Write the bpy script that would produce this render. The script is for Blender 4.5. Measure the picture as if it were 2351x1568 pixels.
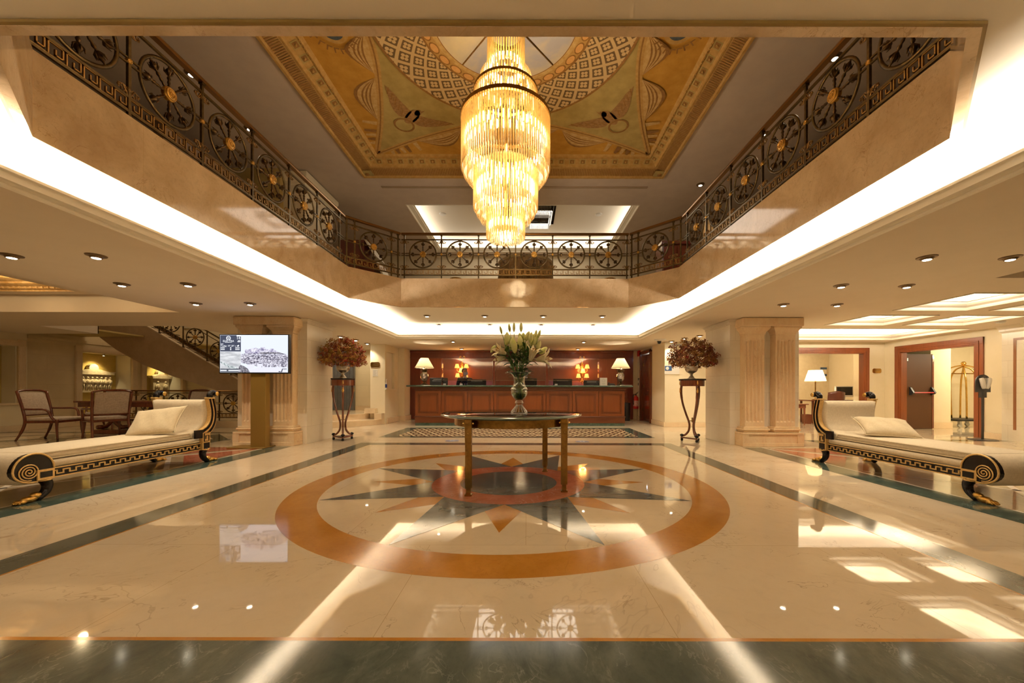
import bpy, bmesh, math, random
from math import sin, cos, pi, sqrt, atan2, radians
from mathutils import Vector, Matrix
from mathutils.geometry import tessellate_polygon
D = bpy.data
SC = bpy.context.scene
COL = SC.collection
for o in list(D.objects):
    D.objects.remove(o)

# ------------------------------------------------------------------ camera, world, exposure
cam_data = D.cameras.new('camera')
cam = D.objects.new('camera', cam_data)
COL.objects.link(cam)
cam.location = (0, 0, 1.1)
cam.rotation_euler = (pi / 2, -0.002, 0)
cam_data.sensor_width = 36
cam_data.lens = 880 / 2351 * 36
cam_data.shift_x = -0.01382
cam_data.shift_y = 0.04636
cam_data.clip_start = 0.05
SC.camera = cam
SC.view_settings.view_transform = 'Standard'
SC.view_settings.look = 'None'
SC.view_settings.gamma = 1
SC.view_settings.exposure = 0.85
SC.view_settings.use_curve_mapping = False
CY = SC.cycles
CY.max_bounces = 7
CY.diffuse_bounces = 4
CY.glossy_bounces = 3
CY.transmission_bounces = 6
CY.transparent_max_bounces = 10
CY.caustics_reflective = False
CY.caustics_refractive = False
CY.sample_clamp_indirect = 4
CY.use_denoising = True
CY.use_adaptive_sampling = True
CY.adaptive_threshold = .02
W = D.worlds.new('world')
SC.world = W
W.use_nodes = True
W.node_tree.nodes['Background'].inputs[0].default_value = (1, .8, .55, 1)
W.node_tree.nodes['Background'].inputs[1].default_value = 0.03

WARM = (1.0, .74, .42)
WHITE = (1.0, .90, .76)
COVE = (1.0, .86, .68)


def area(name, loc, sx, sy, power, col=COVE, direction=(0, 0, 1), spin=0):
    l = D.lights.new(name, 'AREA')
    l.shape = 'RECTANGLE'
    l.size, l.size_y = sx, sy
    l.energy = power
    l.color = col
    o = D.objects.new(name, l)
    COL.objects.link(o)
    o.location = loc
    q = Vector(direction).to_track_quat('-Z', 'Y')
    o.rotation_euler = (q.to_matrix().to_4x4() @ Matrix.Rotation(spin, 4, 'Z')).to_euler()
    return o


def lamp(name, kind, loc, power, col=WARM, radius=.05, parent=None, direction=None, angle=None, blend=.6):
    l = D.lights.new(name, kind)
    l.energy = power
    l.color = col
    l.shadow_soft_size = radius
    if kind == 'SPOT':
        l.spot_size = angle or radians(110)
        l.spot_blend = blend
    o = D.objects.new(name, l)
    COL.objects.link(o)
    o.location = loc
    if direction:
        o.rotation_euler = Vector(direction).to_track_quat('-Z', 'Y').to_euler()
    if parent:
        o.parent = parent
    return o


# cove strips hidden behind the plaster lip of the great raised ceiling (they shine up on to it)
KC = 1.0
def strip(name, x0, y0, x1, y1, z, inx, iny, ppm, col=COVE, w=.05, up=1.0):
    L = sqrt((x1 - x0) ** 2 + (y1 - y0) ** 2)
    a = area(name, ((x0 + x1) / 2, (y0 + y1) / 2, z), L, w, ppm * L * KC, col, (inx, iny, up))
    # orient long side along the run
    d = Vector((x1 - x0, y1 - y0, 0)).normalized()
    zax = -Vector((inx, iny, up)).normalized()
    yax = zax.cross(d)
    m = Matrix((d, yax, zax)).transposed()
    a.rotation_euler = m.to_euler()
    return a


strip('cove_strip_left', -3.72, -1.5, -3.72, 10.74, 2.53, .55, 0, 18)
strip('cove_strip_right', 3.27, -1.5, 3.27, 10.74, 2.53, -.55, 0, 18)
strip('cove_strip_far', -3.62, 10.74, 3.17, 10.74, 2.53, 0, -.55, 8)
strip('cove_strip_near', -3.62, -1.6, 3.17, -1.6, 2.53, 0, .55, 10)
# coves of the upper ceiling recess
strip('upper_cove_left', -3.02, 9.7, -3.02, 12.8, 5.77, .5, 0, 1.5, WHITE)
strip('upper_cove_right', 2.84, 9.7, 2.84, 12.8, 5.77, -.5, 0, 1.5, WHITE)
strip('upper_cove_far', -3.0, 12.92, 2.8, 12.92, 5.77, 0, -.5, 2.6, WHITE)

# ------------------------------------------------------------------ mesh helpers
class MB:
    def __init__(s):
        s.b = bmesh.new()
        s.mi = 0
        s.sm = False

    def face(s, vs):
        try:
            f = s.b.faces.new(vs)
            f.material_index = s.mi
            f.smooth = s.sm
            return f
        except ValueError:
            return None

    def poly(s, pts):
        return s.face([s.b.verts.new(p) for p in pts])

    def box(s, x0, x1, y0, y1, z0, z1):
        v = [s.b.verts.new(p) for p in ((x0, y0, z0), (x1, y0, z0), (x1, y1, z0), (x0, y1, z0), (x0, y0, z1), (x1, y0, z1), (x1, y1, z1), (x0, y1, z1))]
        for q in ((0, 3, 2, 1), (4, 5, 6, 7), (0, 1, 5, 4), (1, 2, 6, 5), (2, 3, 7, 6), (3, 0, 4, 7)):
            s.face([v[i] for i in q])
        return s

    def bbox(s, x0, x1, y0, y1, z0, z1, r=.01):
        """box with chamfered edges"""
        sm = s.sm
        v0 = len(s.b.verts)
        b2 = bmesh.new()
        bmesh.ops.create_cube(b2, size=1)
        for v in b2.verts:
            v.co = Vector(((x0 + x1) / 2 + v.co.x * (x1 - x0), (y0 + y1) / 2 + v.co.y * (y1 - y0), (z0 + z1) / 2 + v.co.z * (z1 - z0)))
        bmesh.ops.bevel(b2, geom=b2.edges[:], offset=r, segments=2, affect='EDGES', profile=.5)
        s.merge(b2)
        return s

    def merge(s, b2, M=None):
        mp = {}
        for v in b2.verts:
            mp[v] = s.b.verts.new(M @ v.co if M else v.co)
        for f in b2.faces:
            g = s.face([mp[v] for v in f.verts])
        b2.free()

    def ring(s, c, ax, r, n, ref=None, ry=None):
        ax = Vector(ax).normalized()
        if ref is None:
            ref = Vector((0, 0, 1)) if abs(ax.z) < .9 else Vector((1, 0, 0))
        u = ax.cross(ref).normalized()
        w = u.cross(ax).normalized()
        ry = r if ry is None else ry
        c = Vector(c)
        return [s.b.verts.new(c + u * (r * cos(2 * pi * i / n)) + w * (ry * sin(2 * pi * i / n))) for i in range(n)]

    def bridge(s, a, b):
        n = len(a)
        for i in range(n):
            s.face((a[i], a[(i + 1) % n], b[(i + 1) % n], b[i]))

    def tube(s, pts, r, n=8, caps=True, closed=False, flat=None):
        pts = [Vector(p) for p in pts]
        N = len(pts)
        rs = r if isinstance(r, (list, tuple)) else [r] * N
        rings = []
        ref = None
        for i in range(N):
            if closed:
                t = pts[(i + 1) % N] - pts[i - 1]
            else:
                t = pts[min(i + 1, N - 1)] - pts[max(i - 1, 0)]
            if t.length < 1e-9:
                t = Vector((0, 0, 1))
            t.normalize()
            if ref is None:
                ref = Vector((0, 0, 1)) if abs(t.z) < .9 else Vector((1, 0, 0))
            u = t.cross(ref)
            if u.length < 1e-4:
                ref = Vector((1, 0, 0)) if abs(t.x) < .9 else Vector((0, 1, 0))
                u = t.cross(ref)
            u.normalize()
            w = u.cross(t).normalized()
            ref = w
            rr = rs[i]
            k = flat or 1
            rings.append([s.b.verts.new(pts[i] + u * (rr * cos(2 * pi * j / n)) + w * (rr * k * sin(2 * pi * j / n))) for j in range(n)])
        for i in range(N - 1):
            s.bridge(rings[i + 1], rings[i])
        if closed:
            s.bridge(rings[0], rings[-1])
        elif caps:
            s.face(rings[0][::1])
            s.face(rings[-1][::-1])
        return s

    def cyl(s, p0, p1, r0, r1=None, n=12, caps=True):
        return s.tube([p0, p1], [r0, r0 if r1 is None else r1], n, caps)

    def lathe(s, prof, n=24, c=(0, 0, 0), caps=True, ax=None, sq=None):
        """prof: (r, h) from bottom to top about local z at c (or axis ax)"""
        c = Vector(c)
        M = Vector(ax).to_track_quat('Z', 'Y').to_matrix() if ax else Matrix.Identity(3)
        rings = []
        for r, h in prof:
            rings.append([s.b.verts.new(c + M @ Vector((r * cos(2 * pi * (j + .5 * bool(sq)) / n), r * sin(2 * pi * (j + .5 * bool(sq)) / n), h))) for j in range(n)])
        for i in range(len(prof) - 1):
            s.bridge(rings[i], rings[i + 1])
        if caps:
            s.face(rings[0][::-1])
            s.face(rings[-1])
        return s

    def ball(s, c, r, n=10, m=6, sc=(1, 1, 1), M=None):
        c = Vector(c)
        rings = []
        for i in range(1, m):
            a = pi * i / m
            ringv = []
            for j in range(n):
                p = Vector((r * sc[0] * sin(a) * cos(2 * pi * j / n), r * sc[1] * sin(a) * sin(2 * pi * j / n), -r * sc[2] * cos(a)))
                ringv.append(s.b.verts.new(c + (M @ p if M else p)))
            rings.append(ringv)
        p0 = Vector((0, 0, -r * sc[2]))
        p1 = Vector((0, 0, r * sc[2]))
        b0 = s.b.verts.new(c + (M @ p0 if M else p0))
        b1 = s.b.verts.new(c + (M @ p1 if M else p1))
        for i in range(m - 2):
            s.bridge(rings[i], rings[i + 1])
        for j in range(n):
            s.face((rings[0][(j + 1) % n], rings[0][j], b0))
            s.face((rings[-1][j], rings[-1][(j + 1) % n], b1))
        return s

    def prism(s, pts, d, ax='z', o=0.0, off=(0, 0, 0)):
        """extrude a 2D outline (CCW) from o to o+d along ax; x: (y,z) outline, y: (x,z), z: (x,y)"""
        f = {'z': lambda p, h: (p[0], p[1], h), 'y': lambda p, h: (p[0], h, p[1]), 'x': lambda p, h: (h, p[0], p[1])}[ax]
        off = Vector(off)
        a = [s.b.verts.new(Vector(f(p, o)) + off) for p in pts]
        b = [s.b.verts.new(Vector(f(p, o + d)) + off) for p in pts]
        n = len(pts)
        for i in range(n):
            s.face((a[i], a[(i + 1) % n], b[(i + 1) % n], b[i]))
        tr = tessellate_polygon([[Vector((p[0], p[1], 0)) for p in pts]])
        for t in tr:
            s.face([a[i] for i in t])
            s.face([b[i] for i in t])
        return s

    def sheet(s, pts, z, holes=()):
        """flat polygon with holes at height z"""
        loops = [[Vector((p[0], p[1], 0)) for p in pts]] + [[Vector((p[0], p[1], 0)) for p in h] for h in holes]
        flat = [s.b.verts.new((p.x, p.y, z)) for l in loops for p in l]
        for t in tessellate_polygon(loops):
            s.face([flat[i] for i in t])
        return s

    def ringloft(s, poly, prof, close=False):
        """sweep profile (inward offset d, z) round a CCW polygon with mitred corners"""
        R = [[s.b.verts.new((p[0], p[1], z)) for p in offs(poly, d)] for d, z in prof]
        for i in range(len(R) - 1):
            s.bridge(R[i], R[i + 1])
        if close:
            s.bridge(R[-1], R[0])
        return s

    def grid(s, fn, nu, nv, closeu=False):
        V = [[s.b.verts.new(fn(i / nu, j / nv)) for j in range(nv + 1)] for i in range(nu + (0 if closeu else 1))]
        k = len(V)
        for i in range(nu):
            for j in range(nv):
                s.face((V[i][j], V[(i + 1) % k][j], V[(i + 1) % k][j + 1], V[i][j + 1]))
        return V

    def obj(s, name, mats, parent=None, smooth=None, loc=None, recalc=True, bevel=0, sub=0, solid=0, kind=None):
        if recalc:
            bmesh.ops.recalc_face_normals(s.b, faces=s.b.faces[:])
        me = D.meshes.new(name)
        s.b.to_mesh(me)
        s.b.free()
        for m in (mats if isinstance(mats, (list, tuple)) else [mats]):
            me.materials.append(m)
        if smooth is not None:
            me.polygons.foreach_set('use_smooth', [bool(smooth)] * len(me.polygons))
        o = D.objects.new(name, me)
        COL.objects.link(o)
        if parent:
            o.parent = parent
        if loc:
            o.location = loc
        if solid:
            md = o.modifiers.new('solidify', 'SOLIDIFY')
            md.thickness = solid
            md.offset = 0
        if bevel:
            md = o.modifiers.new('bevel', 'BEVEL')
            md.width = bevel
            md.segments = 2
            md.limit_method = 'ANGLE'
        if sub:
            md = o.modifiers.new('subsurf', 'SUBSURF')
            md.levels = md.render_levels = sub
        if kind:
            o['kind'] = kind
        return o


def offs(poly, d):
    n = len(poly)
    out = []
    P = [Vector((p[0], p[1])) for p in poly]
    for i in range(n):
        e0 = (P[i] - P[i - 1]).normalized()
        e1 = (P[(i + 1) % n] - P[i]).normalized()
        n0 = Vector((-e0.y, e0.x))
        n1 = Vector((-e1.y, e1.x))
        out.append(P[i] + (n0 + n1) * (d / (1 + n0.dot(n1))))
    return out


def rect(x0, x1, y0, y1):
    return [(x0, y0), (x1, y0), (x1, y1), (x0, y1)]


def thing(name, label, cat, loc=(0, 0, 0), rz=0, group=None):
    o = D.objects.new(name, None)
    COL.objects.link(o)
    o.empty_display_size = .1
    o.location = loc
    o.rotation_euler = (0, 0, rz)
    o['label'] = label
    o['category'] = cat
    if group:
        o['group'] = group
    return o


def tag(o, label, cat, group=None, kind=None):
    o['label'] = label
    o['category'] = cat
    if group:
        o['group'] = group
    if kind:
        o['kind'] = kind
    return o


def dup(root, loc, rz=None, label=None, group=None, scale=None):
    def cp(o, par):
        c = o.copy()
        COL.objects.link(c)
        if par:
            c.parent = par
        for ch in list(o.children):
            cp(ch, c)
        return c
    r = cp(root, None)
    r.location = loc
    if rz is not None:
        r.rotation_euler = (0, 0, rz)
    if label:
        r['label'] = label
    if group:
        r['group'] = group
    if scale:
        r.scale = scale
    return r


def struct(mb, name, mats, **k):
    o = mb.obj(name, mats, **k)
    o['kind'] = 'structure'
    return o


def arc(cx, cy, r, a0, a1, n, ry=None):
    ry = r if ry is None else ry
    return [(cx + r * cos(radians(a0 + (a1 - a0) * i / n)), cy + ry * sin(radians(a0 + (a1 - a0) * i / n))) for i in range(n + 1)]


def spline(pts, n=6):
    """Catmull-Rom through points"""
    P = [Vector(p) for p in pts]
    P = [P[0] * 2 - P[1]] + P + [P[-1] * 2 - P[-2]]
    out = []
    for i in range(1, len(P) - 2):
        for k in range(n):
            t = k / n
            a, b, c, d = P[i - 1:i + 3]
            out.append(.5 * ((2 * b) + (c - a) * t + (2 * a - 5 * b + 4 * c - d) * t * t + (3 * b - a - 3 * c + d) * t ** 3))
    out.append(P[-2])
    return out
# ------------------------------------------------------------------ materials
def mat(name, col, rough=.5, metal=0.0, spec=.5, coat=0.0, trans=0.0, ior=1.5, emit=None, estr=0.0, alpha=1.0, sheen=0.0):
    m = D.materials.new(name)
    m.use_nodes = True
    b = m.node_tree.nodes['Principled BSDF']
    I = b.inputs
    I['Base Color'].default_value = (*col, 1)
    I['Roughness'].default_value = rough
    I['Metallic'].default_value = metal
    I['Specular IOR Level'].default_value = spec
    I['Coat Weight'].default_value = coat
    I['Coat Roughness'].default_value = .08
    I['Transmission Weight'].default_value = trans
    I['IOR'].default_value = ior
    I['Sheen Weight'].default_value = sheen
    if emit:
        I['Emission Color'].default_value = (*emit, 1)
        I['Emission Strength'].default_value = estr
    return m


class NG:
    """small node-graph writer"""
    def __init__(s, m):
        s.m = m
        s.nt = m.node_tree
        s.b = s.nt.nodes['Principled BSDF']

    def n(s, typ, ins=None, **props):
        nd = s.nt.nodes.new(typ)
        for k, v in props.items():
            setattr(nd, k, v)
        for k, v in (ins or {}).items():
            s.set(nd.inputs[k], v)
        return nd

    def set(s, sock, v):
        if isinstance(v, bpy.types.NodeSocket):
            s.nt.links.new(v, sock)
        elif isinstance(v, (tuple, list)) and len(v) == 3 and sock.type == 'RGBA':
            sock.default_value = (*v, 1)
        else:
            sock.default_value = v

    def m2(s, op, a, b=0.0, c=None, clamp=False):
        nd = s.nt.nodes.new('ShaderNodeMath')
        nd.operation = op
        nd.use_clamp = clamp
        s.set(nd.inputs[0], a)
        s.set(nd.inputs[1], b)
        if c is not None:
            s.set(nd.inputs[2], c)
        return nd.outputs[0]

    def mix(s, f, a, b, blend='MIX'):
        nd = s.nt.nodes.new('ShaderNodeMix')
        nd.data_type = 'RGBA'
        nd.blend_type = blend
        s.set(nd.inputs[0], f)
        s.set(nd.inputs[6], a)
        s.set(nd.inputs[7], b)
        return nd.outputs[2]

    def pos(s, kind='Object'):
        if kind == 'World':
            return s.n('ShaderNodeNewGeometry').outputs['Position']
        return s.n('ShaderNodeTexCoord').outputs[kind]

    def scaled(s, vec, sc):
        return s.n('ShaderNodeVectorMath', {0: vec, 1: sc}, operation='MULTIPLY').outputs[0]

    def noise(s, vec, scale, detail=4, rough=.55, dist=0.0):
        return s.n('ShaderNodeTexNoise', {'Vector': vec, 'Scale': scale, 'Detail': detail, 'Roughness': rough, 'Distortion': dist}).outputs['Fac']

    def ramp(s, f, stops, interp='LINEAR'):
        nd = s.nt.nodes.new('ShaderNodeValToRGB')
        nd.color_ramp.interpolation = interp
        e = nd.color_ramp.elements
        while len(e) < len(stops):
            e.new(.5)
        for i, (p, c) in enumerate(stops):
            e[i].position = p
            e[i].color = (*c, 1) if len(c) == 3 else c
        s.set(nd.inputs[0], f)
        return nd.outputs[0]

    def sep(s, vec):
        nd = s.n('ShaderNodeSeparateXYZ', {0: vec})
        return nd.outputs[0], nd.outputs[1], nd.outputs[2]

    def bump(s, h, strength=.2, dist=.01):
        nd = s.n('ShaderNodeBump', {'Height': h, 'Strength': strength, 'Distance': dist})
        s.nt.links.new(nd.outputs[0], s.b.inputs['Normal'])

    def col(s, c):
        s.set(s.b.inputs['Base Color'], c)


def marble(name, c1, c2, vein=None, scale=1.0, vamt=.6, vw=.012, rough=.08, spec=.5, stretch=(1, 1, 1), kind='World', joints=None, jcol=None, grain=.12):
    m = mat(name, c1, rough, spec=spec)
    g = NG(m)
    p = g.scaled(g.pos(kind), stretch)
    f = g.noise(p, 1.7 * scale, 6, .62, .6)
    col = g.ramp(f, [(.3, c1), (.7, c2)])
    fine = g.noise(p, 22 * scale, 4, .7)
    col = g.mix(g.m2('MULTIPLY', g.m2('SUBTRACT', fine, .5), grain * 4, clamp=True), col, tuple(x * .6 for x in c1))
    if vein:
        for k, sc in ((0, 1.3), (1, 3.1)):
            f2 = g.noise(p, sc * scale, 5, .6, .9)
            d = g.m2('ABSOLUTE', g.m2('SUBTRACT', f2, .5))
            v = g.m2('SUBTRACT', 1.0, g.m2('DIVIDE', d, vw * (1 if k else .7)), clamp=True)
            gate = g.m2('GREATER_THAN', g.noise(p, .9 * scale + k, 2), .52)
            gt = g.ramp(g.noise(p, .8 * scale + 1.7 * k, 2), [(.48, (0, 0, 0)), (.6, (1, 1, 1))])
            v = g.m2('MULTIPLY', g.m2('MULTIPLY', v, gt), vamt if k else vamt * .8)
            col = g.mix(v, col, vein)
    if joints:
        jx, jy, jw, plane = joints
        X, Y, Z = g.sep(g.pos('World'))
        a, b = {'xy': (X, Y), 'xz': (X, Z), 'yz': (Y, Z), 'wz': (g.m2('ADD', X, Y), Z)}[plane]
        row = g.m2('FLOOR', g.m2('DIVIDE', b, jy))
        a2 = g.m2('ADD', a, g.m2('MULTIPLY', g.m2('MODULO', row, 2.0), jx * .5))
        fa = g.m2('ABSOLUTE', g.m2('SUBTRACT', g.m2('FRACT', g.m2('DIVIDE', a2, jx)), .5))
        fb = g.m2('ABSOLUTE', g.m2('SUBTRACT', g.m2('FRACT', g.m2('DIVIDE', b, jy)), .5))
        la = g.m2('GREATER_THAN', fa, .5 - jw / jx)
        lb = g.m2('GREATER_THAN', fb, .5 - jw / jy)
        col = g.mix(g.m2('MULTIPLY', g.m2('MAXIMUM', la, lb), .75), col, jcol or tuple(x * .45 for x in c1))
        # slab to slab tone
        ca = g.m2('FLOOR', g.m2('DIVIDE', a2, jx))
        wn = g.n('ShaderNodeTexWhiteNoise', {'Vector': g.n('ShaderNodeCombineXYZ', {0: ca, 1: row}).outputs[0]}, noise_dimensions='2D').outputs['Value']
        col = g.mix(g.m2('MULTIPLY', wn, .14), col, tuple(x * .7 for x in c1))
    g.col(col)
    return m


def wood(name, c1, c2, rough=.3, coat=.3, scale=1.0, axis=2):
    m = mat(name, c1, rough, coat=coat)
    g = NG(m)
    st = [9, 9, 9]
    st[axis] = .7
    p = g.scaled(g.pos('Object'), tuple(x * scale for x in st))
    f = g.noise(p, 1.6, 6, .6, 1.2)
    col = g.ramp(f, [(.3, c1), (.68, c2)])
    g.col(col)
    return m


def fabric(name, c1, c2, scale=90, rough=.9, bump=.25):
    m = mat(name, c1, rough, spec=.2, sheen=.2)
    g = NG(m)
    p = g.pos('Object')
    f = g.noise(g.scaled(p, (1, 1, .25)), scale, 3, .6)
    f3 = g.noise(g.scaled(p, (.25, .25, 1)), scale, 3, .6)
    ff = g.m2('MULTIPLY', g.m2('ADD', f, f3), .5)
    g.col(g.ramp(ff, [(.35, c1), (.65, c2)]))
    g.bump(ff, bump, .003)
    return m


def noisy(name, c1, c2, scale=30, rough=.5, metal=0.0, bump=0, coat=0):
    m = mat(name, c1, rough, metal, coat=coat)
    g = NG(m)
    f = g.noise(g.pos('Object'), scale, 4, .6)
    g.col(g.ramp(f, [(.35, c1), (.65, c2)]))
    if bump:
        g.bump(f, bump, .01)
    return m


def glass(name, tint=(1, 1, 1), gl=.12, rough=.02, sh=.6):
    """thin clear glass: mostly transparent, mirror-like reflection growing at grazing angles"""
    m = D.materials.new(name)
    m.use_nodes = True
    nt = m.node_tree
    nt.nodes.clear()
    out = nt.nodes.new('ShaderNodeOutputMaterial')
    mx = nt.nodes.new('ShaderNodeMixShader')
    t = nt.nodes.new('ShaderNodeBsdfTransparent')
    t.inputs[0].default_value = (*tint, 1)
    gs = nt.nodes.new('ShaderNodeBsdfGlossy')
    gs.inputs['Roughness'].default_value = rough
    fr = nt.nodes.new('ShaderNodeLayerWeight')
    fr.inputs[0].default_value = .35
    ma = nt.nodes.new('ShaderNodeMath')
    ma.operation = 'MULTIPLY_ADD'
    ma.inputs[1].default_value = sh
    ma.inputs[2].default_value = gl
    nt.links.new(fr.outputs['Facing'], ma.inputs[0])
    nt.links.new(ma.outputs[0], mx.inputs[0])
    nt.links.new(t.outputs[0], mx.inputs[1])
    nt.links.new(gs.outputs[0], mx.inputs[2])
    nt.links.new(mx.outputs[0], out.inputs[0])
    return m


def emis(name, col, strength):
    m = D.materials.new(name)
    m.use_nodes = True
    nt = m.node_tree
    nt.nodes.clear()
    out = nt.nodes.new('ShaderNodeOutputMaterial')
    e = nt.nodes.new('ShaderNodeEmission')
    e.inputs[0].default_value = (*col, 1)
    e.inputs[1].default_value = strength
    nt.links.new(e.outputs[0], out.inputs[0])
    return m


def shade(name, col, emit, estr, pleats=0):
    m = mat(name, col, .8, emit=emit, estr=estr)
    g = NG(m)
    tl = g.n('ShaderNodeBsdfTranslucent', {0: col})
    mx = g.n('ShaderNodeMixShader', {0: .5, 1: g.b.outputs[0], 2: tl.outputs[0]})
    g.nt.links.new(mx.outputs[0], g.nt.nodes['Material Output'].inputs[0])
    if pleats:
        x, y, z = g.sep(g.pos('Object'))
        a = g.m2('ARCTAN2', y, x)
        s = g.m2('SINE', g.m2('MULTIPLY', a, float(pleats)))
        g.bump(s, .6, .01)
    return m


floor_marble = marble('cream_marble', (.73, .60, .425), (.82, .70, .525), (.30, .19, .10), .55, .6, .006, .03, spec=.7, joints=(1.35, 1.35, .0018, 'xy'), jcol=(.5, .36, .2))
side_marble = marble('brown_marble', (.40, .30, .17), (.50, .39, .24), (.2, .13, .07), .7, .5, .01, .07, stretch=(1, .4, 1))
green_marble = marble('green_marble', (.045, .075, .06), (.10, .14, .11), (.32, .38, .33), 2.2, .5, .02, .10, stretch=(1, 1.5, 1), grain=.3)
band_marble = marble('grey_green_marble', (.045, .055, .042), (.115, .125, .095), (.32, .33, .27), 2.0, .3, .02, .10, stretch=(1.4, .8, 1), grain=.25)
star_marble = marble('slate_marble', (.06, .072, .07), (.13, .145, .138), (.3, .3, .28), 2.4, .25, .015, .09, stretch=(.6, 1.6, 1), grain=.25)
orange_marble = marble('ochre_marble', (.40, .17, .022), (.52, .235, .04), (.25, .1, .02), 1.5, .3, .01, .12, grain=.25)
red_marble = marble('red_marble', (.36, .09, .045), (.50, .15, .085), (.75, .48, .4), 2.6, .55, .012, .10, grain=.2)
white_marble = marble('white_marble_line', (.78, .68, .55), (.85, .75, .62), None, 1, rough=.1)
fascia_marble = marble('fascia_marble', (.56, .40, .24), (.78, .61, .41), (.34, .20, .10), 1.5, .75, .007, .06, grain=.3, joints=(1.52, 9.0, .0015, 'wz'), jcol=(.55, .38, .2))
pier_stone = marble('pier_stone', (.84, .76, .62), (.90, .83, .70), None, 1.2, rough=.22, joints=(.62, .345, .0018, 'wz'), jcol=(.52, .42, .29), grain=.06)
left_stone = marble('ashlar_stone', (.70, .57, .36), (.78, .65, .43), None, 1.2, rough=.3, joints=(1.3, .40, .002, 'yz'), jcol=(.5, .38, .2), grain=.08)
back_stone = marble('pale_stone', (.80, .70, .5), (.86, .76, .57), None, 1.2, rough=.3, joints=(.8, .4, .0015, 'xz'), jcol=(.6, .48, .3), grain=.06)
yellow_marble = marble('pilaster_marble', (.84, .60, .36), (.91, .72, .47), (.58, .28, .12), 2.2, .5, .012, .16, stretch=(1.8, 1, .7), grain=.16)
step_marble = marble('step_marble', (.78, .62, .42), (.85, .70, .50), (.5, .35, .2), 1.6, .35, .01, .14)
stair_marble = marble('stair_marble', (.56, .42, .28), (.66, .51, .36), (.38, .26, .16), 2.5, .3, .01, .2, grain=.2)
counter_green = marble('green_counter', (.03, .06, .045), (.08, .12, .095), (.3, .38, .32), 3.5, .4, .02, .12, grain=.3)
paint_ceiling = noisy('warm_white_plaster', (.81, .71, .575), (.83, .73, .595), 3, .85)
paint_cove = mat('white_plaster', (.86, .80, .70), .85)
paint_wall = noisy('cream_wall_paint', (.84, .75, .55), (.86, .77, .58), 5, .75)
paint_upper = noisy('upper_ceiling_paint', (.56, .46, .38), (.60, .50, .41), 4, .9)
tone_olive = noisy('olive_tone', (.50, .37, .13), (.56, .42, .16), 6, .8)
gold_wall = noisy('gold_niche_paint', (.60, .45, .13), (.66, .5, .16), 6, .8)
white_trim = mat('white_trim', (.86, .80, .68), .5)
cherry = wood('cherry_wood', (.15, .036, .007), (.205, .055, .011), .32, .2, .35, 2)
cherry_h = wood('cherry_wood_rail', (.085, .02, .005), (.13, .033, .008), .32, .2, .5, 0)
backwood = wood('reddish_panel_wood', (.26, .055, .02), (.36, .085, .03), .3, .4, .8, 2)
darkpanel = wood('dark_panel_wood', (.115, .018, .01), (.17, .03, .015), .28, .4, .8, 2)
mahogany = wood('mahogany', (.10, .022, .010), (.19, .05, .02), .22, .5, 1.2, 2)
mahogany_l = wood('red_mahogany', (.10, .025, .010), (.17, .045, .017), .22, .5, 1.2, 2)
doorwood = wood('door_frame_wood', (.15, .036, .008), (.21, .055, .013), .35, .1, 1, 2)
firedoor_m = mat('brown_door_paint', (.075, .03, .009), .6, spec=.3)
bronze = noisy('bronze', (.11, .075, .032), (.17, .12, .055), 25, .36, .8)
dark_iron = noisy('dark_bronze', (.05, .032, .016), (.15, .09, .038), 30, .4, .75)
gold = noisy('gilded_metal', (.62, .36, .08), (.85, .55, .17), 40, .3, .9)
brass = noisy('polished_brass', (.55, .34, .09), (.68, .44, .14), 12, .2, 1.0)
old_brass = noisy('antique_brass', (.26, .14, .04), (.42, .25, .075), 18, .26, .95)
handrail_m = mat('bronze_handrail', (.24, .12, .035), .28, .7)
gilt = noisy('gold_leaf', (.66, .42, .14), (.8, .54, .22), 60, .42, .35)
lacquer = mat('black_lacquer', (.007, .005, .005), .2, spec=.35)
linen = fabric('beige_linen', (.58, .48, .33), (.70, .59, .42))
linen2 = fabric('cushion_linen', (.56, .455, .29), (.66, .545, .36), 70)
chairfab = fabric('grey_chair_fabric', (.40, .32, .26), (.62, .53, .45), 60)
silver = noisy('tarnished_silver', (.42, .37, .3), (.66, .6, .52), 8, .28, 1.0)
chrome = mat('chrome', (.8, .78, .74), .12, 1.0)
black = mat('black_plastic', (.012, .012, .013), .4)
blackgloss = mat('black_gloss', (.01, .01, .011), .12)
white_p = mat('white_plastic', (.8, .78, .74), .4)
paper = mat('paper', (.82, .79, .72), .8)
redpaint = mat('red_paint', (.5, .012, .01), .35)
grey_m = mat('grey_metal', (.45, .45, .44), .35, .6)
steel = mat('brushed_steel', (.32, .34, .37), .35, .85)
clear = glass('clear_glass', (.97, .99, .97), .05, .02, .5)
vase_glass = glass('vase_glass', (.93, .96, .91), .10, .03, .75)
acrylic = glass('acrylic_screen', (.93, .9, .9), .10, .02, .35)
# ------------------------------------------------------------------ floor with its inlaid marbles
ZC = 2.485      # lower ceiling
ZS = 2.82       # underside of the raised ceiling
ZF = 3.37       # upper floor
ZU = 5.70       # upper ceiling
XA = -0.205     # axis of the floor pattern
YC = 4.53       # centre of the star
OX, OY = -.24, 4.89   # centre of the opening

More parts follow.
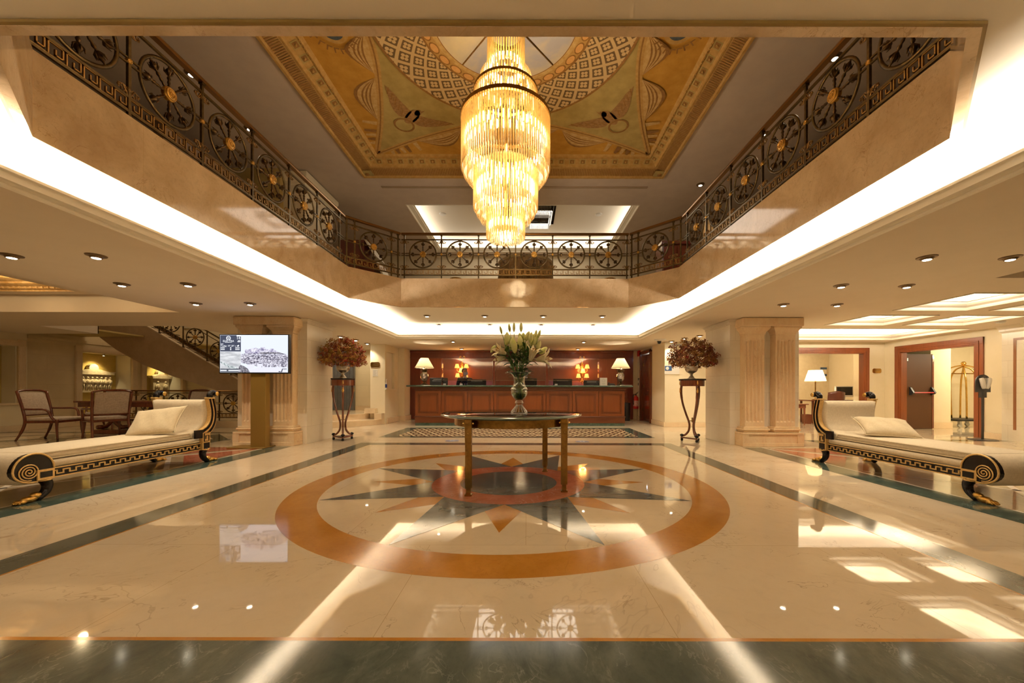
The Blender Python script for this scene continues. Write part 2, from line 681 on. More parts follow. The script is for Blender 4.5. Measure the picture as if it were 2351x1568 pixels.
def mosaic_material():
    m = mat('lattice_mosaic', (.7, .55, .35), .08)
    g = NG(m)
    x, y, z = g.sep(g.pos('World'))
    u = g.m2('DIVIDE', g.m2('ADD', g.m2('DIVIDE', x, .30), g.m2('DIVIDE', y, .57)), 1.0)
    v = g.m2('DIVIDE', g.m2('SUBTRACT', g.m2('DIVIDE', x, .30), g.m2('DIVIDE', y, .57)), 1.0)
    a = g.m2('ABSOLUTE', g.m2('SUBTRACT', g.m2('FRACT', u), .5))
    b = g.m2('ABSOLUTE', g.m2('SUBTRACT', g.m2('FRACT', v), .5))
    d = g.m2('MAXIMUM', a, b)
    g.col(g.ramp(d, [(0, (.78, .62, .40)), (.18, (.04, .026, .013)), (.385, (.78, .62, .40))], 'CONSTANT'))
    return m


FM = [floor_marble, band_marble, orange_marble, star_marble, red_marble, green_marble, side_marble, white_marble, mosaic_material()]
f = MB()
f.mi = 0
f.sheet(rect(-14.6, 11.6, -4.6, 17), 0)
def L(mi, lv):
    f.mi = mi
    return .0005 * lv


def flat_ring(mi, outer, inner, lv=1):
    z = L(mi, lv)
    a = [f.b.verts.new((p[0], p[1], z)) for p in outer]
    b = [f.b.verts.new((p[0], p[1], z)) for p in inner]
    f.bridge(a, b)


# side zones under the daybeds
for sx in (1, -1):
    def R(x0, x1, y0, y1):
        xs = sorted((XA + .03 + sx * (x0 - XA), XA + .03 + sx * (x1 - XA)))
        return rect(xs[0], xs[1], y0, y1)
    gx0, gx1 = (4.06, 4.41)
    z = L(6, 1); f.sheet(R(gx1, 6.35, -2, 7.2), z)
    for (p, q, w) in (((4.5, 7.1), (6.2, 5.2), .03), ((4.5, 5.2), (6.2, 7.1), .03), ((4.5, 5.2), (6.2, 3.2), .03), ((4.5, 3.2), (6.2, 5.2), .03), ((4.5, 3.2), (6.2, 1.2), .03)):
        z = L(7, 2)
        a, b = Vector(p), Vector(q)
        n = (b - a).normalized(); n = Vector((-n.y, n.x)) * w
        P = [a + n, b + n, b - n, a - n]
        P = [(XA + .03 + sx * (t.x - XA), t.y) for t in P]
        f.sheet(P, z)
    z = L(4, 3); f.sheet([(XA + .03 + sx * (t[0] - XA), t[1]) for t in ((4.5, 7.08), (4.5, 5.45), (5.2, 6.25))], z)
    z = L(4, 3); f.sheet([(XA + .03 + sx * (t[0] - XA), t[1]) for t in ((4.62, 7.12), (6.1, 7.12), (5.35, 6.4))], z)
    z = L(5, 4); f.sheet(R(5.98, 6.32, -2, 8.3), z)
    z = L(7, 5); f.sheet(R(5.94, 5.98, -2, 8.3), z)
    z = L(5, 4); f.sheet(R(gx0, gx1, -2, 7.25), z)
    z = L(7, 5); f.sheet(R(gx1, gx1 + .03, -2, 7.25), z)
    # stripe of the far side corner
    z = L(1, 1); f.sheet(R(4.25, 6.3, 8.95, 9.25) if sx > 0 else R(4.9, 6.6, 9.3, 9.6), z)
# grey floors with lozenges in the seating area on the left
for i, (cx, cy) in enumerate(((-11.2, 8.3), (-9.3, 8.3), (-7.4, 8.3), (-11.2, 6.4), (-9.3, 6.4), (-7.4, 6.4))):
    z = L(1, 1); f.sheet([(cx - .95, cy), (cx, cy - .95), (cx + .95, cy), (cx, cy + .95)], z)
    z = L(0, 2); f.sheet([(cx - .62, cy), (cx, cy - .62), (cx + .62, cy), (cx, cy + .62)], z)
for y0 in (9.35, 5.3):
    z = L(1, 3); f.sheet(rect(-12.9, -6.45, y0, y0 + .28), z)
z = L(1, 3); f.sheet(rect(6.5, 10.4, 8.2, 8.45), z)
z = L(1, 3); f.sheet(rect(6.5, 10.4, 6.6, 6.85), z)
# great border, its thin ochre line, the ring and the star
flat_ring(1, rect(XA - 3.15, XA + 3.14, 1.35, 7.80), rect(XA - 2.885, XA + 2.875, 1.672, 7.51))
flat_ring(2, rect(XA - 2.885, XA + 2.875, 1.672, 7.51), rect(XA - 2.868, XA + 2.858, 1.694, 7.505))
def circ(r, n=128, cx=XA, cy=YC):
    return [(cx + r * cos(2 * pi * i / n), cy + r * sin(2 * pi * i / n)) for i in range(n)]
flat_ring(2, circ(2.31), circ(1.99))
# ochre points, then slate points on top
for k in range(8):
    a = k * pi / 4
    z = L(2, 2)
    P = [(1.60, 0), (.86, .235), (.86, -.235)]
    f.sheet([(XA + r * cos(a) - w * sin(a), YC + r * sin(a) + w * cos(a)) for r, w in P], z)
for k in range(8):
    a = (k + .5) * pi / 4
    z = L(3, 3)
    P = [(1.985, 0), (.80, .345), (.80, -.345)]
    f.sheet([(XA + r * cos(a) - w * sin(a), YC + r * sin(a) + w * cos(a)) for r, w in P], z)
z = L(4, 4); f.sheet(circ(.885), z)
z = L(3, 5); f.sheet(circ(.565), z)
# lattice mosaic in front of the desk
flat_ring(5, rect(-3.35, 2.92, 8.63, 10.85), rect(-3.02, 2.60, 8.88, 10.62))
z = L(8, 1); f.sheet(rect(-3.02, 2.60, 8.88, 10.62), z)
struct(f, 'floor', FM, recalc=False)

# ------------------------------------------------------------------ ceilings
def ceil_holes(mb, x0, x1, y0, y1, holes, z):
    xs = sorted({x0, x1, *[v for h in holes for v in h[:2] if x0 < v < x1]})
    ys = sorted({y0, y1, *[v for h in holes for v in h[2:] if y0 < v < y1]})
    for i in range(len(xs) - 1):
        for j in range(len(ys) - 1):
            cx, cy = (xs[i] + xs[i + 1]) / 2, (ys[j] + ys[j + 1]) / 2
            if any(h[0] < cx < h[1] and h[2] < cy < h[3] for h in holes):
                continue
            mb.poly([(xs[i], ys[j], z), (xs[i], ys[j + 1], z), (xs[i + 1], ys[j + 1], z), (xs[i + 1], ys[j], z)])


COFFERS = [(6.38, 7.66, 5.45, 6.68), (6.38, 7.66, 7.10, 8.22), (8.06, 9.36, 5.45, 6.68), (8.06, 9.36, 7.10, 8.22)]
TROUGH = (6.05, 10.12, 8.66, 10.62)
DIM = (5.80, 9.6, 2.9, 4.74)
c = MB()
CX0, CX1, CY1, CY0 = -3.62, 3.17, 10.64, -1.6     # edge of the great raised ceiling
ceil_holes(c, CX1, 11.4, -4.5, 14.2, COFFERS + [TROUGH, DIM], ZC)
ceil_holes(c, -6.30, CX0, -4.5, 14.2, [], ZC)
ceil_holes(c, CX0, CX1, CY1, 14.2, [], ZC)
ceil_holes(c, CX0, CX1, -4.5, CY0, [], ZC)
ceil_holes(c, -13.6, -6.30, 7.0, 8.52, [], ZC)
ceil_holes(c, -13.6, -10.9, 8.52, 9.75, [], ZC)
ceil_holes(c, -7.6, -6.30, 8.52, 14.2, [], ZC)
# edges of the drops
c.box(-6.32, -6.30, -4.5, 7.0, ZC, 2.83)
c.box(-13.6, -6.30, 6.98, 7.0, ZC, 2.83)
c.box(-10.9, -7.6, 8.52, 8.54, ZC, 3.4)
c.box(-13.6, -10.9, 9.75, 9.77, ZC, 3.4)
c.box(-10.92, -10.9, 8.52, 9.77, ZC, 3.4)
c.box(-7.62, -7.6, 8.52, 14.2, ZC, 3.4)
struct(c, 'ceiling', paint_ceiling, recalc=False)
# upper floor slab: underside of the raised ceiling and the floor above
OPEN = [(-2.62, 1.80), (2.14, 1.80), (2.91, 2.57), (2.91, 7.21), (2.14, 8.0), (-2.62, 8.0), (-3.39, 7.21), (-3.39, 2.57)]
c = MB()
VOID = [(-13.5, 8.54), (-7.62, 8.54), (-7.62, 14.5), (-13.5, 14.5)]
c.sheet(rect(-4.2, 3.8, -2.2, 11.3), ZS, [OPEN[::-1]])
struct(c, 'ceiling_raised', paint_cove, recalc=False)
c = MB()
c.sheet(rect(-14, 11.4, -4.5, 17), ZF, [OPEN[::-1], VOID[::-1]])
struct(c, 'floor_upper', side_marble, recalc=False)

# marble facing round the opening
o = offs(OPEN, 0)
c = MB()
c.ringloft(OPEN, [(0, ZS), (.0, ZS - .02), (.05, ZS - .02), (.05, ZF + .02), (-.06, ZF + .02), (-.06, ZF)])
struct(c, 'trim_1', fascia_marble)
c = MB()
c.ringloft(OPEN, [(0, ZS - .003), (-.0, ZS - .016), (-.016, ZS - .016), (-.016, ZS - .001)])
struct(c, 'trim_2', mat('brown_edge', (.26, .17, .045), .6))

# plaster lip of the cove
LIP = [(-.30, ZC + .33), (-.30, ZC), (0, ZC), (.012, ZC + .012), (.012, ZC + .03), (.05, ZC + .042), (.075, ZC + .07), (.082, ZC + .088), (.10, ZC + .092), (.10, ZC + .112), (.085, ZC + .112), (.07, ZC + .04), (-.24, ZC + .03), (-.24, ZC + .335)]
c = MB()
c.ringloft(rect(CX0, CX1, CY0, CY1), LIP[2:])
struct(c, 'trim_3', white_trim)

# coffers in the ceiling on the right
SMALL = [(0, ZC), (0, ZC - .012), (.035, ZC - .012), (.045, ZC + .01), (.05, ZC + .035), (.11, ZC + .06), (.14, ZC + .085), (.15, ZC + .11), (.19, ZC + .115), (.19, ZC + .135), (.17, ZC + .135), (.15, ZC + .125), (.02, ZC + .12), (.02, ZC + .36)]
n = 0
for (x0, x1, y0, y1) in COFFERS + [TROUGH]:
    n += 1
    c = MB()
    c.ringloft(rect(x0, x1, y0, y1), SMALL)
    c.mi = 1
    c.poly([(x0 + .02, y0 + .02, ZC + .36), (x0 + .02, y1 - .02, ZC + .36), (x1 - .02, y1 - .02, ZC + .36), (x1 - .02, y0 + .02, ZC + .36)])
    struct(c, 'ceiling_coffer', [white_trim, paint_cove])
    zz = ZC + .16
    pw = 16
    strip('coffer_strip', x0 + .08, y0 + .15, x0 + .08, y1 - .15, zz, .6, 0, pw)
    strip('coffer_strip', x1 - .08, y0 + .15, x1 - .08, y1 - .15, zz, -.6, 0, pw)
    strip('coffer_strip', x0 + .15, y0 + .08, x1 - .15, y0 + .08, zz, 0, .6, pw)
    strip('coffer_strip', x0 + .15, y1 - .08, x1 - .15, y1 - .08, zz, 0, -.6, pw)
c = MB()
x0, x1, y0, y1 = DIM
c.ringloft(rect(x0, x1, y0, y1), [(0, ZC), (0, ZC + .3)])
c.poly([(x0, y0, ZC + .3), (x0, y1, ZC + .3), (x1, y1, ZC + .3), (x1, y0, ZC + .3)])
struct(c, 'ceiling_recess', paint_ceiling)

# gilded coffers over the seating area on the left
c = MB()
LC = [(-7.75, -6.45, 5.55, 6.75), (-9.25, -7.95, 5.55, 6.75), (-10.75, -9.45, 5.55, 6.75), (-7.75, -6.45, 4.1, 5.35), (-9.25, -7.95, 4.1, 5.35), (-7.75, -6.45, 2.6, 3.9), (-10.75, -9.45, 4.1, 5.35), (-12.25, -10.95, 5.55, 6.75)]
ceil_holes(c, -13.6, -6.32, -4.5, 7.0, LC, 2.80)
struct(c, 'ceiling_left', paint_ceiling, recalc=False)
gilt_plaster = noisy('gilded_plaster', (.62, .36, .11), (.80, .56, .26), 18, .6)
for (x0, x1, y0, y1) in LC:
    c = MB()
    c.ringloft(rect(x0, x1, y0, y1), [(0, 2.80), (0, 2.83), (.05, 2.84), (.06, 2.87), (.10, 2.88), (.16, 2.90), (.17, 2.93), (.30, 2.96), (.31, 3.0)])
    for k in range(12):
        for s in (0, 1):
            c.ball((x0 + .05 + (x1 - x0 - .1) * (k + .5) / 12, (y0 + .045, y1 - .045)[s], 2.86), .032, 6, 5)
            c.ball(((x0 + .045, x1 - .045)[s], y0 + .05 + (y1 - y0 - .1) * (k + .5) / 12, 2.86), .032, 6, 5)
    c.poly([(x0 + .31, y0 + .31, 3.0), (x0 + .31, y1 - .31, 3.0), (x1 - .31, y1 - .31, 3.0), (x1 - .31, y0 + .31, 3.0)])
    struct(c, 'ceiling_gilded_coffer', gilt_plaster)

# ------------------------------------------------------------------ ground floor walls
def wallbox(name, x0, x1, y0, y1, z0, z1, m):
    b = MB()
    b.box(x0, x1, y0, y1, z0, z1)
    return struct(b, name, m)


def wall_y(name, y, x0, x1, z0, z1, holes, m, th=.12, side=1):
    """wall facing -Y with rectangular holes (x0,x1,z0,z1)"""
    b = MB()
    xs = sorted({x0, x1, *[v for h in holes for v in h[:2]]})
    zs = sorted({z0, z1, *[v for h in holes for v in h[2:]]})
    for i in range(len(xs) - 1):
        for j in range(len(zs) - 1):
            cx, cz = (xs[i] + xs[i + 1]) / 2, (zs[j] + zs[j + 1]) / 2
            if any(h[0] < cx < h[1] and h[2] < cz < h[3] for h in holes):
                continue
            b.box(xs[i], xs[i + 1], y, y + th, zs[j], zs[j + 1])
    return struct(b, name, m)


def wall_x(name, x, y0, y1, z0, z1, holes, m, th=.12):
    b = MB()
    ys = sorted({y0, y1, *[v for h in holes for v in h[:2]]})
    zs = sorted({z0, z1, *[v for h in holes for v in h[2:]]})
    for i in range(len(ys) - 1):
        for j in range(len(zs) - 1):
            cy, cz = (ys[i] + ys[i + 1]) / 2, (zs[j] + zs[j + 1]) / 2
            if any(h[0] < cy < h[1] and h[2] < cz < h[3] for h in holes):
                continue
            b.box(min(x, x + th), max(x, x + th), ys[i], ys[i + 1], zs[j], zs[j + 1])
    return struct(b, name, m)


# right room: frontal wall with the first doorway, side wall with the second
D1 = (7.2, 9.86, 0, 2.17)
wall_y('wall_right_back', 11.2, 4.05, 10.47, 0, ZC, [D1], paint_wall)
D2 = (8.93, 10.70, 0, 2.15)
wall_x('wall_right', 10.47, 8.35, 11.32, 0, ZC, [D2], paint_wall)
wall_x('wall_right_front', 10.47, -4.5, 8.35, 0, ZC, [], back_stone)
wall_x('wall_desk_right', 4.05, 11.32, 13.9, 0, ZC, [(12.42, 13.4, 0, 2.30)], paint_wall, .1)
wall_y('wall_desk_back', 13.9, -5.0, 4.15, 0, ZC, [], paint_wall)
wall_y('wall_office', 14.3, 7.0, 11.4, 0, ZC, [], noisy('office_wallpaper', (.80, .70, .50), (.86, .76, .56), 9, .7))
wall_x('wall_office_left', 7.0, 11.32, 14.4, 0, ZC, [], paint_wall, -.1)
wall_x('wall_office_right', 11.3, 12.2, 14.3, 0, ZC, [], paint_wall, .1)
wall_x('wall_office_side', 10.5, 11.32, 12.3, 0, ZC, [], paint_wall, .08)
wall_y('wall_corridor_back', 12.1, 10.6, 14.6, 0, ZC, [], back_stone)
wall_x('wall_corridor', 14.5, 7.5, 12.1, 0, ZC, [], paint_wall, .1)
wallbox('wall_corridor_pier', 11.45, 12.02, 10.85, 12.1, 0, ZC, paint_wall)
wallbox('wall_corridor_front', 10.59, 14.6, 7.4, 7.5, 0, ZC, paint_wall)
b = MB(); b.box(10.47, 14.6, 7.4, 12.2, ZC, ZC + .05); struct(b, 'ceiling_corridor', paint_ceiling)
b = MB(); b.box(10.48, 14.6, 7.4, 12.2, -.05, .0005); struct(b, 'floor_corridor', floor_marble)
# wall behind the camera and outer limits
wall_y('wall_front', -4.6, -14, 11, 0, 5.7, [], paint_wall, .1)
# left side
W1 = (9.0, 9.74, .72, 2.16)
N1 = (11.2, 12.62, .16, 2.165)
N2 = (13.1, 14.45, .16, 2.165)
wall_x('wall_left', -13.0, 9.94, 16.0, 0, 3.4, [N1, N2], left_stone, -.5)
wall_x('wall_left_front', -12.94, -4.5, 9.94, 0, 3.4, [W1], paint_wall, -.4)
b = MB(); b.box(-13.36, -13.32, 8.9, 9.9, .6, 2.3); struct(b, 'wall_niche_back', gold_wall)
for a in (N1, N2):
    b = MB(); b.box(-13.52, -13.5, a[0] - .1, a[1] + .1, 0, 2.3); struct(b, 'wall_niche_back', gold_wall)
    b = MB(); b.box(-13.5, -13.02, a[1] - .012, a[1] - .002, a[2], a[3]); struct(b, 'wall_niche_reveal', white_trim)
b = MB(); b.box(-13.32, -12.96, W1[1] - .012, W1[1] - .002, W1[2], W1[3]); struct(b, 'wall_niche_reveal', white_trim)
wall_y('wall_left_back', 14.6, -13.5, -7.0, 0, 5.7, [], back_stone)
wall_y('wall_lift', 13.6, -7.62, -4.84, 0, ZC, [], back_stone)
wallbox('wall_lift_side', -7.72, -7.62, 13.0, 14.6, 0, 5.7, paint_wall)
b = MB(); b.box(-13, -11.2, 9.77, 11.24, 2.60, 2.64); b.box(-13, -11.2, 12.9, 14.6, 2.60, 2.64); struct(b, 'ceiling_left_back', tone_olive)
# niche wall left of the desk and its two small piers
wall_x('wall_desk_left', -4.38, 11.9, 13.9, 0, ZC, [(11.99, 12.74, 1.10, 2.26)], paint_wall, -.46)
b = MB(); b.box(-4.48, -4.46, 11.95, 12.8, 1.05, 2.3); struct(b, 'wall_niche_back', white_trim)
b = MB(); b.box(-4.40, -4.34, 11.88, 12.78, 1.07, 1.10); struct(b, 'window_1', white_trim)
wallbox('wall_desk_corner', -4.5, -4.17, 13.14, 13.9, 0, ZC, paint_wall)

# baseboards
def baseboard(name, x0, x1, y0, y1, h=.14, m=None):
    b = MB()
    b.bbox(min(x0, x1), max(x0, x1), min(y0, y1), max(y0, y1), 0, h, .006)
    struct(b, name, m or step_marble)
baseboard('baseboard_right', 10.43, 10.468, 10.86, 11.2)
baseboard('baseboard_right_front', 10.43, 10.468, 8.4, 8.74)
baseboard('baseboard_right_back', 4.05, 7.0, 11.16, 11.198)
baseboard('baseboard_right_back', 10.06, 10.43, 11.16, 11.198)
baseboard('baseboard_desk_right', 4.01, 4.048, 11.16, 12.3)
baseboard('baseboard_desk_right', 4.01, 4.048, 13.5, 13.9)
baseboard('baseboard_desk_left', -4.378, -4.34, 12.0, 13.14, .17)
baseboard('baseboard_desk_left', -4.38, -4.13, 13.10, 13.14, .17)
baseboard('baseboard_desk_left', -4.168, -4.13, 13.14, 13.8, .17)
baseboard('baseboard_left', -12.998, -12.96, 9.95, 14.6, .16)
baseboard('baseboard_left_front', -12.938, -12.9, 2, 9.94, .16)
baseboard('baseboard_corridor', 11.45, 12.04, 10.81, 10.848, .18)
baseboard('baseboard_office', 7.05, 11.0, 14.26, 14.298, .12, white_trim)

# ------------------------------------------------------------------ upper storey shell
c = MB()
REC = (-3.02, 2.83, 9.57, 12.86)
PAN = (-3.50, 2.94, 1.61, 8.29)
ceil_holes(c, -9.2, 8.2, -4.5, 13.4, [REC, (-3.50, 2.94, 1.61, 8.29)], ZU)
ceil_holes(c, -13.6, -9.2, -4.5, 14.7, [], ZU)
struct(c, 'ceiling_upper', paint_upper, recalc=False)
c = MB()
c.ringloft(rect(REC[0], REC[1], REC[2], REC[3]), [(0, ZU), (0, ZU - .01), (.02, ZU - .01), (.04, ZU + .02), (.10, ZU + .035), (.14, ZU + .06), (.17, ZU + .065), (.17, ZU + .08), (.15, ZU + .08), (.13, ZU + .04), (-.12, ZU + .03), (-.12, ZU + .34)])
c.sm = False
struct(c, 'trim_4', white_trim)
c = MB()
ceil_holes(c, REC[0] - .12, REC[1] + .12, REC[2] - .12, REC[3] + .12, [(-.62, .80, 10.1, 11.45)], ZU + .34)
struct(c, 'ceiling_upper_recess', paint_cove, recalc=False)
# square pocket for the small chandelier
c = MB()
c.ringloft(rect(-.62, .80, 10.1, 11.45), [(0, ZU + .34), (0, ZU + .32), (-.0, ZU + .32), (.0, ZU + .8)])
c.poly([(-.62, 10.1, ZU + .8), (-.62, 11.45, ZU + .8), (.8, 11.45, ZU + .8), (.8, 10.1, ZU + .8)])
struct(c, 'ceiling_pocket', old_brass)
wall_y('wall_upper_back', 13.3, -9.2, 8.2, ZF, ZU, [], paint_wall)
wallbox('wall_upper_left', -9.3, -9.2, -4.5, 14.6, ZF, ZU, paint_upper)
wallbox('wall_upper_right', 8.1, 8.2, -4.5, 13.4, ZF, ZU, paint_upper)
brownwall = wood('upper_panelling', (.10, .05, .015), (.16, .085, .03), .4, .2)
wallbox('wall_upper_left_panelling', -5.6, -5.45, 5.75, 8.1, ZF, 5.12, brownwall)
wallbox('wall_upper_right_panelling', 4.85, 5.0, 4.9, 8.6, ZF, 5.05, brownwall)
c = MB()
c.box(-6.6, -4.72, 8.15, 9.35, ZF, ZU)
c.ringloft(rect(-6.6, -4.72, 8.15, 9.35), [(0, ZU - .28), (-.03, ZU - .25), (-.03, ZU - .2), (-.09, ZU - .1), (-.09, ZU - .02)])
struct(c, 'wall_upper_pier', [paint_wall])
wall_y('wall_upper_shaded', 8.0, -6.6, -5.15, ZF, ZU, [], tone_olive, .12)  # olive puts the shade on the pier's front into the wall colour
# long shallow slot in front of the painted ceiling
c = MB()
c.box(-3.3, 2.75, 8.70, 8.76, ZU - .02, ZU + .0)
struct(c, 'trim_5', noisy('bronze_slot', (.36, .27, .17), (.4, .3, .2), 5, .5))

# ------------------------------------------------------------------ marble piers and pilasters
def pier(name, x0, x1, y0, y1, flip):
    b = MB()
    b.box(x0, x1, y0, y1, 0, ZC)
    b.mi = 0
    b.ringloft(rect(x0, x1, y0, y1), [(0, ZC - .10), (-.012, ZC - .095), (-.015, ZC - .05), (-.05, ZC - .015), (-.05, ZC)])
    return struct(b, name, [pier_stone])


pier('pier_right', 4.05, 5.42, 7.62, 8.65, 1)
pier('pier_left', -5.72, -4.345, 7.60, 8.6, -1)


def pilaster_pair(name, x0, x1, yf, yb):
    """two fluted pilasters on a shared panelled plinth, applied to the pier's front"""
    b = MB()
    wf = x1 - x0
    # plinth with a sunk panel
    b.bbox(x0 - .03, x1 + .03, yf - .06, yb, 0, .07, .008)
    b.bbox(x0 - .03, x1 + .03, yf - .06, yb, .23, .27, .008)
    b.box(x0 - .03, x0 + .09, yf - .06, yb, .07, .23)
    b.box(x1 - .09, x1 + .03, yf - .06, yb, .07, .23)
    b.box(x0 + .09, x1 - .09, yf - .035, yb, .07, .23)
    # shared entablature block
    b.bbox(x0 - .03, x1 + .03, yf - .06, yb, ZC - .17, ZC - .003, .02)
    sw = wf * .43
    for cx in (x0 + .02 + sw / 2, x1 - .02 - sw / 2):
        h = sw / 2
        def blk(e, z0, z1, r=.012):
            b.bbox(cx - h - e + .05, cx + h + e - .05, yf - e + .05, yb, z0, z1, r)
        blk(.05, .27, .32)
        blk(.075, .30, .345, .02)
        blk(.05, .34, .375)
        # capital, flaring
        P = [(0, ZC - .32), (.012, ZC - .31), (.012, ZC - .295), (.02, ZC - .27), (.06, ZC - .22), (.075, ZC - .20), (.075, ZC - .165)]
        base = rect(cx - h + .05, cx + h - .05, yf + .05, yb)
        b.ringloft(base, [(-d, z) for d, z in P])
        # shaft with five flutes
        xs0, xs1 = cx - h + .05, cx + h - .05
        nf = 5
        fw = (xs1 - xs0) / (nf + .35)
        prof = [(xs0, yb), (xs0, yf + .05)]
        fl = []
        x = xs0 + fw * .175 + fw * .14
        zlo, zhi = .46, ZC - .42
        def section(depth):
            out = [(xs0, yb), (xs0, yf + .05)]
            xx = xs0 + fw * .31
            for k in range(nf):
                for i in range(7):
                    t = i / 6
                    out.append((xx + fw * .74 * t, yf + .05 + depth * sin(pi * t)))
                xx += fw
            out += [(xs1, yf + .05), (xs1, yb)]
            return out
        rings = []
        for z, dpt in ((.37, 0), (zlo, 0), (zlo + .03, .03), (zhi - .03, .03), (zhi, 0), (ZC - .30, 0)):
            rings.append([b.b.verts.new((p[0], p[1], z)) for p in section(dpt)])
        for i in range(len(rings) - 1):
            for k in range(len(rings[0]) - 1):
                b.face((rings[i][k], rings[i][k + 1], rings[i + 1][k + 1], rings[i + 1][k]))
    return struct(b, name, yellow_marble)


pilaster_pair('pier_right_pilasters', 4.18, 5.30, 7.40, 7.66)
pilaster_pair('pier_left_pilasters', -5.58, -4.46, 7.38, 7.64)
# marble pilaster of the right wall with a brown inlaid line
b = MB()
b.box(10.36, 10.468, 7.45, 8.35, 0, ZC)
b.ringloft(rect(10.36, 10.468, 7.45, 8.35), [(0, ZC - .16), (-.03, ZC - .12), (-.03, ZC - .08), (-.07, ZC)])
b.mi = 1
b.box(10.355, 10.361, 8.10, 8.15, .25, 2.2)
b.box(10.355, 10.361, 7.45, 8.10, 2.15, 2.2)
struct(b, 'pier_right_wall', [pier_stone, mat('brown_inlay', (.22, .085, .03), .2)])
# ------------------------------------------------------------------ painted ceiling
m_gold = noisy('mural_gold', (.47, .23, .025), (.57, .30, .045), 5, .8)
m_olive = noisy('mural_olive', (.36, .26, .075), (.46, .34, .11), 4, .8)
m_brown = noisy('mural_brown', (.24, .11, .025), (.32, .16, .04), 20, .8)
m_cream = noisy('mural_cream', (.50, .30, .085), (.62, .42, .17), 15, .8)
m_ochre = noisy('mural_ochre', (.44, .25, .06), (.54, .33, .10), 15, .8)
m_navy = noisy('mural_navy', (.05, .07, .09), (.09, .11, .12), 15, .8)
m_orange = noisy('mural_orange', (.66, .33, .10), (.72, .40, .14), 15, .8)


def lattice_mat():
    m = mat('mural_lattice', (.5, .4, .2), .8)
    g = NG(m)
    x, y, z = g.sep(g.pos('Object'))
    th = g.m2('ARCTAN2', y, x)
    r = g.m2('SQRT', g.m2('ADD', g.m2('MULTIPLY', x, x), g.m2('MULTIPLY', y, y)))
    N = 34 / (2 * pi)
    u = g.m2('MULTIPLY', th, N)
    v = g.m2('MULTIPLY', g.m2('LOGARITHM', r, math.e), N)
    a = g.m2('SUBTRACT', g.m2('FRACT', g.m2('ADD', u, v)), .5)
    b = g.m2('SUBTRACT', g.m2('FRACT', g.m2('SUBTRACT', u, v)), .5)
    aa, ab = g.m2('ABSOLUTE', a), g.m2('ABSOLUTE', b)
    d = g.m2('MAXIMUM', aa, ab)
    pa, pb = g.m2('SUBTRACT', aa, .135), g.m2('SUBTRACT', ab, .135)
    q = g.m2('SQRT', g.m2('ADD', g.m2('MULTIPLY', pa, pa), g.m2('MULTIPLY', pb, pb)))
    petal = g.m2('LESS_THAN', q, .13)
    border = g.m2('GREATER_THAN', d, .385)
    f = g.m2('MAXIMUM', petal, border)
    g.col(g.mix(f, (.15, .09, .035), (.62, .43, .20)))
    return m


def sky_mat():
    m = mat('mural_sky', (.5, .5, .55), .85)
    g = NG(m)
    p = g.pos('Object')
    f = g.noise(p, 1.15, 7, .55, .25)
    c = g.ramp(f, [(.44, (.44, .42, .46)), (.52, (.58, .50, .40)), (.62, (.70, .58, .37)), (.75, (.78, .68, .48))])
    g.col(c)
    return m


ZM = 5.91
MX, MY = -.28, 4.95
mural = thing('ceiling_mural', 'painted gold ceiling with a cloudy sky circle above the crystal chandelier', 'mural', (MX, MY, ZM))
zl = [0.0]
def mz():
    zl[0] -= .0015
    return zl[0]


b = MB(); b.sheet(rect(-2.785, 2.785, -2.905, 2.905), 0); b.obj('painted_field', m_gold, mural)
CORN = [(0, -.21), (-.02, -.225), (-.02, -.25), (.02, -.25), (.035, -.215), (.20, -.14), (.21, -.15), (.235, -.15), (.245, -.12), (.26, -.105), (.38, -.045), (.385, -.06), (.405, -.06), (.41, -.03), (.44, 0)]
P4 = rect(-3.22, 3.22, -3.34, 3.34)
b = MB()
b.ringloft(P4, CORN)
b.obj('frame_moulding', m_ochre, mural)
b = MB()
def along(d, z, step, fn):
    q = offs(P4, d)
    for i in range(4):
        a, e = q[i], q[(i + 1) % 4]
        L = (e - a).length
        n = int(L / step)
        dr = (e - a) / L
        nr = Vector((-dr.y, dr.x))
        for k in range(n):
            p = a + dr * (L * (k + .5) / n)
            fn(p, dr, nr, z)
def bar(p, dr, nr, z):
    pts = []
    for s, t, h in ((-.008, -.075, -.035), (.008, -.075, -.035), (.008, .075, .033), (-.008, .075, .033)):
        w = p + dr * s + nr * t
        pts.append((w.x, w.y, z + h - .012))
    b.poly(pts)
along(.118, -.178, .036, bar)
b.obj('fluted_band', m_brown, mural, kind='stuff')
b = MB(); b2 = MB(); b3 = MB()
def cof(p, dr, nr, z):
    def q(mb, s, t0, t1, off):
        pts = []
        for ss, tt in ((-s, t0), (s, t0), (s, t1), (-s, t1)):
            w = p + dr * ss + nr * tt
            pts.append((w.x, w.y, z + tt * .5 + off))
        mb.poly(pts)
    q(b, .062, -.052, .048, -.006)
    q(b2, .043, -.036, .034, -.009)
    b3.ball((p.x, p.y, z - .014), .021, 6, 4)
along(.32, -.075, .215, cof)
def bead(p, dr, nr, z):
    b3.ball((p.x, p.y, z), .012, 5, 4)
b.obj('coffer_frame_band', m_olive, mural, kind='stuff'); b2.obj('coffer_square_band', m_brown, mural, kind='stuff')
along(.395, -.063, .06, bead)
b3.obj('bead_row', m_ochre, mural, kind='stuff')
for sx in (1, -1):
    for sy in (1, -1):
        b = MB(); b.box(-.12, .12, -.12, .12, -.015, 0); b.mi = 1; b.ball((0, 0, -.015), .05, 8, 5, (1, 1, .5))
        b.obj('corner_block', [m_olive, m_brown], mural, loc=(sx * 3.12, sy * 3.24, -.215))

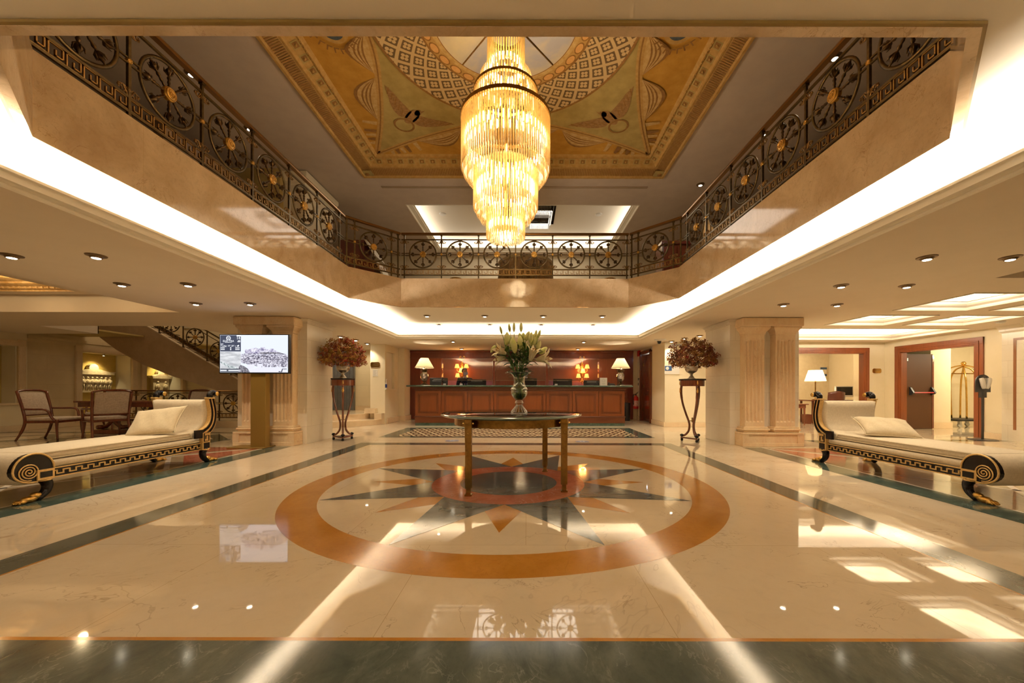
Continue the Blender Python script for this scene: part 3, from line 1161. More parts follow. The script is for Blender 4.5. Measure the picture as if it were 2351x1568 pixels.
def disc_ring(r0, r1, z, mats, name, n=96):
    b = MB()
    a = [b.b.verts.new((r0 * cos(2 * pi * i / n), r0 * sin(2 * pi * i / n), z)) for i in range(n)] if r0 else None
    e = [b.b.verts.new((r1 * cos(2 * pi * i / n), r1 * sin(2 * pi * i / n), z)) for i in range(n)]
    if a:
        b.bridge(a, e)
    else:
        b.face(e)
    return b.obj(name, mats, mural)


EDGE = [(-2.78, 2.9), (-2.38, 2.02), (-2.10, 1.245), (-1.92, .6), (-1.85, 0)]
EC = spline([(p[0], p[1], 0) for p in EDGE], 8)
ED = [Vector((-p.y * 2.78 / 2.9, -p.x * 2.9 / 2.78, 0)) for p in EC]
for sx in (1, -1):
    for sy in (1, -1):
        z = mz()
        T = lambda p, zz: (p[0] * sx, p[1] * sy, zz)
        b = MB()
        arcp = [(1.80 * cos(radians(a)), 1.80 * sin(radians(a))) for a in range(178, 91, -6)]
        outline = [(p.x, p.y) for p in EC] + arcp + [(p.x, p.y) for p in ED[::-1]][:-1]
        b.sheet([(p[0] * sx, p[1] * sy) for p in outline], z)
        b.obj('pendentive', m_olive, mural)
        z = mz()
        b = MB()
        for E_ in (EC, ED):
            for off, w, mi in ((0, .05, 0), (0, .012, 1)):
                b.mi = mi
                zz = z - mi * .001
                V = []
                for i, p in enumerate(E_):
                    t = (E_[min(i + 1, len(E_) - 1)] - E_[max(i - 1, 0)]).normalized()
                    nn = Vector((-t.y, t.x, 0))
                    V.append((b.b.verts.new(T(p + nn * w, zz)), b.b.verts.new(T(p - nn * w, zz))))
                for i in range(len(V) - 1):
                    b.face((V[i][0], V[i + 1][0], V[i + 1][1], V[i][1]))
        b.obj('pendentive_border', [m_ochre, m_brown], mural)
        # draped swags beside the borders
        for E_, sg in ((EC, 1), (ED, -1)):
            z = mz()
            b = MB()
            N_ = len(E_)
            for t0, t1, bulge in ((.30, .60, .30), (.64, .93, .30)):
                i0, i1 = int(t0 * (N_ - 1)), int(t1 * (N_ - 1))
                ch = E_[i0:i1 + 1]
                for mi, kk in ((1, 1.18), (0, 1.0)):
                    b.mi = mi
                    out = []
                    for k, p in enumerate(ch):
                        tt = (E_[min(i0 + k + 1, N_ - 1)] - E_[max(i0 + k - 1, 0)]).normalized()
                        nn = Vector((tt.y, -tt.x, 0)) * sg
                        s = sin(pi * k / (len(ch) - 1))
                        out.append((p + nn * (.05 + bulge * kk * s), p + nn * .05))
                    zz = z - (.0015 if mi == 0 else 0)
                    vs = [(b.b.verts.new(T(a, zz)), b.b.verts.new(T(c_, zz))) for a, c_ in out]
                    for k in range(len(vs) - 1):
                        b.face((vs[k][0], vs[k + 1][0], vs[k + 1][1], vs[k][1]))
                b.mi = 1
                for fr in (.3, .5, .7):
                    vs = []
                    for k, p in enumerate(ch):
                        tt = (E_[min(i0 + k + 1, N_ - 1)] - E_[max(i0 + k - 1, 0)]).normalized()
                        nn = Vector((tt.y, -tt.x, 0)) * sg
                        s = sin(pi * k / (len(ch) - 1))
                        vs.append((p + nn * (.05 + bulge * fr * s), p + nn * (.05 + bulge * fr * s + .028 * s)))
                    vv = [(b.b.verts.new(T(a, z - .003)), b.b.verts.new(T(c_, z - .003))) for a, c_ in vs]
                    for k in range(len(vv) - 1):
                        b.face((vv[k][0], vv[k + 1][0], vv[k + 1][1], vv[k][1]))
            for q in range(5):
                p = E_[int((.25 - q * .035) * (N_ - 1))]
                p2 = E_[int((.22 - q * .035) * (N_ - 1))]
                tt = (E_[3] - E_[1]).normalized()
                nn = Vector((tt.y, -tt.x, 0)) * sg
                b.mi = q % 2
                aa = p + nn * .06
                bb = p + nn * (.30 - q * .035) - tt * .05
                b.poly([T(aa + tt * .05, z), T(bb + tt * .03, z), T(bb - tt * .03, z), T(aa - tt * .05, z)])
            b.obj('swag', [m_cream, m_brown], mural)
        # eagle holding a wreath
        z = mz()
        dv = Vector((-2.78, 2.9, 0)).normalized()
        pv = Vector((dv.y, -dv.x, 0))
        def S(s, t, zz):
            return T(dv * s + pv * t, zz)
        b = MB()
        def shape(pts, zz):
            b.sheet([S(p[0], p[1], 0)[:2] for p in pts], zz)
        shape(arc(2.52, 0, .22, 0, 345, 20, .10), z)
        for sg in (1, -1):
            wing = [(2.62, .05 * sg), (2.66, .18 * sg), (2.60, .30 * sg), (2.48, .42 * sg), (2.30, .55 * sg), (2.16, .66 * sg), (2.22, .48 * sg), (2.30, .34 * sg), (2.36, .2 * sg), (2.42, .06 * sg)]
            b.mi = 0
            shape(wing, z)
            b.mi = 1
            for q in range(5):
                f0 = .15 + .16 * q
                pa = Vector(wing[0]).lerp(Vector(wing[5]), f0)
                shape([(pa.x + .06, pa.y), (pa.x - .09, pa.y + .05 * sg), (pa.x - .085, pa.y + .065 * sg), (pa.x + .055, pa.y + .02 * sg)], z - .001)
        b.mi = 0
        shape(arc(2.36, .03, .085, 0, 345, 14, .055), z)
        shape([(2.30, .05), (2.22, .09), (2.31, .085)], z)
        b.mi = 1
        n = 28
        ra = [b.b.verts.new(S(2.82 + .15 * cos(2 * pi * i / n), .15 * sin(2 * pi * i / n), z - .0012)) for i in range(n)]
        rb = [b.b.verts.new(S(2.82 + .185 * cos(2 * pi * i / n), .185 * sin(2 * pi * i / n), z - .0012)) for i in range(n)]
        b.bridge(ra, rb)
        b.obj('painted_eagle', [noisy('mural_eagle', (.25, .13, .04), (.38, .21, .07), 25, .8), m_brown], mural)
disc_ring(1.18, 1.80, mz(), lattice_mat(), 'lattice_ring')
disc_ring(1.79, 1.83, mz(), m_brown, 'lattice_border')
disc_ring(1.155, 1.185, mz(), m_brown, 'egg_band_border')
disc_ring(1.02, 1.155, mz(), m_ochre, 'egg_band')
z = mz()
b = MB()
for i in range(32):
    a = 2 * pi * i / 32
    c_ = Vector((1.10 * cos(a), 1.10 * sin(a)))
    er, et = Vector((cos(a), sin(a))), Vector((-sin(a), cos(a)))
    for mi, k in ((0, 1), (1, .78)):
        b.mi = mi
        b.sheet([tuple(c_ + er * (.06 * k * cos(radians(t))) + et * (.10 * k * sin(radians(t)))) for t in range(0, 360, 30)], z - mi * .001)
b.obj('egg_motif_row', [m_brown, m_orange], mural, kind='stuff')
disc_ring(.965, 1.03, mz() - .002, m_cream, 'sky_border')
disc_ring(.95, .968, mz() - .002, m_brown, 'sky_rim')
disc_ring(0, .955, mz() - .002, sky_mat(), 'painted_sky')
z = mz() - .003
for s in (1, -1):
    b = MB(); b.tube([(.16 * s, .1, z), (.66 * s, .68, z)], .012, 5); b.obj('bronze_rib', old_brass, mural)
for s in (1, -1):
    z = mz()
    b = MB()
    b.mi = 0
    b.sheet([(s * 2.32 + .25 * cos(radians(a)), .35 * sin(radians(a))) for a in range(0, 360, 12)], z)
    b.mi = 1
    b.sheet([(s * 2.32 + .19 * cos(radians(a)), .29 * sin(radians(a))) for a in range(0, 360, 12)], z - .001)
    b.mi = 0
    b.sheet([(s * 2.32 - .06, -.2), (s * 2.32 + .04, -.22), (s * 2.32 + .10, 0), (s * 2.32 + .03, .2), (s * 2.32 - .05, .16), (s * 2.32 - .1, 0)], z - .002)
    b.mi = 2
    for k in range(24):
        a = 2 * pi * k / 24
        p = Vector((s * 2.32 + .34 * cos(a), .46 * sin(a)))
        er, et = Vector((cos(a), sin(a))), Vector((-sin(a), cos(a)))
        b.sheet([tuple(p + er * .05), tuple(p + er * .05 + et * .02), tuple(p - er * .04 + et * .02), tuple(p - er * .04 - et * .05), tuple(p - er * .02 - et * .05), tuple(p - er * .02)], z)
    b.obj('painted_medallion', [m_ochre, m_navy, m_brown], mural)

# ------------------------------------------------------------------ balustrades round the opening
KEY_H = .115
def key_mesh(mb, x0, x1, z0, h, pitch=.112, th=.007, w=.009, y=0):
    n = max(1, round((x1 - x0) / pitch))
    p = (x1 - x0) / n
    S_ = [((0, 0), (0, 1)), ((0, 1), (.80, 1)), ((.80, 1), (.80, .25)), ((.80, .25), (.40, .25)), ((.40, .25), (.40, .62)), ((0, 0), (1, 0))]
    for i in range(n):
        for (a, c_) in S_:
            xa, xb = sorted((a[0], c_[0]))
            za, zb = sorted((a[1], c_[1]))
            mb.box(x0 + (i + xa) * p - w / 2, x0 + (i + xb) * p + w / 2, y - th, y + th, z0 + za * h - w / 2, z0 + zb * h + w / 2)


RING_R = .278
ZCEN = .527
def spoke_mesh():
    b = MB()
    b.lathe([(.007, .06), (.012, .075), (.009, .09), (.014, .11), (.010, .13), (.017, .15), (.012, .165), (.009, .17), (.016, .185), (.027, .205), (.029, .22), (.02, .235), (.011, .248), (.007, .258), (.010, .266), (.004, .276)], 8)
    for k in range(5):
        a = 2 * pi * k / 5
        b.tube([(.012 * cos(a), .012 * sin(a), .18), (.033 * cos(a), .033 * sin(a), .205), (.037 * cos(a), .037 * sin(a), .238)], [.004, .008, .003], 5)
    return b


def ring_mesh(r=RING_R):
    b = MB()
    n = 40
    for rr in (r,):
        pts = [(rr * cos(2 * pi * i / n), 0, rr * sin(2 * pi * i / n)) for i in range(n)]
        b.tube(pts, .0115, 6, closed=True, flat=1.5)
    return b


def hub_mesh():
    b = MB()
    b.lathe([(.02, -.028), (.05, -.026), (.062, -.018), (.066, -.006), (.066, .006), (.062, .018), (.05, .026), (.02, .028)], 20, ax=(0, 1, 0))
    for s in (1, -1):
        for rr, hh in ((.05, .026), (.03, .028), (.012, .03)):
            n = 18
            b.tube([(rr * cos(2 * pi * i / n), s * hh, rr * sin(2 * pi * i / n)) for i in range(n)], .0055, 5, closed=True)
    return b


proto_ring = ring_mesh().obj('wheel_ornament', bronze, smooth=True)
proto_hub = hub_mesh().obj('hub', gold, proto_ring, smooth=True)
proto_spokes = [spoke_mesh().obj('spoke', dark_iron, proto_ring, smooth=True)]
for k in range(8):
    s = proto_spokes[0] if k == 0 else proto_spokes[0].copy()
    if k:
        COL.objects.link(s)
    s.rotation_euler = (0, k * pi / 4, 0)
sc_b = MB()
for s in (1, -1):
    n = 9
    for (cx, cz, r, a0, a1) in ((.045, .0, .022, 180, 430), (.03, .04, .016, 200, 470), (.07, .02, .012, 120, 400)):
        pts = [(s * (cx + r * cos(radians(a0 + (a1 - a0) * i / n))), 0, cz + r * sin(radians(a0 + (a1 - a0) * i / n))) for i in range(n + 1)]
        sc_b.tube(pts, [.007 - .004 * i / n for i in range(n + 1)], 5)
    sc_b.tube([(0, 0, .07), (s * .02, 0, .03), (s * .05, 0, -.02), (s * .09, 0, -.01)], [.01, .009, .007, .004], 5)
    sc_b.ball((s * .085, 0, .005), .011, 6, 5)
sc_b.ball((0, 0, 0), .024, 8, 6, (1, .6, 1.4))
proto_scroll = sc_b.obj('scroll_ornament', noisy('worn_bronze', (.16, .09, .035), (.42, .25, .09), 60, .38, .8), smooth=True)
rb = MB()
rb.lathe([(.004, -.016), (.022, -.014), (.026, 0), (.022, .014), (.004, .016)], 12, ax=(0, 1, 0))
for s in (1, -1):
    for k in range(8):
        a = 2 * pi * k / 8
        rb.ball((.016 * cos(a), s * .013, .016 * sin(a)), .007, 5, 4)
proto_rosette = rb.obj('rosette', gold, smooth=True)
protos = [proto_ring, proto_scroll, proto_rosette]


def put(proto, parent, x, z, sx=1, flip=1):
    c_ = proto.copy()
    COL.objects.link(c_)
    c_.parent = parent
    c_.location = (x, 0, z)
    c_.scale = (sx, 1, flip)
    for ch in proto.children:
        d_ = ch.copy()
        COL.objects.link(d_)
        d_.parent = c_
    return c_


def balustrade(label, p0, p1, bays, x0, L, group='balustrades round the opening', posts=None, ext=(.0, .0), slope=None, name='balustrade', zb=ZF + .02, height=.955):
    """a railing from p0 to p1 (ground plan); the bays start x0 along it and each is L long"""
    d = Vector((p1[0] - p0[0], p1[1] - p0[1]))
    T = thing(name, label, 'railing', (p0[0], p0[1], zb), atan2(d.y, d.x), group)
    W_ = d.length
    a, e = -ext[0], W_ + ext[1]
    b = MB()
    prof = [(-.033, 0), (-.03, -.022), (.03, -.022), (.033, 0), (.026, .018), (.012, .027), (-.012, .027), (-.026, .018)]
    A = [b.b.verts.new((a, p[0], height + p[1])) for p in prof]
    B = [b.b.verts.new((e, p[0], height + p[1])) for p in prof]
    b.bridge(A, B); b.face(A); b.face(B[::-1])
    b.obj('handrail', handrail_m, T)
    b = MB()
    for z, h in ((.835, .011), (.215, .010), (.093, .010)):
        b.box(a, e, -.011, .011, z - h, z + h)
    xs = sorted(posts) if posts else [x0 + L * i for i in range(bays + 1)]
    cents = [x0 + L * (i + .5) for i in range(bays)]
    edges = [a] + [v for c_ in cents for v in (c_ - RING_R, c_ + RING_R)] + [e]
    for i in range(0, len(edges), 2):
        for zz in (ZCEN + .022, ZCEN - .022):
            b.box(edges[i], edges[i + 1], -.008, .008, zz - .007, zz + .007)
    b.obj('rail_bars', bronze, T)
    b = MB()
    key_mesh(b, a + .01, e - .01, .105, .098)
    b.obj('greek_key_band', noisy('key_gold', (.34, .19, .06), (.5, .3, .1), 30, .4, .7), T)
    for x in xs:
        b = MB()
        b.box(-.012, .012, -.012, .012, 0, height - .02)
        b.box(-.02, .02, -.022, .022, height - .045, height - .018)
        b.obj('post', bronze, T, loc=(x, 0, 0))
    for x in cents:
        put(proto_ring, T, x, ZCEN)
    pc = [x0 + L * i for i in range(bays + 1)]
    for x in pc:
        put(proto_scroll, T, x, .775)
        put(proto_scroll, T, x, .275, 1, -1)
        if x not in (pc[0], pc[-1]) or bays == 1:
            put(proto_rosette, T, x, ZCEN)
    return T


balustrade('bronze balustrade with wheel ornaments across the far side of the opening', (-2.62, 8.04), (2.14, 8.04), 6, .062, .777, ext=(0, 0))
balustrade('bronze wheel balustrade along the left edge of the upper gallery', (-3.43, 2.40), (-3.43, 7.20), 6, .157, .745)
balustrade('bronze wheel balustrade along the right edge of the upper gallery', (2.95, 7.20), (2.95, 2.40), 6, .173, .745)
balustrade('short bronze balustrade section across the far left corner of the opening', (-3.43, 7.22), (-2.65, 8.03), 1, .19, .745, posts=(.04, .19, .935, 1.08))
balustrade('short bronze balustrade section across the far right corner of the opening', (2.17, 8.03), (2.95, 7.22), 1, .19, .745, posts=(.04, .19, .935, 1.08))

# ------------------------------------------------------------------ great crystal chandelier
def crystal_mat():
    m = D.materials.new('chandelier_crystal')
    m.use_nodes = True
    nt = m.node_tree
    nt.nodes.clear()
    out = nt.nodes.new('ShaderNodeOutputMaterial')
    t = nt.nodes.new('ShaderNodeBsdfTransparent'); t.inputs[0].default_value = (1, .93, .8, 1)
    tr = nt.nodes.new('ShaderNodeBsdfTranslucent'); tr.inputs[0].default_value = (.50, .33, .11, 1)
    gs = nt.nodes.new('ShaderNodeBsdfGlossy'); gs.inputs[0].default_value = (1, .9, .7, 1); gs.inputs['Roughness'].default_value = .12
    m1 = nt.nodes.new('ShaderNodeMixShader'); m1.inputs[0].default_value = .38
    m2 = nt.nodes.new('ShaderNodeMixShader'); m2.inputs[0].default_value = .62
    nt.links.new(tr.outputs[0], m1.inputs[1]); nt.links.new(gs.outputs[0], m1.inputs[2])
    nt.links.new(t.outputs[0], m2.inputs[1]); nt.links.new(m1.outputs[0], m2.inputs[2])
    nt.links.new(m2.outputs[0], out.inputs[0])
    return m


crystal = crystal_mat()
bulb_m = emis('warm_bulb', (1, .84, .56), 11)
CX_, CYc = -.25, 4.6
ch = thing('crystal_chandelier', 'great tiered crystal chandelier hanging in the opening, lit warm gold', 'chandelier', (CX_, CYc, 0))
b = MB()
b.lathe([(.02, 5.9), (.16, 5.89), (.17, 5.84), (.10, 5.80), (.06, 5.74), (.06, 5.62)][::-1], 20)
b.obj('canopy', old_brass, ch, smooth=True)
b = MB(); b.cyl((0, 0, 3.0), (0, 0, 5.7), .018, n=8); b.obj('stem', old_brass, ch)
b = MB(); b.lathe([(.10, 5.48), (.13, 5.50), (.13, 5.66), (.10, 5.70)], 16); b.obj('drum', mat('dark_drum', (.03, .02, .015), .5), ch)
def hoop(r, z, h=.03, t=.016):
    b = MB()
    b.lathe([(r - t, z - h), (r + t, z - h), (r + t, z + h), (r - t, z + h)], 40, caps=False)
    b.lathe([(r - t, z + h), (r - t, z - h)], 40, caps=False)
    return b.obj('rim_hoop', old_brass, ch, smooth=False)
hoop(.2175, 5.37, .02)
hoop(.371, 4.64, .016)
hoop(.523, 4.32, .022)
TIERS = [(.2175, 5.36, 4.88, 44, .0105), (.371, 4.63, 4.24, 72, .0105), (.30, 4.85, 4.66, 58, .0105), (.523, 4.31, 3.70, 104, .0105),
         (.50, 3.90, 3.64, 100, .007), (.455, 3.80, 3.585, 92, .007), (.379, 3.72, 3.24, 78, .0105), (.345, 3.36, 3.17, 70, .007), (.30, 3.30, 3.105, 62, .007), (.225, 3.24, 2.895, 46, .0105), (.19, 3.06, 2.865, 40, .007), (.12, 3.0, 2.85, 24, .007)]
rest = MB()
mesh_cache = {}
single = []
for (r, z1, z0, n, rad) in TIERS:
    for i in range(n):
        a = 2 * pi * (i + .5) / n
        single.append((r, z1, z0, a, rad))
def rodmesh(mb, x, y, z0, z1, rad):
    mb.lathe([(.002, z0), (rad * .9, z0 + .018), (rad, z1 - .02), (rad * .5, z1)], 5, (x, y, 0), caps=False)
front = [s for s in single if sin(s[3]) < -.35 and s[0] in (.523, .379, .225)]
front.sort(key=lambda s: sin(s[3]) - (s[1] - s[2]))
front = front[:98]
fs = set(front)
for s in single:
    if s in fs:
        k = (s[1], s[2], s[4])
        if k not in mesh_cache:
            b = MB(); rodmesh(b, 0, 0, s[2], s[1], s[4])
            o_ = b.obj('crystal_rod', crystal, ch, smooth=True)
            mesh_cache[k] = o_
        else:
            o_ = mesh_cache[k].copy(); COL.objects.link(o_)
        o_.location = (s[0] * cos(s[3]), s[0] * sin(s[3]), 0)
        o_.rotation_euler = (0, 0, s[3])
    else:
        rodmesh(rest, s[0] * cos(s[3]), s[0] * sin(s[3]), s[2], s[1], s[4])
rest.obj('crystal_rods', crystal, ch, smooth=True, kind='stuff')
bm_ = MB(); bm_.lathe([(.002, -.05), (.007, -.04), (.007, .04), (.002, .05)], 5); pb = bm_.obj('bulb', bulb_m, ch, smooth=True)
first = True
for (r, z, n) in ((.185, 4.95, 26), (.27, 4.74, 20), (.49, 4.06, 56), (.46, 3.97, 40), (.345, 3.50, 44), (.32, 3.44, 30), (.195, 3.04, 26), (.33, 4.50, 26), (.06, 2.93, 8)):
    for i in range(n):
        o_ = pb if first else pb.copy()
        if not first:
            COL.objects.link(o_)
        first = False
        a = 2 * pi * i / n
        o_.location = (r * cos(a), r * sin(a), z)
for z, w in ((5.0, 20), (4.05, 42), (3.5, 30), (3.05, 18)):
    lamp('chandelier_light', 'POINT', (0, 0, z), w, (1, .74, .42), .24 if z < 4.9 else .12, ch)

# ------------------------------------------------------------------ downlights
def downlight_proto():
    T = thing('downlight', '', 'ceiling light')
    b = MB()
    b.lathe([(.030, -.030), (.044, -.032), (.058, -.012), (.083, -.008), (.086, 0), (.03, 0)], 20, caps=False)
    b.obj('rim', noisy('downlight_bronze', (.16, .10, .05), (.24, .16, .08), 20, .4, .6), T, smooth=False)
    b = MB()
    b.lathe([(.001, -.036), (.03, -.035), (.043, -.028)], 16, caps=False)
    b.obj('lens', emis('downlight_glow', (1, .88, .66), 14), T)
    l = D.lights.new('downlight_beam', 'SPOT')
    l.energy = 26; l.color = (1, .83, .60); l.spot_size = radians(115); l.spot_blend = .8; l.shadow_soft_size = .03
    o_ = D.objects.new('downlight_beam', l); COL.objects.link(o_); o_.parent = T; o_.location = (0, 0, -.045)
    return T


dl = downlight_proto()
ROW = {4.0: 'nearest', 5.09: 'middle', 6.23: 'farthest'}
DL = []
for y in (4.0, 5.09, 6.23):
    for x, s in ((-5.37, 'outer'), (-4.49, 'inner')):
        DL.append((x, y, ZC, 'round bronze downlight in the %s row over the left daybed, %s of its pair' % (ROW[y], s)))
    for x, s in ((4.18, 'inner'), (5.05, 'outer')):
        DL.append((x, y, ZC, 'round bronze downlight in the %s row over the right daybed, %s of its pair' % (ROW[y], s)))
for i, x in enumerate((-2.33, -.975, .40, 1.785)):
    DL.append((x, 9.0, ZS, '%s downlight of the front row in the raised white ceiling before the desk' % ('leftmost', 'second', 'third', 'rightmost')[i]))
    DL.append((x, 10.25, ZS, '%s downlight of the back row in the raised white ceiling before the desk' % ('leftmost', 'second', 'third', 'rightmost')[i]))
DL += [(-4.91, 10.14, ZC, 'downlight above the left flower stand, nearest of three toward the steps'), (-4.83, 10.86, ZC, 'downlight above the curved steps, middle of three'), (-4.85, 11.69, ZC, 'downlight above the curved steps, farthest of three'),
       (4.46, 9.85, ZC, 'downlight above the right flower stand, nearest to the marble pier'), (4.27, 10.35, ZC, 'downlight above the right flower stand, nearer the desk'), (4.17, 11.0, ZC, 'small dark downlight by the wall left of the right flower stand'),
       (-2.12, 11.11, ZC, 'downlight in the low ceiling over the left half of the reception counter'), (1.67, 11.15, ZC, 'downlight in the low ceiling over the right half of the reception counter'),
       (-2.21, 13.1, ZC, 'downlight above the left wall sconce behind the desk'), (1.77, 13.15, ZC, 'downlight above the right wall sconce behind the desk')]
for y, s in ((5.6, 'nearer'), (6.78, 'farther')):
    DL.append((-4.9, y, ZU, '%s downlight in the grey upper ceiling above the left balustrade' % s))
for x, y, s in ((4.26, 5.3, 'nearest'), (4.3, 6.9, 'middle'), (3.9, 8.6, 'farthest')):
    DL.append((x, y, ZU, '%s downlight in the grey upper ceiling above the right balustrade' % s))
for i, (x, y, z, lab) in enumerate(DL):
    o_ = dl if i == 0 else dup(dl, (x, y, z))
    o_.location = (x, y, z)
    o_['label'] = lab
for x, s in ((-2.37, 'left'), (2.04, 'right')):
    b = MB(); b.lathe([(.045, -.02), (.09, -.014), (.10, 0)], 20)
    b.obj
    T = thing('smoke_detector', 'round white ceiling speaker on the %s of the upper light recess' % s, 'ceiling speaker', (x, 10.83, ZU + .34))
    b.obj('cover', white_p, T)
b = MB(); b.lathe([(.03, -.045), (.06, -.04), (.075, -.015), (.075, 0)], 16)
tag(b.obj('smoke_detector', white_p, loc=(9.55, 7.72, ZC)), 'small white smoke detector on the ceiling right of the light coffers', 'smoke detector')
b = MB(); b.lathe([(.12, -.03), (.15, -.02), (.16, 0)], 20)
tag(b.obj('ceiling_speaker', white_p, loc=(3.72, 10.65, ZC)), 'flat round white speaker on the low ceiling near the right cove corner', 'ceiling speaker')
b = MB(); b.ball((0, 0, -.04), .055, 10, 8); b.lathe([(.05, -.03), (.065, -.005), (.065, 0)], 14)
tag(b.obj('security_camera', black, loc=(3.80, 10.95, ZC)), 'small black dome camera hanging from the ceiling left of the right dried flowers', 'camera')
DL_gone = None

# small square chandelier in its pocket
sc = thing('small_chandelier', 'square unlit crystal chandelier in a bronze ceiling pocket beyond the balustrade', 'chandelier', (.36, 10.75, 0))
grey_crystal = glass('grey_crystal', (.8, .8, .8), .35, .08, .3)
b = MB(); b.box(-.38, .38, -.5, .5, 6.38, 6.48); b.obj('base_plate', grey_m, sc)
for k, (w, z1, z0) in enumerate(((.38, 6.38, 6.02), (.33, 6.1, 5.86), (.28, 5.95, 5.74))):
    b = MB()
    n = 16
    for i in range(n):
        t = -w + 2 * w * (i + .5) / n
        for (x, y) in ((t, -w * 1.3), (t, w * 1.3), (-w, t * 1.3), (w, t * 1.3)):
            b.box(x - .012, x + .012, y - .012, y + .012, z0, z1)
    b.obj('crystal_tier', grey_crystal, sc)

# ------------------------------------------------------------------ things seen through the balustrade
T = thing('draped_round_table', 'round table under a pleated brown cloth behind the far balustrade', 'table', (-.02, 9.2, ZF))
b = MB()
def drape(u, v):
    a = 2 * pi * u
    r = .60 + (.10 + .035 * sin(a * 34) + .02 * sin(a * 13)) * (1 - v) * .9 + .012 * sin(a * 34)
    return (r * cos(a), r * sin(a), .74 * v + .002)
b.grid(drape, 204, 8, True)
b.lathe([(.60, .735), (.615, .75), (.60, .765), (.0, .77)], 48, caps=False)
b.obj('pleated_cloth', fabric('brown_drape', (.20, .115, .045), (.30, .18, .075), 50), T, smooth=True)
b = MB(); b.lathe([(.62, .70), (.66, .73), (.635, .765), (.60, .775)], 60, caps=False); b.obj('fringe', fabric('fringe', (.34, .22, .09), (.42, .29, .13), 80), T)
for x, s in ((-1.65, 'left'), (1.95, 'right')):
    b = MB(); b.lathe([(.13, 0), (.14, .02), (.14, .30), (.15, .31), (.13, .31), (.12, .05)], 20)
    tag(b.obj('brass_bin', brass, loc=(x, 9.0, ZF)), 'low brass drum on the upper floor %s of the draped table' % s, 'bin')
T = thing('dark_cabinet', 'dark wooden stepped cabinet with pale edges behind the left end of the gallery', 'cabinet', (-4.15, 9.6, ZF))
b = MB(); b.box(-.45, .15, -.15, .5, 0, 1.40); b.obj('upper_case', darkpanel, T)
b = MB(); b.box(-.2, .42, -.2, .45, 0, .88); b.obj('lower_case', mahogany, T)
b = MB(); b.prism([(.15, 1.40), (.19, 1.40), (.44, 1.0), (.40, 1.0)], .6, 'y', -.15); b.obj('edge_strip', white_trim, T)
b = MB(); b.prism([(.42, .88), (.46, .88), (.66, .5), (.62, .5)], .6, 'y', -.2); b.obj('edge_strip', white_trim, T)
T = thing('wardrobe', 'dark wooden cabinet against the back beyond the right gallery corner', 'cabinet', (3.72, 9.7, ZF))
b = MB(); b.bbox(-.35, .35, -.2, .3, 0, 1.32, .01); b.obj('body', mahogany, T)
b = MB(); b.bbox(-.38, .38, -.24, .32, 1.32, 1.40, .01); b.obj('cornice', darkpanel, T)
for s in (-1, 1):
    b = MB(); b.bbox(s * .175 - .16, s * .175 + .16, -.225, -.2, .08, 1.27, .006); b.obj('door', mahogany, T)
T = thing('curtain', 'tan curtain hanging behind the right gallery balustrade', 'curtain', (4.45, 9.1, ZF))
b = MB(); b.grid(lambda u, v: (-.25 + .5 * u + .0 * v, .04 * sin(u * 40), 1.75 * v), 60, 2); b.obj('folds', fabric('tan_curtain', (.40, .25, .10), (.5, .33, .15), 40), T, smooth=True, solid=.006)
for i, x in enumerate((-1.75, -.72, 1.35, 2.4)):
    b = MB(); b.grid(lambda u, v: (-.5 + u, .035 * sin(u * 75), .02 + 1.0 * v), 90, 2)
    tag(b.obj('sheer_curtain', fabric('sheer', (.62, .60, .58), (.72, .69, .66), 60), smooth=True, loc=(x, 13.2, ZF), solid=.004), ('pale sheer curtain at the back of the gallery, %s from the left' % ('first', 'second', 'third', 'fourth')[i]), 'curtain')
area('upper_room_light', (0, 11.2, 5.9), 3, 2, 40, WHITE, (0, 0, -1))
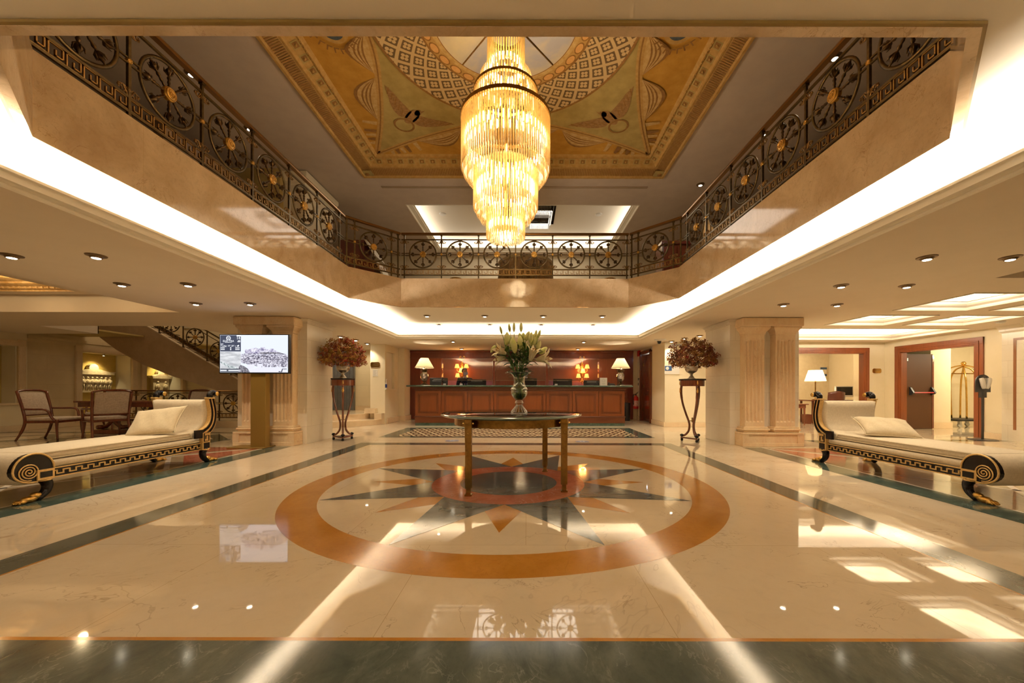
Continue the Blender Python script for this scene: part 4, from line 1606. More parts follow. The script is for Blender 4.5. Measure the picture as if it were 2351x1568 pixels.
# ------------------------------------------------------------------ daybeds
def daybed(label, loc, rz, pillow_side):
    T = thing('daybed', label, 'daybed', loc, rz, 'empire style daybeds')
    hw = .42
    # side rails with a running key in gold
    for s in (-1, 1):
        b = MB()
        b.box(s * (hw - .05) - .02, s * (hw - .05) + .02 if False else s * (hw - .05) + .02, .12, 2.02, .205, .295)
        R_ = b.obj('side_rail', lacquer, T)
        b = MB()
        xo = s * (hw - .028)
        for z in (.205, .295):
            b.box(xo - .006, xo + .006, .12, 2.02, z - .005, z + .005)
        n = 17
        p = 1.88 / n
        for i in range(n):
            y0 = .13 + i * p
            for (ya, yb, za, zb) in ((0, .5, .228, .240), (.44, .56, .228, .272), (.5, 1, .262, .274), (.94, 1.06, .228, .272)):
                b.box(xo - .005, xo + .005, y0 + ya * p, y0 + yb * p, za, zb)
        b.obj('running_key', gilt, R_)
    for yy in (.10, 2.0):
        b = MB(); b.box(-hw + .06, hw - .06, yy, yy + .04, .2, .30); b.obj('cross_rail', lacquer, T)
    # upholstered seat, mattress
    b = MB(); b.bbox(-hw + .035, hw - .035, .16, 2.06, .298, .375, .03); b.obj('seat_base', linen, T, smooth=True)
    b = MB()
    def matt(u, v):
        a = 2 * pi * u
        return (0, 0, 0)
    b.bbox(-hw + .06, hw - .06, .28, 2.07, .378, .468, .035)
    mo = b.obj('mattress', linen, T, smooth=True)
    b = MB()
    for z in (.455, .392):
        q = arc(0, 0, 1, 0, 360, 1)
        P = [(-hw + .062, .31), (-hw + .062, 2.05), (hw - .062, 2.05), (hw - .062, .31)]
        b.tube([(x, y, z) for x, y in P], .006, 6, closed=True)
    b.obj('piping', linen2, mo)
    # rolled foot end
    b = MB(); b.tube([(-hw + .03, 2.18, .325), (-hw + .06, 2.18, .325), (hw - .06, 2.18, .325), (hw - .03, 2.18, .325)], [.135, .15, .15, .135], 32)
    b.obj('foot_roll', linen, T, smooth=True)
    for s in (-1, 1):
        xo = s * hw
        b = MB()
        D_ = [(2.01, .215), (2.01, .31)] + [(2.165 - .155 * cos(radians(a)), .315 + .155 * sin(radians(a))) for a in range(0, 181, 12)] + [(2.165 + .155 * cos(radians(a)), .315 - .12 * sin(radians(a))) for a in range(15, 100, 14)]
        b.prism(D_, .05, 'x', xo - .025 - s * .015)
        sc_ = b.obj('scroll_end', lacquer, T)
        b = MB()
        xf = xo + s * .014
        b.tube([(xf, p[0], p[1]) for p in D_[1:]], .009, 6)
        b.tube([(xf, 2.20 + (.006 + .0235 * a / 360) * cos(radians(-a)), .298 + (.006 + .0235 * a / 360) * sin(radians(-a))) for a in range(0, 1190, 20)], .0062, 6, flat=1)
        b.obj('gilt_scroll', gilt, sc_, smooth=True)
        b = MB()
        b.box(xf - .008, xf + .006, 2.01, 2.145, .205, .305)
        b.mi = 1
        b.box(xf - .002, xf + .008 * s if s > 0 else xf + .002, 2.035, 2.12, .225, .285)
        xa, xb = sorted((xf, xf + s * .012))
        b.box(xa, xb, 2.03, 2.125, .226, .284)
        b.obj('corner_block', [gilt, lacquer], T)
        # rear block and sabre post
        b = MB()
        b.box(xo - .045, xo + .012, .115, .245, .20, .45) if s > 0 else b.box(xo - .012, xo + .045, .115, .245, .20, .45)
        b.mi = 1
        xa, xb = sorted((xo + s * .010, xo + s * .018))
        b.box(xa, xb, .13, .23, .215, .30)
        for (y0, y1, z0, z1) in ((.135, .225, .44, .452), (.215, .228, .32, .44), (.135, .228, .318, .33), (.135, .148, .33, .41), (.135, .20, .40, .412), (.19, .202, .355, .41)):
            b.box(xa, xb, y0, y1, z0, z1 - .005)
        b.mi = 2
        xa, xb = sorted((xo - s * .02, xo + s * .012))
        b.box(xa, xb, .245, .36, .375, .495)
        b.obj('corner_block', [gilt, lacquer, lacquer], T)
        ctr = spline([(0, .235, .43), (0, .12, .50), (0, .055, .60), (0, .04, .75), (0, .085, .95)], 8)
        def band(mb, wi, wo, x0, x1):
            V = []
            for i, p in enumerate(ctr):
                t = (ctr[min(i + 1, len(ctr) - 1)] - ctr[max(i - 1, 0)]).normalized()
                n_ = Vector((0, -t.z, t.y))
                k = 1 + .25 * (1 - i / (len(ctr) - 1))
                V.append([mb.b.verts.new((x, p.y + n_.y * w * k, p.z + n_.z * w * k)) for x, w in ((x0, wi), (x1, wi), (x1, wo), (x0, wo))])
            for i in range(len(V) - 1):
                mb.bridge(V[i], V[i + 1])
            mb.face(V[0]); mb.face(V[-1])
        b = MB()
        x0, x1 = sorted((xo - s * .05, xo + s * .005))
        band(b, -.052, .052, x0, x1)
        post = b.obj('sabre_post', gilt, T)
        b = MB()
        x0, x1 = sorted((xo, xo + s * .009))
        band(b, -.042, -.012, x0, x1)
        band(b, .012, .042, x0, x1)
        b.obj('black_inlay', lacquer, post)
        b = MB()
        b.bbox(xo - .035 - s * .02, xo + .035 - s * .02, .03, .145, .945, .965, .004)
        b.obj('gilt_collar', gilt, post)
        b = MB()
        b.tube(spline([(xo - s * .02, .088, .96), (xo - s * .02, .085, 1.0), (xo - s * .02, .055, 1.035), (xo - s * .02, .01, 1.035), (xo - s * .02, -.015, 1.015)], 5), [.036 + .004 * sin(i * .3) for i in range(21)], 12)
        fin = b.obj('rolled_finial', lacquer, T, smooth=True)
        b = MB()
        b.tube([(xo - .045 - s * .02, 0, 1.018), (xo + .045 - s * .02, 0, 1.018)], .033, 16)
        b.obj('finial_boss', lacquer, fin, smooth=True)
        b = MB()
        for ss in (-1, 1):
            b.lathe([(.001, .012), (.012, .010), (.02, .004), (.03, .006), (.033, 0), (.033, -.004)], 14, (xo - s * .02 + ss * .046, 0, 1.018), ax=(ss, 0, 0))
        for k in range(7):
            b.ball((xo - s * .02, .10 - .012 * k, .98 + .009 * k), .004, 5, 4)
        b.obj('gilt_rosette', gold, fin, smooth=True)
    # curved upholstered back
    b = MB()
    ctr = spline([(0, .36, .40), (0, .235, .47), (0, .15, .55), (0, .115, .70), (0, .135, .93)], 8)
    V = []
    for i, p in enumerate(ctr):
        t = (ctr[min(i + 1, len(ctr) - 1)] - ctr[max(i - 1, 0)]).normalized()
        n_ = Vector((0, -t.z, t.y))
        e = .06 if i < len(ctr) - 2 else (.045 if i == len(ctr) - 2 else .015)
        ring_ = []
        for x, w in ((-hw + .05, -.045), (-hw + .07, -e), (hw - .07, -e), (hw - .05, -.045), (hw - .05, .035), (-hw + .05, .035)):
            ring_.append(b.b.verts.new((x, p.y - n_.y * w * -1, p.z + n_.z * w)))
        V.append(ring_)
    for i in range(len(V) - 1):
        b.bridge(V[i], V[i + 1])
    b.face(V[0]); b.face(V[-1])
    b.obj('back_cushion', linen, T, smooth=True, bevel=.012)
    # lion-paw legs
    for s in (-1, 1):
        for end, y0, dy in ((0, .17, -1), (1, 2.06, 1)):
            xo = s * (hw - .03)
            b = MB()
            pts = spline([(xo, y0, .21), (xo, y0 - dy * .03, .15), (xo, y0 - dy * .015, .08), (xo, y0 + dy * .05, .02)], 6)
            b.tube(pts, [.052 - .018 * i / len(pts) for i in range(len(pts))], 12, flat=.85)
            lg = b.obj('leg', lacquer, T, smooth=True)
            b = MB()
            b.tube([(xo + .05 * cos(2 * pi * i / 14), y0 + .05 * sin(2 * pi * i / 14), .195) for i in range(14)], .009, 6, closed=True)
            b.obj('rope_collar', gilt, lg, smooth=True)
            b = MB()
            b.ball((xo, y0 + dy * .11, .034), .045, 12, 8, (.85, 1.5, .72))
            b.ball((xo, y0 + dy * .06, .055), .04, 10, 7, (.9, 1.2, .9))
            for k in (-1.5, -.5, .5, 1.5):
                yy = y0 + dy * (.185 - .008 * abs(k))
                b.ball((xo + k * .021, yy, .022), .0165, 8, 6, (.8, 1.7, 1.1))
                b.ball((xo + k * .021, yy + dy * .024, .014), .011, 6, 5, (.6, 1.3, .9))
            b.obj('lion_paw', gold, lg, smooth=True)
    return T


daybed('cream daybed on lion paws, left side of the lobby before the screen kiosk', (-5.15, 5.84, 0), pi, 1)
daybed('cream daybed on lion paws, right side of the lobby before the doorways', (4.85, 5.90, 0), pi, -1)


def cushion(label, loc, rx, ry, rz, w=.56, h=.40, t=.15):
    b = MB()
    def top(sg):
        def fn(u, v):
            x, y = (u - .5) * 2, (v - .5) * 2
            k = (1 - x ** 4) * (1 - y ** 4)
            pin = 1 - .10 * (1 - x * x) * abs(y) ** 3 - 0.0
            pin2 = 1 - .10 * (1 - y * y) * abs(x) ** 3
            z = sg * t / 2 * max(k, 0) ** .55
            z += .006 * sin(x * 9 + y * 4) * k
            return (x * w / 2 * pin2, y * h / 2 * pin, z)
        return fn
    b.grid(top(1), 20, 16)
    b.grid(top(-1), 20, 16)
    bmesh.ops.remove_doubles(b.b, verts=b.b.verts[:], dist=1e-4)
    T = thing('cushion', label, 'cushion', loc)
    T.rotation_euler = (rx, ry, rz)
    b.obj('cover', linen2, T, smooth=True)
    b = MB()
    pts = []
    for x, y, in [(-1 + 2 * i / 12, -1) for i in range(12)] + [(1, -1 + 2 * i / 12) for i in range(12)] + [(1 - 2 * i / 12, 1) for i in range(12)] + [(-1, 1 - 2 * i / 12) for i in range(12)]:
        pin = 1 - .10 * (1 - x * x) * abs(y) ** 3
        pin2 = 1 - .10 * (1 - y * y) * abs(x) ** 3
        pts.append((x * w / 2 * pin2, y * h / 2 * pin, 0))
    b.tube(pts, .006, 6, closed=True)
    b.obj('piping', linen2, T, smooth=True)
    return T


cushion('square beige cushion leaning back on the left daybed', (-5.10, 5.28, .635), radians(52), radians(-7), radians(6), .64, .46)
cushion('square beige cushion lying slanted on the right daybed', (4.90, 5.22, .585), radians(27), radians(3), radians(-18), .62, .46)

# ------------------------------------------------------------------ centre table with lilies
TX, TY = -.17, 4.525
T = thing('round_table', 'round dark glass table on square brass legs at the centre of the star', 'table', (TX, TY, 0))
b = MB(); b.lathe([(.0, .790), (.79, .790), (.812, .797), (.818, .806), (.806, .8165), (.785, .8195), (.0, .8195)], 96, caps=False)
m_ = mat('dark_glass_top', (.008, .013, .011), .025, spec=.12)
b.obj('glass_top', m_, T, smooth=True)
b = MB(); b.lathe([(.79, .788), (.818, .80), (.822, .806), (.818, .812), (.806, .818)], 96, caps=False); b.obj('bevelled_rim', mat('green_glass_edge', (.12, .16, .13), .05, coat=.8), T, smooth=True)
b = MB(); b.lathe([(.655, .695), (.665, .695), (.665, .782), (.655, .782)], 72, caps=False); b.lathe([(.655, .782), (.655, .695)], 72, caps=False)
b.obj('apron_ring', old_brass, T, smooth=False)
for k in range(4):
    a = radians(53.9 + 90 * k)
    cx, cy = .73 * cos(a), .73 * sin(a)
    b = MB()
    def sq(w, z, dx=0, dy=0):
        return [b.b.verts.new((sx * w, sy * w, z)) for sx, sy in ((-1, -1), (1, -1), (1, 1), (-1, 1))]
    ls = [(.036, 0), (.036, .018), (.024, .022), (.024, .035), (.022, .06), (.034, .60), (.036, .74), (.034, .785)]
    R_ = [sq(w, z) for w, z in ls]
    for i in range(len(R_) - 1):
        b.bridge(R_[i], R_[i + 1])
    b.face(R_[0]); b.face(R_[-1])
    for s in (-1, 1):
        for ss in (-.012, 0, .012):
            b.box(ss - .003, ss + .003, s * .030 - .004, s * .030 + .004, .08, .52)
            b.box(s * .030 - .004, s * .030 + .004, ss - .003, ss + .003, .08, .52)
    lg = b.obj('leg', old_brass, T, loc=(cx * .98, cy * .98, 0))
    lg.rotation_euler = (0, 0, 0)
    b = MB()
    for s in (-1, 1):
        b.lathe([(.001, .006), (.009, .004), (.011, 0)], 10, (0, -.036, .64), ax=(0, -1, 0))
        b.lathe([(.001, .006), (.009, .004), (.011, 0)], 10, (s * .05, -.03, .745), ax=(0, -1, 0))
    b.obj('screw', brass, lg)
b = MB()
for k in range(2):
    a = radians(53.9 + 90 * k)
    b.tube([(.66 * cos(a), .66 * sin(a), .70), (.2 * cos(a), .2 * sin(a), .668), (-.2 * cos(a), -.2 * sin(a), .668), (-.66 * cos(a), -.66 * sin(a), .70)], .011, 6)
b.obj('cross_stretcher', old_brass, T)

VX_, VY_, VZ_ = -.08, 4.42, .8215
T = thing('glass_vase', 'tall urn shaped clear glass vase holding lilies on the round table', 'vase', (VX_, VY_, VZ_))
vp = [(.100, 0), (.098, .008), (.09, .02), (.055, .062), (.036, .088), (.032, .098), (.045, .108), (.05, .12), (.045, .135), (.034, .146), (.045, .155), (.075, .185), (.094, .22), (.097, .25), (.09, .262), (.099, .272), (.10, .28), (.08, .30), (.068, .325), (.063, .36), (.066, .40), (.078, .435), (.10, .455), (.138, .464), (.141, .468)]
b = MB()
b.lathe(vp, 48, caps=False)
b.lathe([(.136, .466), (.095, .452), (.072, .432), (.060, .40), (.057, .36), (.062, .325), (.074, .298), (.09, .27), (.085, .24), (.065, .19), (.03, .155)], 48, caps=False)
b.obj('glass_body', vase_glass, T, smooth=True)
b = MB()
for k in range(16):
    a = 2 * pi * k / 16
    b.tube([(r * cos(a), r * sin(a), z) for r, z in ((.098, .01), (.088, .025), (.056, .064), (.037, .09))], .0035, 5)
for k in range(4):
    pts = []
    for i in range(9):
        t = i / 8
        a = 2 * pi * (k + t) / 4
        zz = .285 + .045 * sin(pi * t)
        rr = .083 - .018 * sin(pi * t) + .003
        pts.append((rr * cos(a), rr * sin(a), zz))
    b.tube(pts, .0035, 5)
b.tube([(.139 * cos(2 * pi * i / 48), .139 * sin(2 * pi * i / 48), .467) for i in range(48)], .0035, 6, closed=True)
b.obj('cut_ridges', glass('ridge_glass', (.95, .97, .93), .35, .05, .5), T, smooth=True)
b = MB(); b.lathe([(.03, .156), (.064, .192), (.083, .24), (.087, .27), (.073, .297), (.060, .325), (.055, .36), (.057, .39), (.0, .39)], 32, caps=False)
b.obj('water', glass('vase_water', (.80, .84, .68), .03, .02, .2), T, smooth=True)

lily_white = noisy('lily_petal', (.80, .70, .42), (.88, .82, .62), 14, .6)
lily_bud = noisy('lily_bud', (.50, .52, .14), (.68, .66, .30), 9, .55)
lily_green = noisy('lily_leaf', (.035, .085, .015), (.09, .16, .03), 12, .45)
stem_green = noisy('lily_stem', (.10, .19, .035), (.17, .27, .06), 20, .5)
R_ = random.Random(7)


def leaf(mb, base, d, L, w, droop=.3, n=6):
    d = Vector(d).normalized()
    side = d.cross(Vector((0, 0, 1)))
    side = side.normalized() if side.length > .01 else Vector((1, 0, 0))
    up = side.cross(d).normalized()
    V = []
    for i in range(n + 1):
        t = i / n
        c_ = Vector(base) + d * (L * t) - Vector((0, 0, 1)) * (droop * L * t * t)
        ww = w * sin(pi * min(t * .92 + .06, 1)) ** .8
        V.append((mb.b.verts.new(c_ - side * ww + up * ww * .25), mb.b.verts.new(c_), mb.b.verts.new(c_ + side * ww + up * ww * .25)))
    for i in range(n):
        mb.face((V[i][0], V[i][1], V[i + 1][1], V[i + 1][0]))
        mb.face((V[i][1], V[i][2], V[i + 1][2], V[i + 1][1]))


def bud(base, d, L, r, parent, m_, nm='bud'):
    b = MB()
    b.lathe([(.002, 0), (r * .55, L * .08), (r * .9, L * .3), (r, L * .5), (r * .8, L * .75), (r * .35, L * .94), (.001, L)], 10, base, ax=d)
    return b.obj(nm, m_, parent, smooth=True)


def bloom(base, d, L, parent, openness=1.0):
    d = Vector(d).normalized()
    M_ = d.to_track_quat('Z', 'Y').to_matrix()
    b = MB()
    for k in range(6):
        a = 2 * pi * k / 6
        e = Vector((cos(a), sin(a), 0)); tn = Vector((-sin(a), cos(a), 0))
        V = []
        N_ = 7
        for i in range(N_ + 1):
            t = i / N_
            rr = L * (.05 + .14 * t + openness * .42 * t ** 3)
            zz = L * (t - openness * .22 * t ** 4)
            w = L * (.13 + (.03 if k % 2 else 0)) * sin(pi * min(.97, t * .9 + .1)) ** .8
            row = []
            for j, q in enumerate((-1, -.5, 0, .5, 1)):
                p = e * (rr + .02 * L * abs(q)) + tn * (w * q) + Vector((0, 0, zz + .015 * L * sin(t * 11 + q * 2)))
                row.append(b.b.verts.new(Vector(base) + M_ @ p))
            V.append(row)
        for i in range(N_):
            for j in range(4):
                b.face((V[i][j], V[i][j + 1], V[i + 1][j + 1], V[i + 1][j]))
    o_ = b.obj('bloom', lily_white, parent, smooth=True)
    b = MB()
    for k in range(6):
        a = 2 * pi * k / 6 + .3
        p1 = Vector(base) + M_ @ Vector((.10 * L * cos(a), .10 * L * sin(a), .75 * L))
        b.tube([Vector(base), p1], .0016, 4)
        b.ball(p1, .006, 5, 4)
    b.obj('stamens', mat('stamen', (.35, .16, .03), .8) if not D.materials.get('stamen') else D.materials['stamen'], o_)
    return o_


# px measured targets (x, z, dy) of the heads relative to the vase axis
STEMS = [
    # top x, top z, y, kinds
    ('lily stem leaning far left, one fat green bud under a curved leaf', -.27, 1.63, .02, [('bud', -.275, 1.60, -.02, .10, .024, (-.5, 0, -.8))], 1.3),
    ('lily stem on the left with pale half open blooms and a thin upright bud', -.20, 1.74, -.03, [('bud', -.20, 1.73, 0, .10, .016, (-.25, 0, 1)), ('bloom', -.15, 1.50, -.08, .17, .9, (-.75, -.5, .35)), ('bloom', -.16, 1.46, -.02, .15, .7, (-.8, -.3, -.2)), ('bud', -.145, 1.60, -.04, .15, .033, (.05, -.1, 1))], 1.2),
    ('tallest lily stem left of centre with a grey green bud at its tip', -.11, 1.79, .05, [('bud', -.11, 1.76, .04, .10, .018, (-.12, 0, 1)), ('bud', -.10, 1.55, -.03, .16, .03, (.25, -.2, 1)), ('bud', -.125, 1.63, .05, .12, .03, (-.1, .1, 1))], 1.1),
    ('lily stem with one yellow closed flower facing the camera', -.065, 1.78, -.04, [('bud', -.062, 1.75, -.03, .11, .018, (.02, 0, 1)), ('bud', -.045, 1.50, -.10, .165, .036, (-.12, -.15, 1))], .9),
    ('straight lily stem at the middle with a tall bud and two lower ones', .02, 1.78, .03, [('bud', .02, 1.76, .02, .11, .02, (0, 0, 1)), ('bud', .01, 1.55, -.03, .16, .035, (0, -.1, 1)), ('bud', .003, 1.66, .06, .1, .018, (-.02, 0, 1)), ('bud', .032, 1.54, .05, .13, .028, (.15, .1, 1))], .9),
    ('lily stem right of the middle topped by two plump green buds', .08, 1.73, .0, [('bud', .075, 1.65, -.02, .12, .03, (.35, 0, 1)), ('bud', .045, 1.66, .06, .10, .026, (0, 0, 1)), ('bloom', .08, 1.55, .06, .12, .6, (-.1, .5, .8))], .8),
    ('lily stem on the right with three long pale green buds', .14, 1.72, -.02, [('bud', .125, 1.62, -.04, .13, .028, (.12, -.1, 1)), ('bud', .15, 1.58, .0, .16, .032, (.1, 0, 1)), ('bud', .17, 1.60, .05, .15, .026, (.3, .1, 1)), ('bud', .185, 1.70, .02, .085, .018, (.15, 0, 1))], 1.1),
    ('lily stem on the far right with the widest open white trumpet flower', .23, 1.70, .03, [('bud', .215, 1.69, .02, .10, .018, (.3, 0, 1)), ('bloom', .195, 1.43, -.06, .20, 1.1, (.85, -.35, .12)), ('bud', .20, 1.54, .02, .13, .03, (.35, 0, 1)), ('bud', .23, 1.51, .07, .13, .034, (.7, .2, .6))], 1.3),
    ('lily stem with a broad cream bloom opening up to the right', .13, 1.52, -.10, [('bloom', .125, 1.42, -.10, .19, .75, (.35, -.35, .95)), ('bloom', .02, 1.42, .05, .13, .6, (-.2, .6, .8))], 1.0),
]
for si, (lab, tx, tz, ty, heads, lean) in enumerate(STEMS):
    T = thing('lily_stem', lab, 'flower', (VX_, VY_, 0), 0, 'lilies in the glass vase')
    a = si * 2.4
    foot = Vector((.03 * cos(a), .03 * sin(a), VZ_ + .17))
    neck = Vector((tx * .16 + .012 * cos(a), ty * .16 + .012 * sin(a), VZ_ + .37))
    mid = Vector((tx * .42, ty * .45, 1.42))
    top = Vector((tx * .8, ty * .8, max(1.5, tz - .16)))
    pts = spline([foot, neck, mid, top], 6)
    b = MB(); b.tube(pts, [.008 - .003 * i / len(pts) for i in range(len(pts))], 7); b.obj('stem', stem_green, T, smooth=True)
    for h in heads:
        hb = Vector((h[1], h[3], h[2]))
        b = MB()
        q = top if hb.z > 1.5 else mid
        pq = min(pts, key=lambda p: (p - hb).length + max(0, p.z - hb.z + .03) * 3)
        b.tube(spline([pq, pq.lerp(hb, .5) + Vector((0, 0, .02)), hb], 4), .0035, 5)
        b.obj('flower_stalk', stem_green, T, smooth=True)
        if h[0] == 'bud':
            bud(hb, h[6], h[4], h[5], T, lily_bud)
        else:
            bloom(hb, h[6], h[4], T, h[5])
    nl = 19
    for k in range(nl):
        t = .40 + .58 * k / nl
        p = pts[min(int(t * len(pts)), len(pts) - 1)]
        aa = k * 2.4 + si
        dx = (cos(aa) + (tx * 3.5), sin(aa) * .9, .55 + R_.uniform(-.3, .5))
        b = MB(); leaf(b, p, dx, R_.uniform(.10, .16), R_.uniform(.014, .023), R_.uniform(.1, .5))
        b.obj('leaf', lily_green, T, smooth=True)

# ------------------------------------------------------------------ flower stands with dried arrangements
def stand(label, loc, rz):
    T = thing('flower_stand', label, 'plant stand', loc, rz, 'tripod flower stands')
    b = MB(); b.lathe([(.0, 1.285), (.258, 1.285), (.268, 1.295), (.268, 1.312), (.262, 1.32), (.0, 1.322)], 6, caps=False, sq=True); b.obj('top', mat('black_marble_top', (.03, .022, .02), .12), T)
    b = MB(); b.lathe([(.238, 1.165), (.24, 1.285)], 36); b.obj('drum_apron', mahogany, T, smooth=False)
    b = MB()
    b.prism([(.235 * cos(radians(90 + 120 * k)), .235 * sin(radians(90 + 120 * k))) for k in range(3)], .03, 'z', .055)
    b.obj('base_shelf', mahogany_l, T, bevel=.006)
    for k in range(3):
        a = radians(90 + 120 * k)
        pr = [(.215, 1.17), (.222, 1.08), (.215, .95), (.185, .78), (.125, .58), (.07, .42), (.055, .32), (.075, .21), (.14, .13), (.21, .105)]
        P = spline([(r * cos(a), r * sin(a), z) for r, z in pr], 5)
        b = MB(); b.tube(P, [.031 if i < 12 else .026 for i in range(len(P))], 8, flat=.8)
        lg = b.obj('leg', mahogany_l, T, smooth=True)
        b = MB()
        b.ball((.238 * cos(a), .238 * sin(a), 1.06), .022, 8, 6, (1, 1, 2.2)); b.ball((.244 * cos(a), .244 * sin(a), 1.11), .015, 8, 6)
        b.ball((.245 * cos(a), .245 * sin(a), 1.225), .015, 8, 6, (1, 1, 2.6)); b.ball((.246 * cos(a), .246 * sin(a), 1.265), .011, 8, 6)
        b.obj('gilt_mount', gold, lg, smooth=True)
        b = MB(); b.ball((.205 * cos(a), .205 * sin(a), .118), .04, 10, 7, (1, 1, .8)); b.obj('claw', lacquer, lg, smooth=True)
        b = MB(); b.lathe([(.018, 0), (.026, .012), (.026, .04), (.018, .056)], 12, (.205 * cos(a), .205 * sin(a), 0)); b.obj('foot', lacquer, T, smooth=True)
    b = MB(); b.lathe([(.005, .40), (.018, .42), (.055, .425), (.055, .435), (.018, .44), (.012, .47), (.02, .49), (.002, .505)], 10); b.obj('centre_finial', old_brass, T, smooth=True)
    return T


stand('mahogany tripod flower stand before the left marble pier, near the curved steps', (-3.93, 8.22, 0), radians(-154.5))
stand('mahogany tripod flower stand before the right marble pier', (3.52, 8.12, 0), radians(181))


def urn(label, loc):
    T = thing('silver_urn', label, 'urn', loc, 0, 'silver urns on the flower stands')
    b = MB(); b.lathe([(.075, 0), (.078, .012), (.06, .02), (.05, .04), (.028, .07), (.024, .085), (.04, .095), (.026, .105), (.05, .115), (.10, .145), (.125, .19), (.13, .235), (.125, .25), (.135, .255), (.13, .26), (.118, .255), (.115, .20), (.05, .14)], 32, caps=False)
    b.obj('bowl', silver, T, smooth=True)
    return T


urn('silver footed urn with dried flowers on the left stand', (-3.93, 8.22, 1.324))
urn('silver footed urn with dried flowers on the right stand', (3.50, 8.12, 1.324))


def arrangement(label, loc, seed, cols, w, h, wild):
    rnd = random.Random(seed)
    T = thing('dried_flowers', label, 'flowers', loc, 0, 'dried flower arrangements')
    mats_ = [noisy('dried_%d_%d' % (seed, i), tuple(v * .75 for v in c_), c_, 14, .8) for i, c_ in enumerate(cols)]
    mbs = [MB() for _ in cols]
    tw = MB()
    for i in range(400):
        a = rnd.uniform(0, 2 * pi)
        el = math.asin(rnd.uniform(-.42, 1))
        k = rnd.uniform(.25, 1.0) ** .45
        d = Vector((cos(a) * cos(el), sin(a) * cos(el), sin(el)))
        c_ = Vector((d.x * w, d.y * w * .85, d.z * h + .20)) * k
        c_.z = max(c_.z, -.02 - .06 * rnd.random() if d.xy.length > .55 else .05)
        mi = rnd.choices(range(len(cols)), [5, 5, 4, 3, 1][:len(cols)])[0]
        if i % 5 == 0:
            tw.tube([(d.x * .02, d.y * .02, 0), c_ * .55 + Vector((0, 0, .03)), c_], .0022, 3, caps=False)
        mb = mbs[mi]
        if wild and rnd.random() < .35:
            c_ *= 1.08
        nn = rnd.randint(10, 16)
        R0 = rnd.uniform(.045, .075)
        for j in range(nn):
            dd = Vector((rnd.gauss(0, 1), rnd.gauss(0, 1), rnd.gauss(0, 1))).normalized()
            p = c_ + dd * (R0 * rnd.uniform(.3, 1))
            s = rnd.uniform(.014, .028)
            u = dd.orthogonal().normalized()
            v = dd.cross(u)
            tilt = rnd.uniform(-.6, .6)
            u = (u + dd * tilt).normalized()
            mb.poly([p - u * s, p - v * s * .6 + dd * s * .2, p + u * s, p + v * s * .6 + dd * s * .3])
    for i, mb in enumerate(mbs):
        mb.obj('red_blooms' if i == 4 else 'dried_blooms', mats_[i], T, recalc=False, kind='stuff')
    tw.obj('twigs', mat('twig_%d' % seed, (.09, .045, .02), .8), T, kind='stuff')
    b = MB()
    for j in range(14 if not wild else 9):
        a = rnd.uniform(0, 2 * pi)
        r = rnd.uniform(.4, .95) * w
        p0 = Vector((r * cos(a), -abs(r * sin(a)) * .9 - .05, rnd.uniform(.02, .35)))
        pts = spline([p0, p0 + Vector((.02, -.03, .06)), p0 + Vector((.05, -.05, .06)), p0 + Vector((.07, -.06, .02))], 4)
        b.tube(pts, [.012 - .007 * abs(i - 6) / 6 for i in range(len(pts))], 6)
    b.obj('grass_heads', mats_[2], T, smooth=True, kind='stuff')


arrangement('full round bouquet of rust and ochre dried flowers in the left urn', (-3.93, 8.22, 1.575), 3, [(.40, .12, .05), (.46, .20, .055), (.46, .27, .06), (.30, .075, .045), (.42, .03, .02)], .48, .42, False)
arrangement('spiky bouquet of brown and rust dried leaves in the right urn', (3.52, 8.12, 1.575), 11, [(.33, .125, .04), (.40, .20, .06), (.30, .10, .05), (.20, .055, .03), (.38, .02, .02)], .48, .40, True)
# ------------------------------------------------------------------ reception
# panelled wall behind the desk
b = MB()
b.box(-4.165, 3.84, 13.80, 13.9, .02, ZC - .02)
b.mi = 1
for x0, x1 in ((-4.165, -3.80), (3.46, 3.84)):
    b.box(x0, x1, 13.76, 13.80, .02, ZC - .03)
b.box(-4.165, 3.84, 13.755, 13.80, 2.22, ZC - .03)
b.box(-4.165, 3.84, 13.74, 13.80, 2.20, 2.235)
b.box(-4.165, 3.84, 13.72, 13.80, 2.40, ZC - .012)
for x in (-3.62, 3.28):
    b.mi = 2
    b.box(x, x + .045, 13.77, 13.80, .3, 2.16)
b.mi = 1
for x in (-1.63, -.16, 1.30):
    b.box(x - .004, x + .004, 13.797, 13.80, .1, 2.22)
struct(b, 'wall_desk_panelling', [backwood, darkpanel, cherry])

T = thing('reception_desk', 'long cherry wood reception desk with a green marble counter top', 'desk', (-.185, 11.45, 0))
HW = 3.135
b = MB()
b.box(-HW + .02, HW - .02, .03, .72, .26, 1.16)
b.obj('body', cherry, T)
b = MB()
b.box(-HW - .0, HW + .0, -.01, .70, .085, .275)
b.bbox(-HW - .02, HW + .02, -.03, .72, .255, .285, .008)
b.obj('skirting', cherry_h, T)
b = MB(); b.box(-HW + .01, HW - .01, .0, .70, 0, .085); b.obj('plinth', counter_green, T)
b = MB()
for (z0, z1, d) in ((1.04, 1.085, .0), (1.085, 1.125, .03), (1.125, 1.158, .065)):
    b.bbox(-HW - d, HW + d, -d, .72, z0, z1, .008)
b.obj('cornice', cherry_h, T)
b = MB(); b.bbox(-3.36, 3.335, -.17, .74, 1.158, 1.208, .022); b.obj('counter_top', counter_green, T, smooth=False)
b = MB(); b.bbox(-3.1, 3.1, .74, 1.35, .72, .76, .008); b.box(-3.1, -3.06, .76, 1.33, 0, .72); b.box(3.06, 3.1, .76, 1.33, 0, .72); b.obj('work_top', cherry_h, T)
pw = 2 * HW / 8
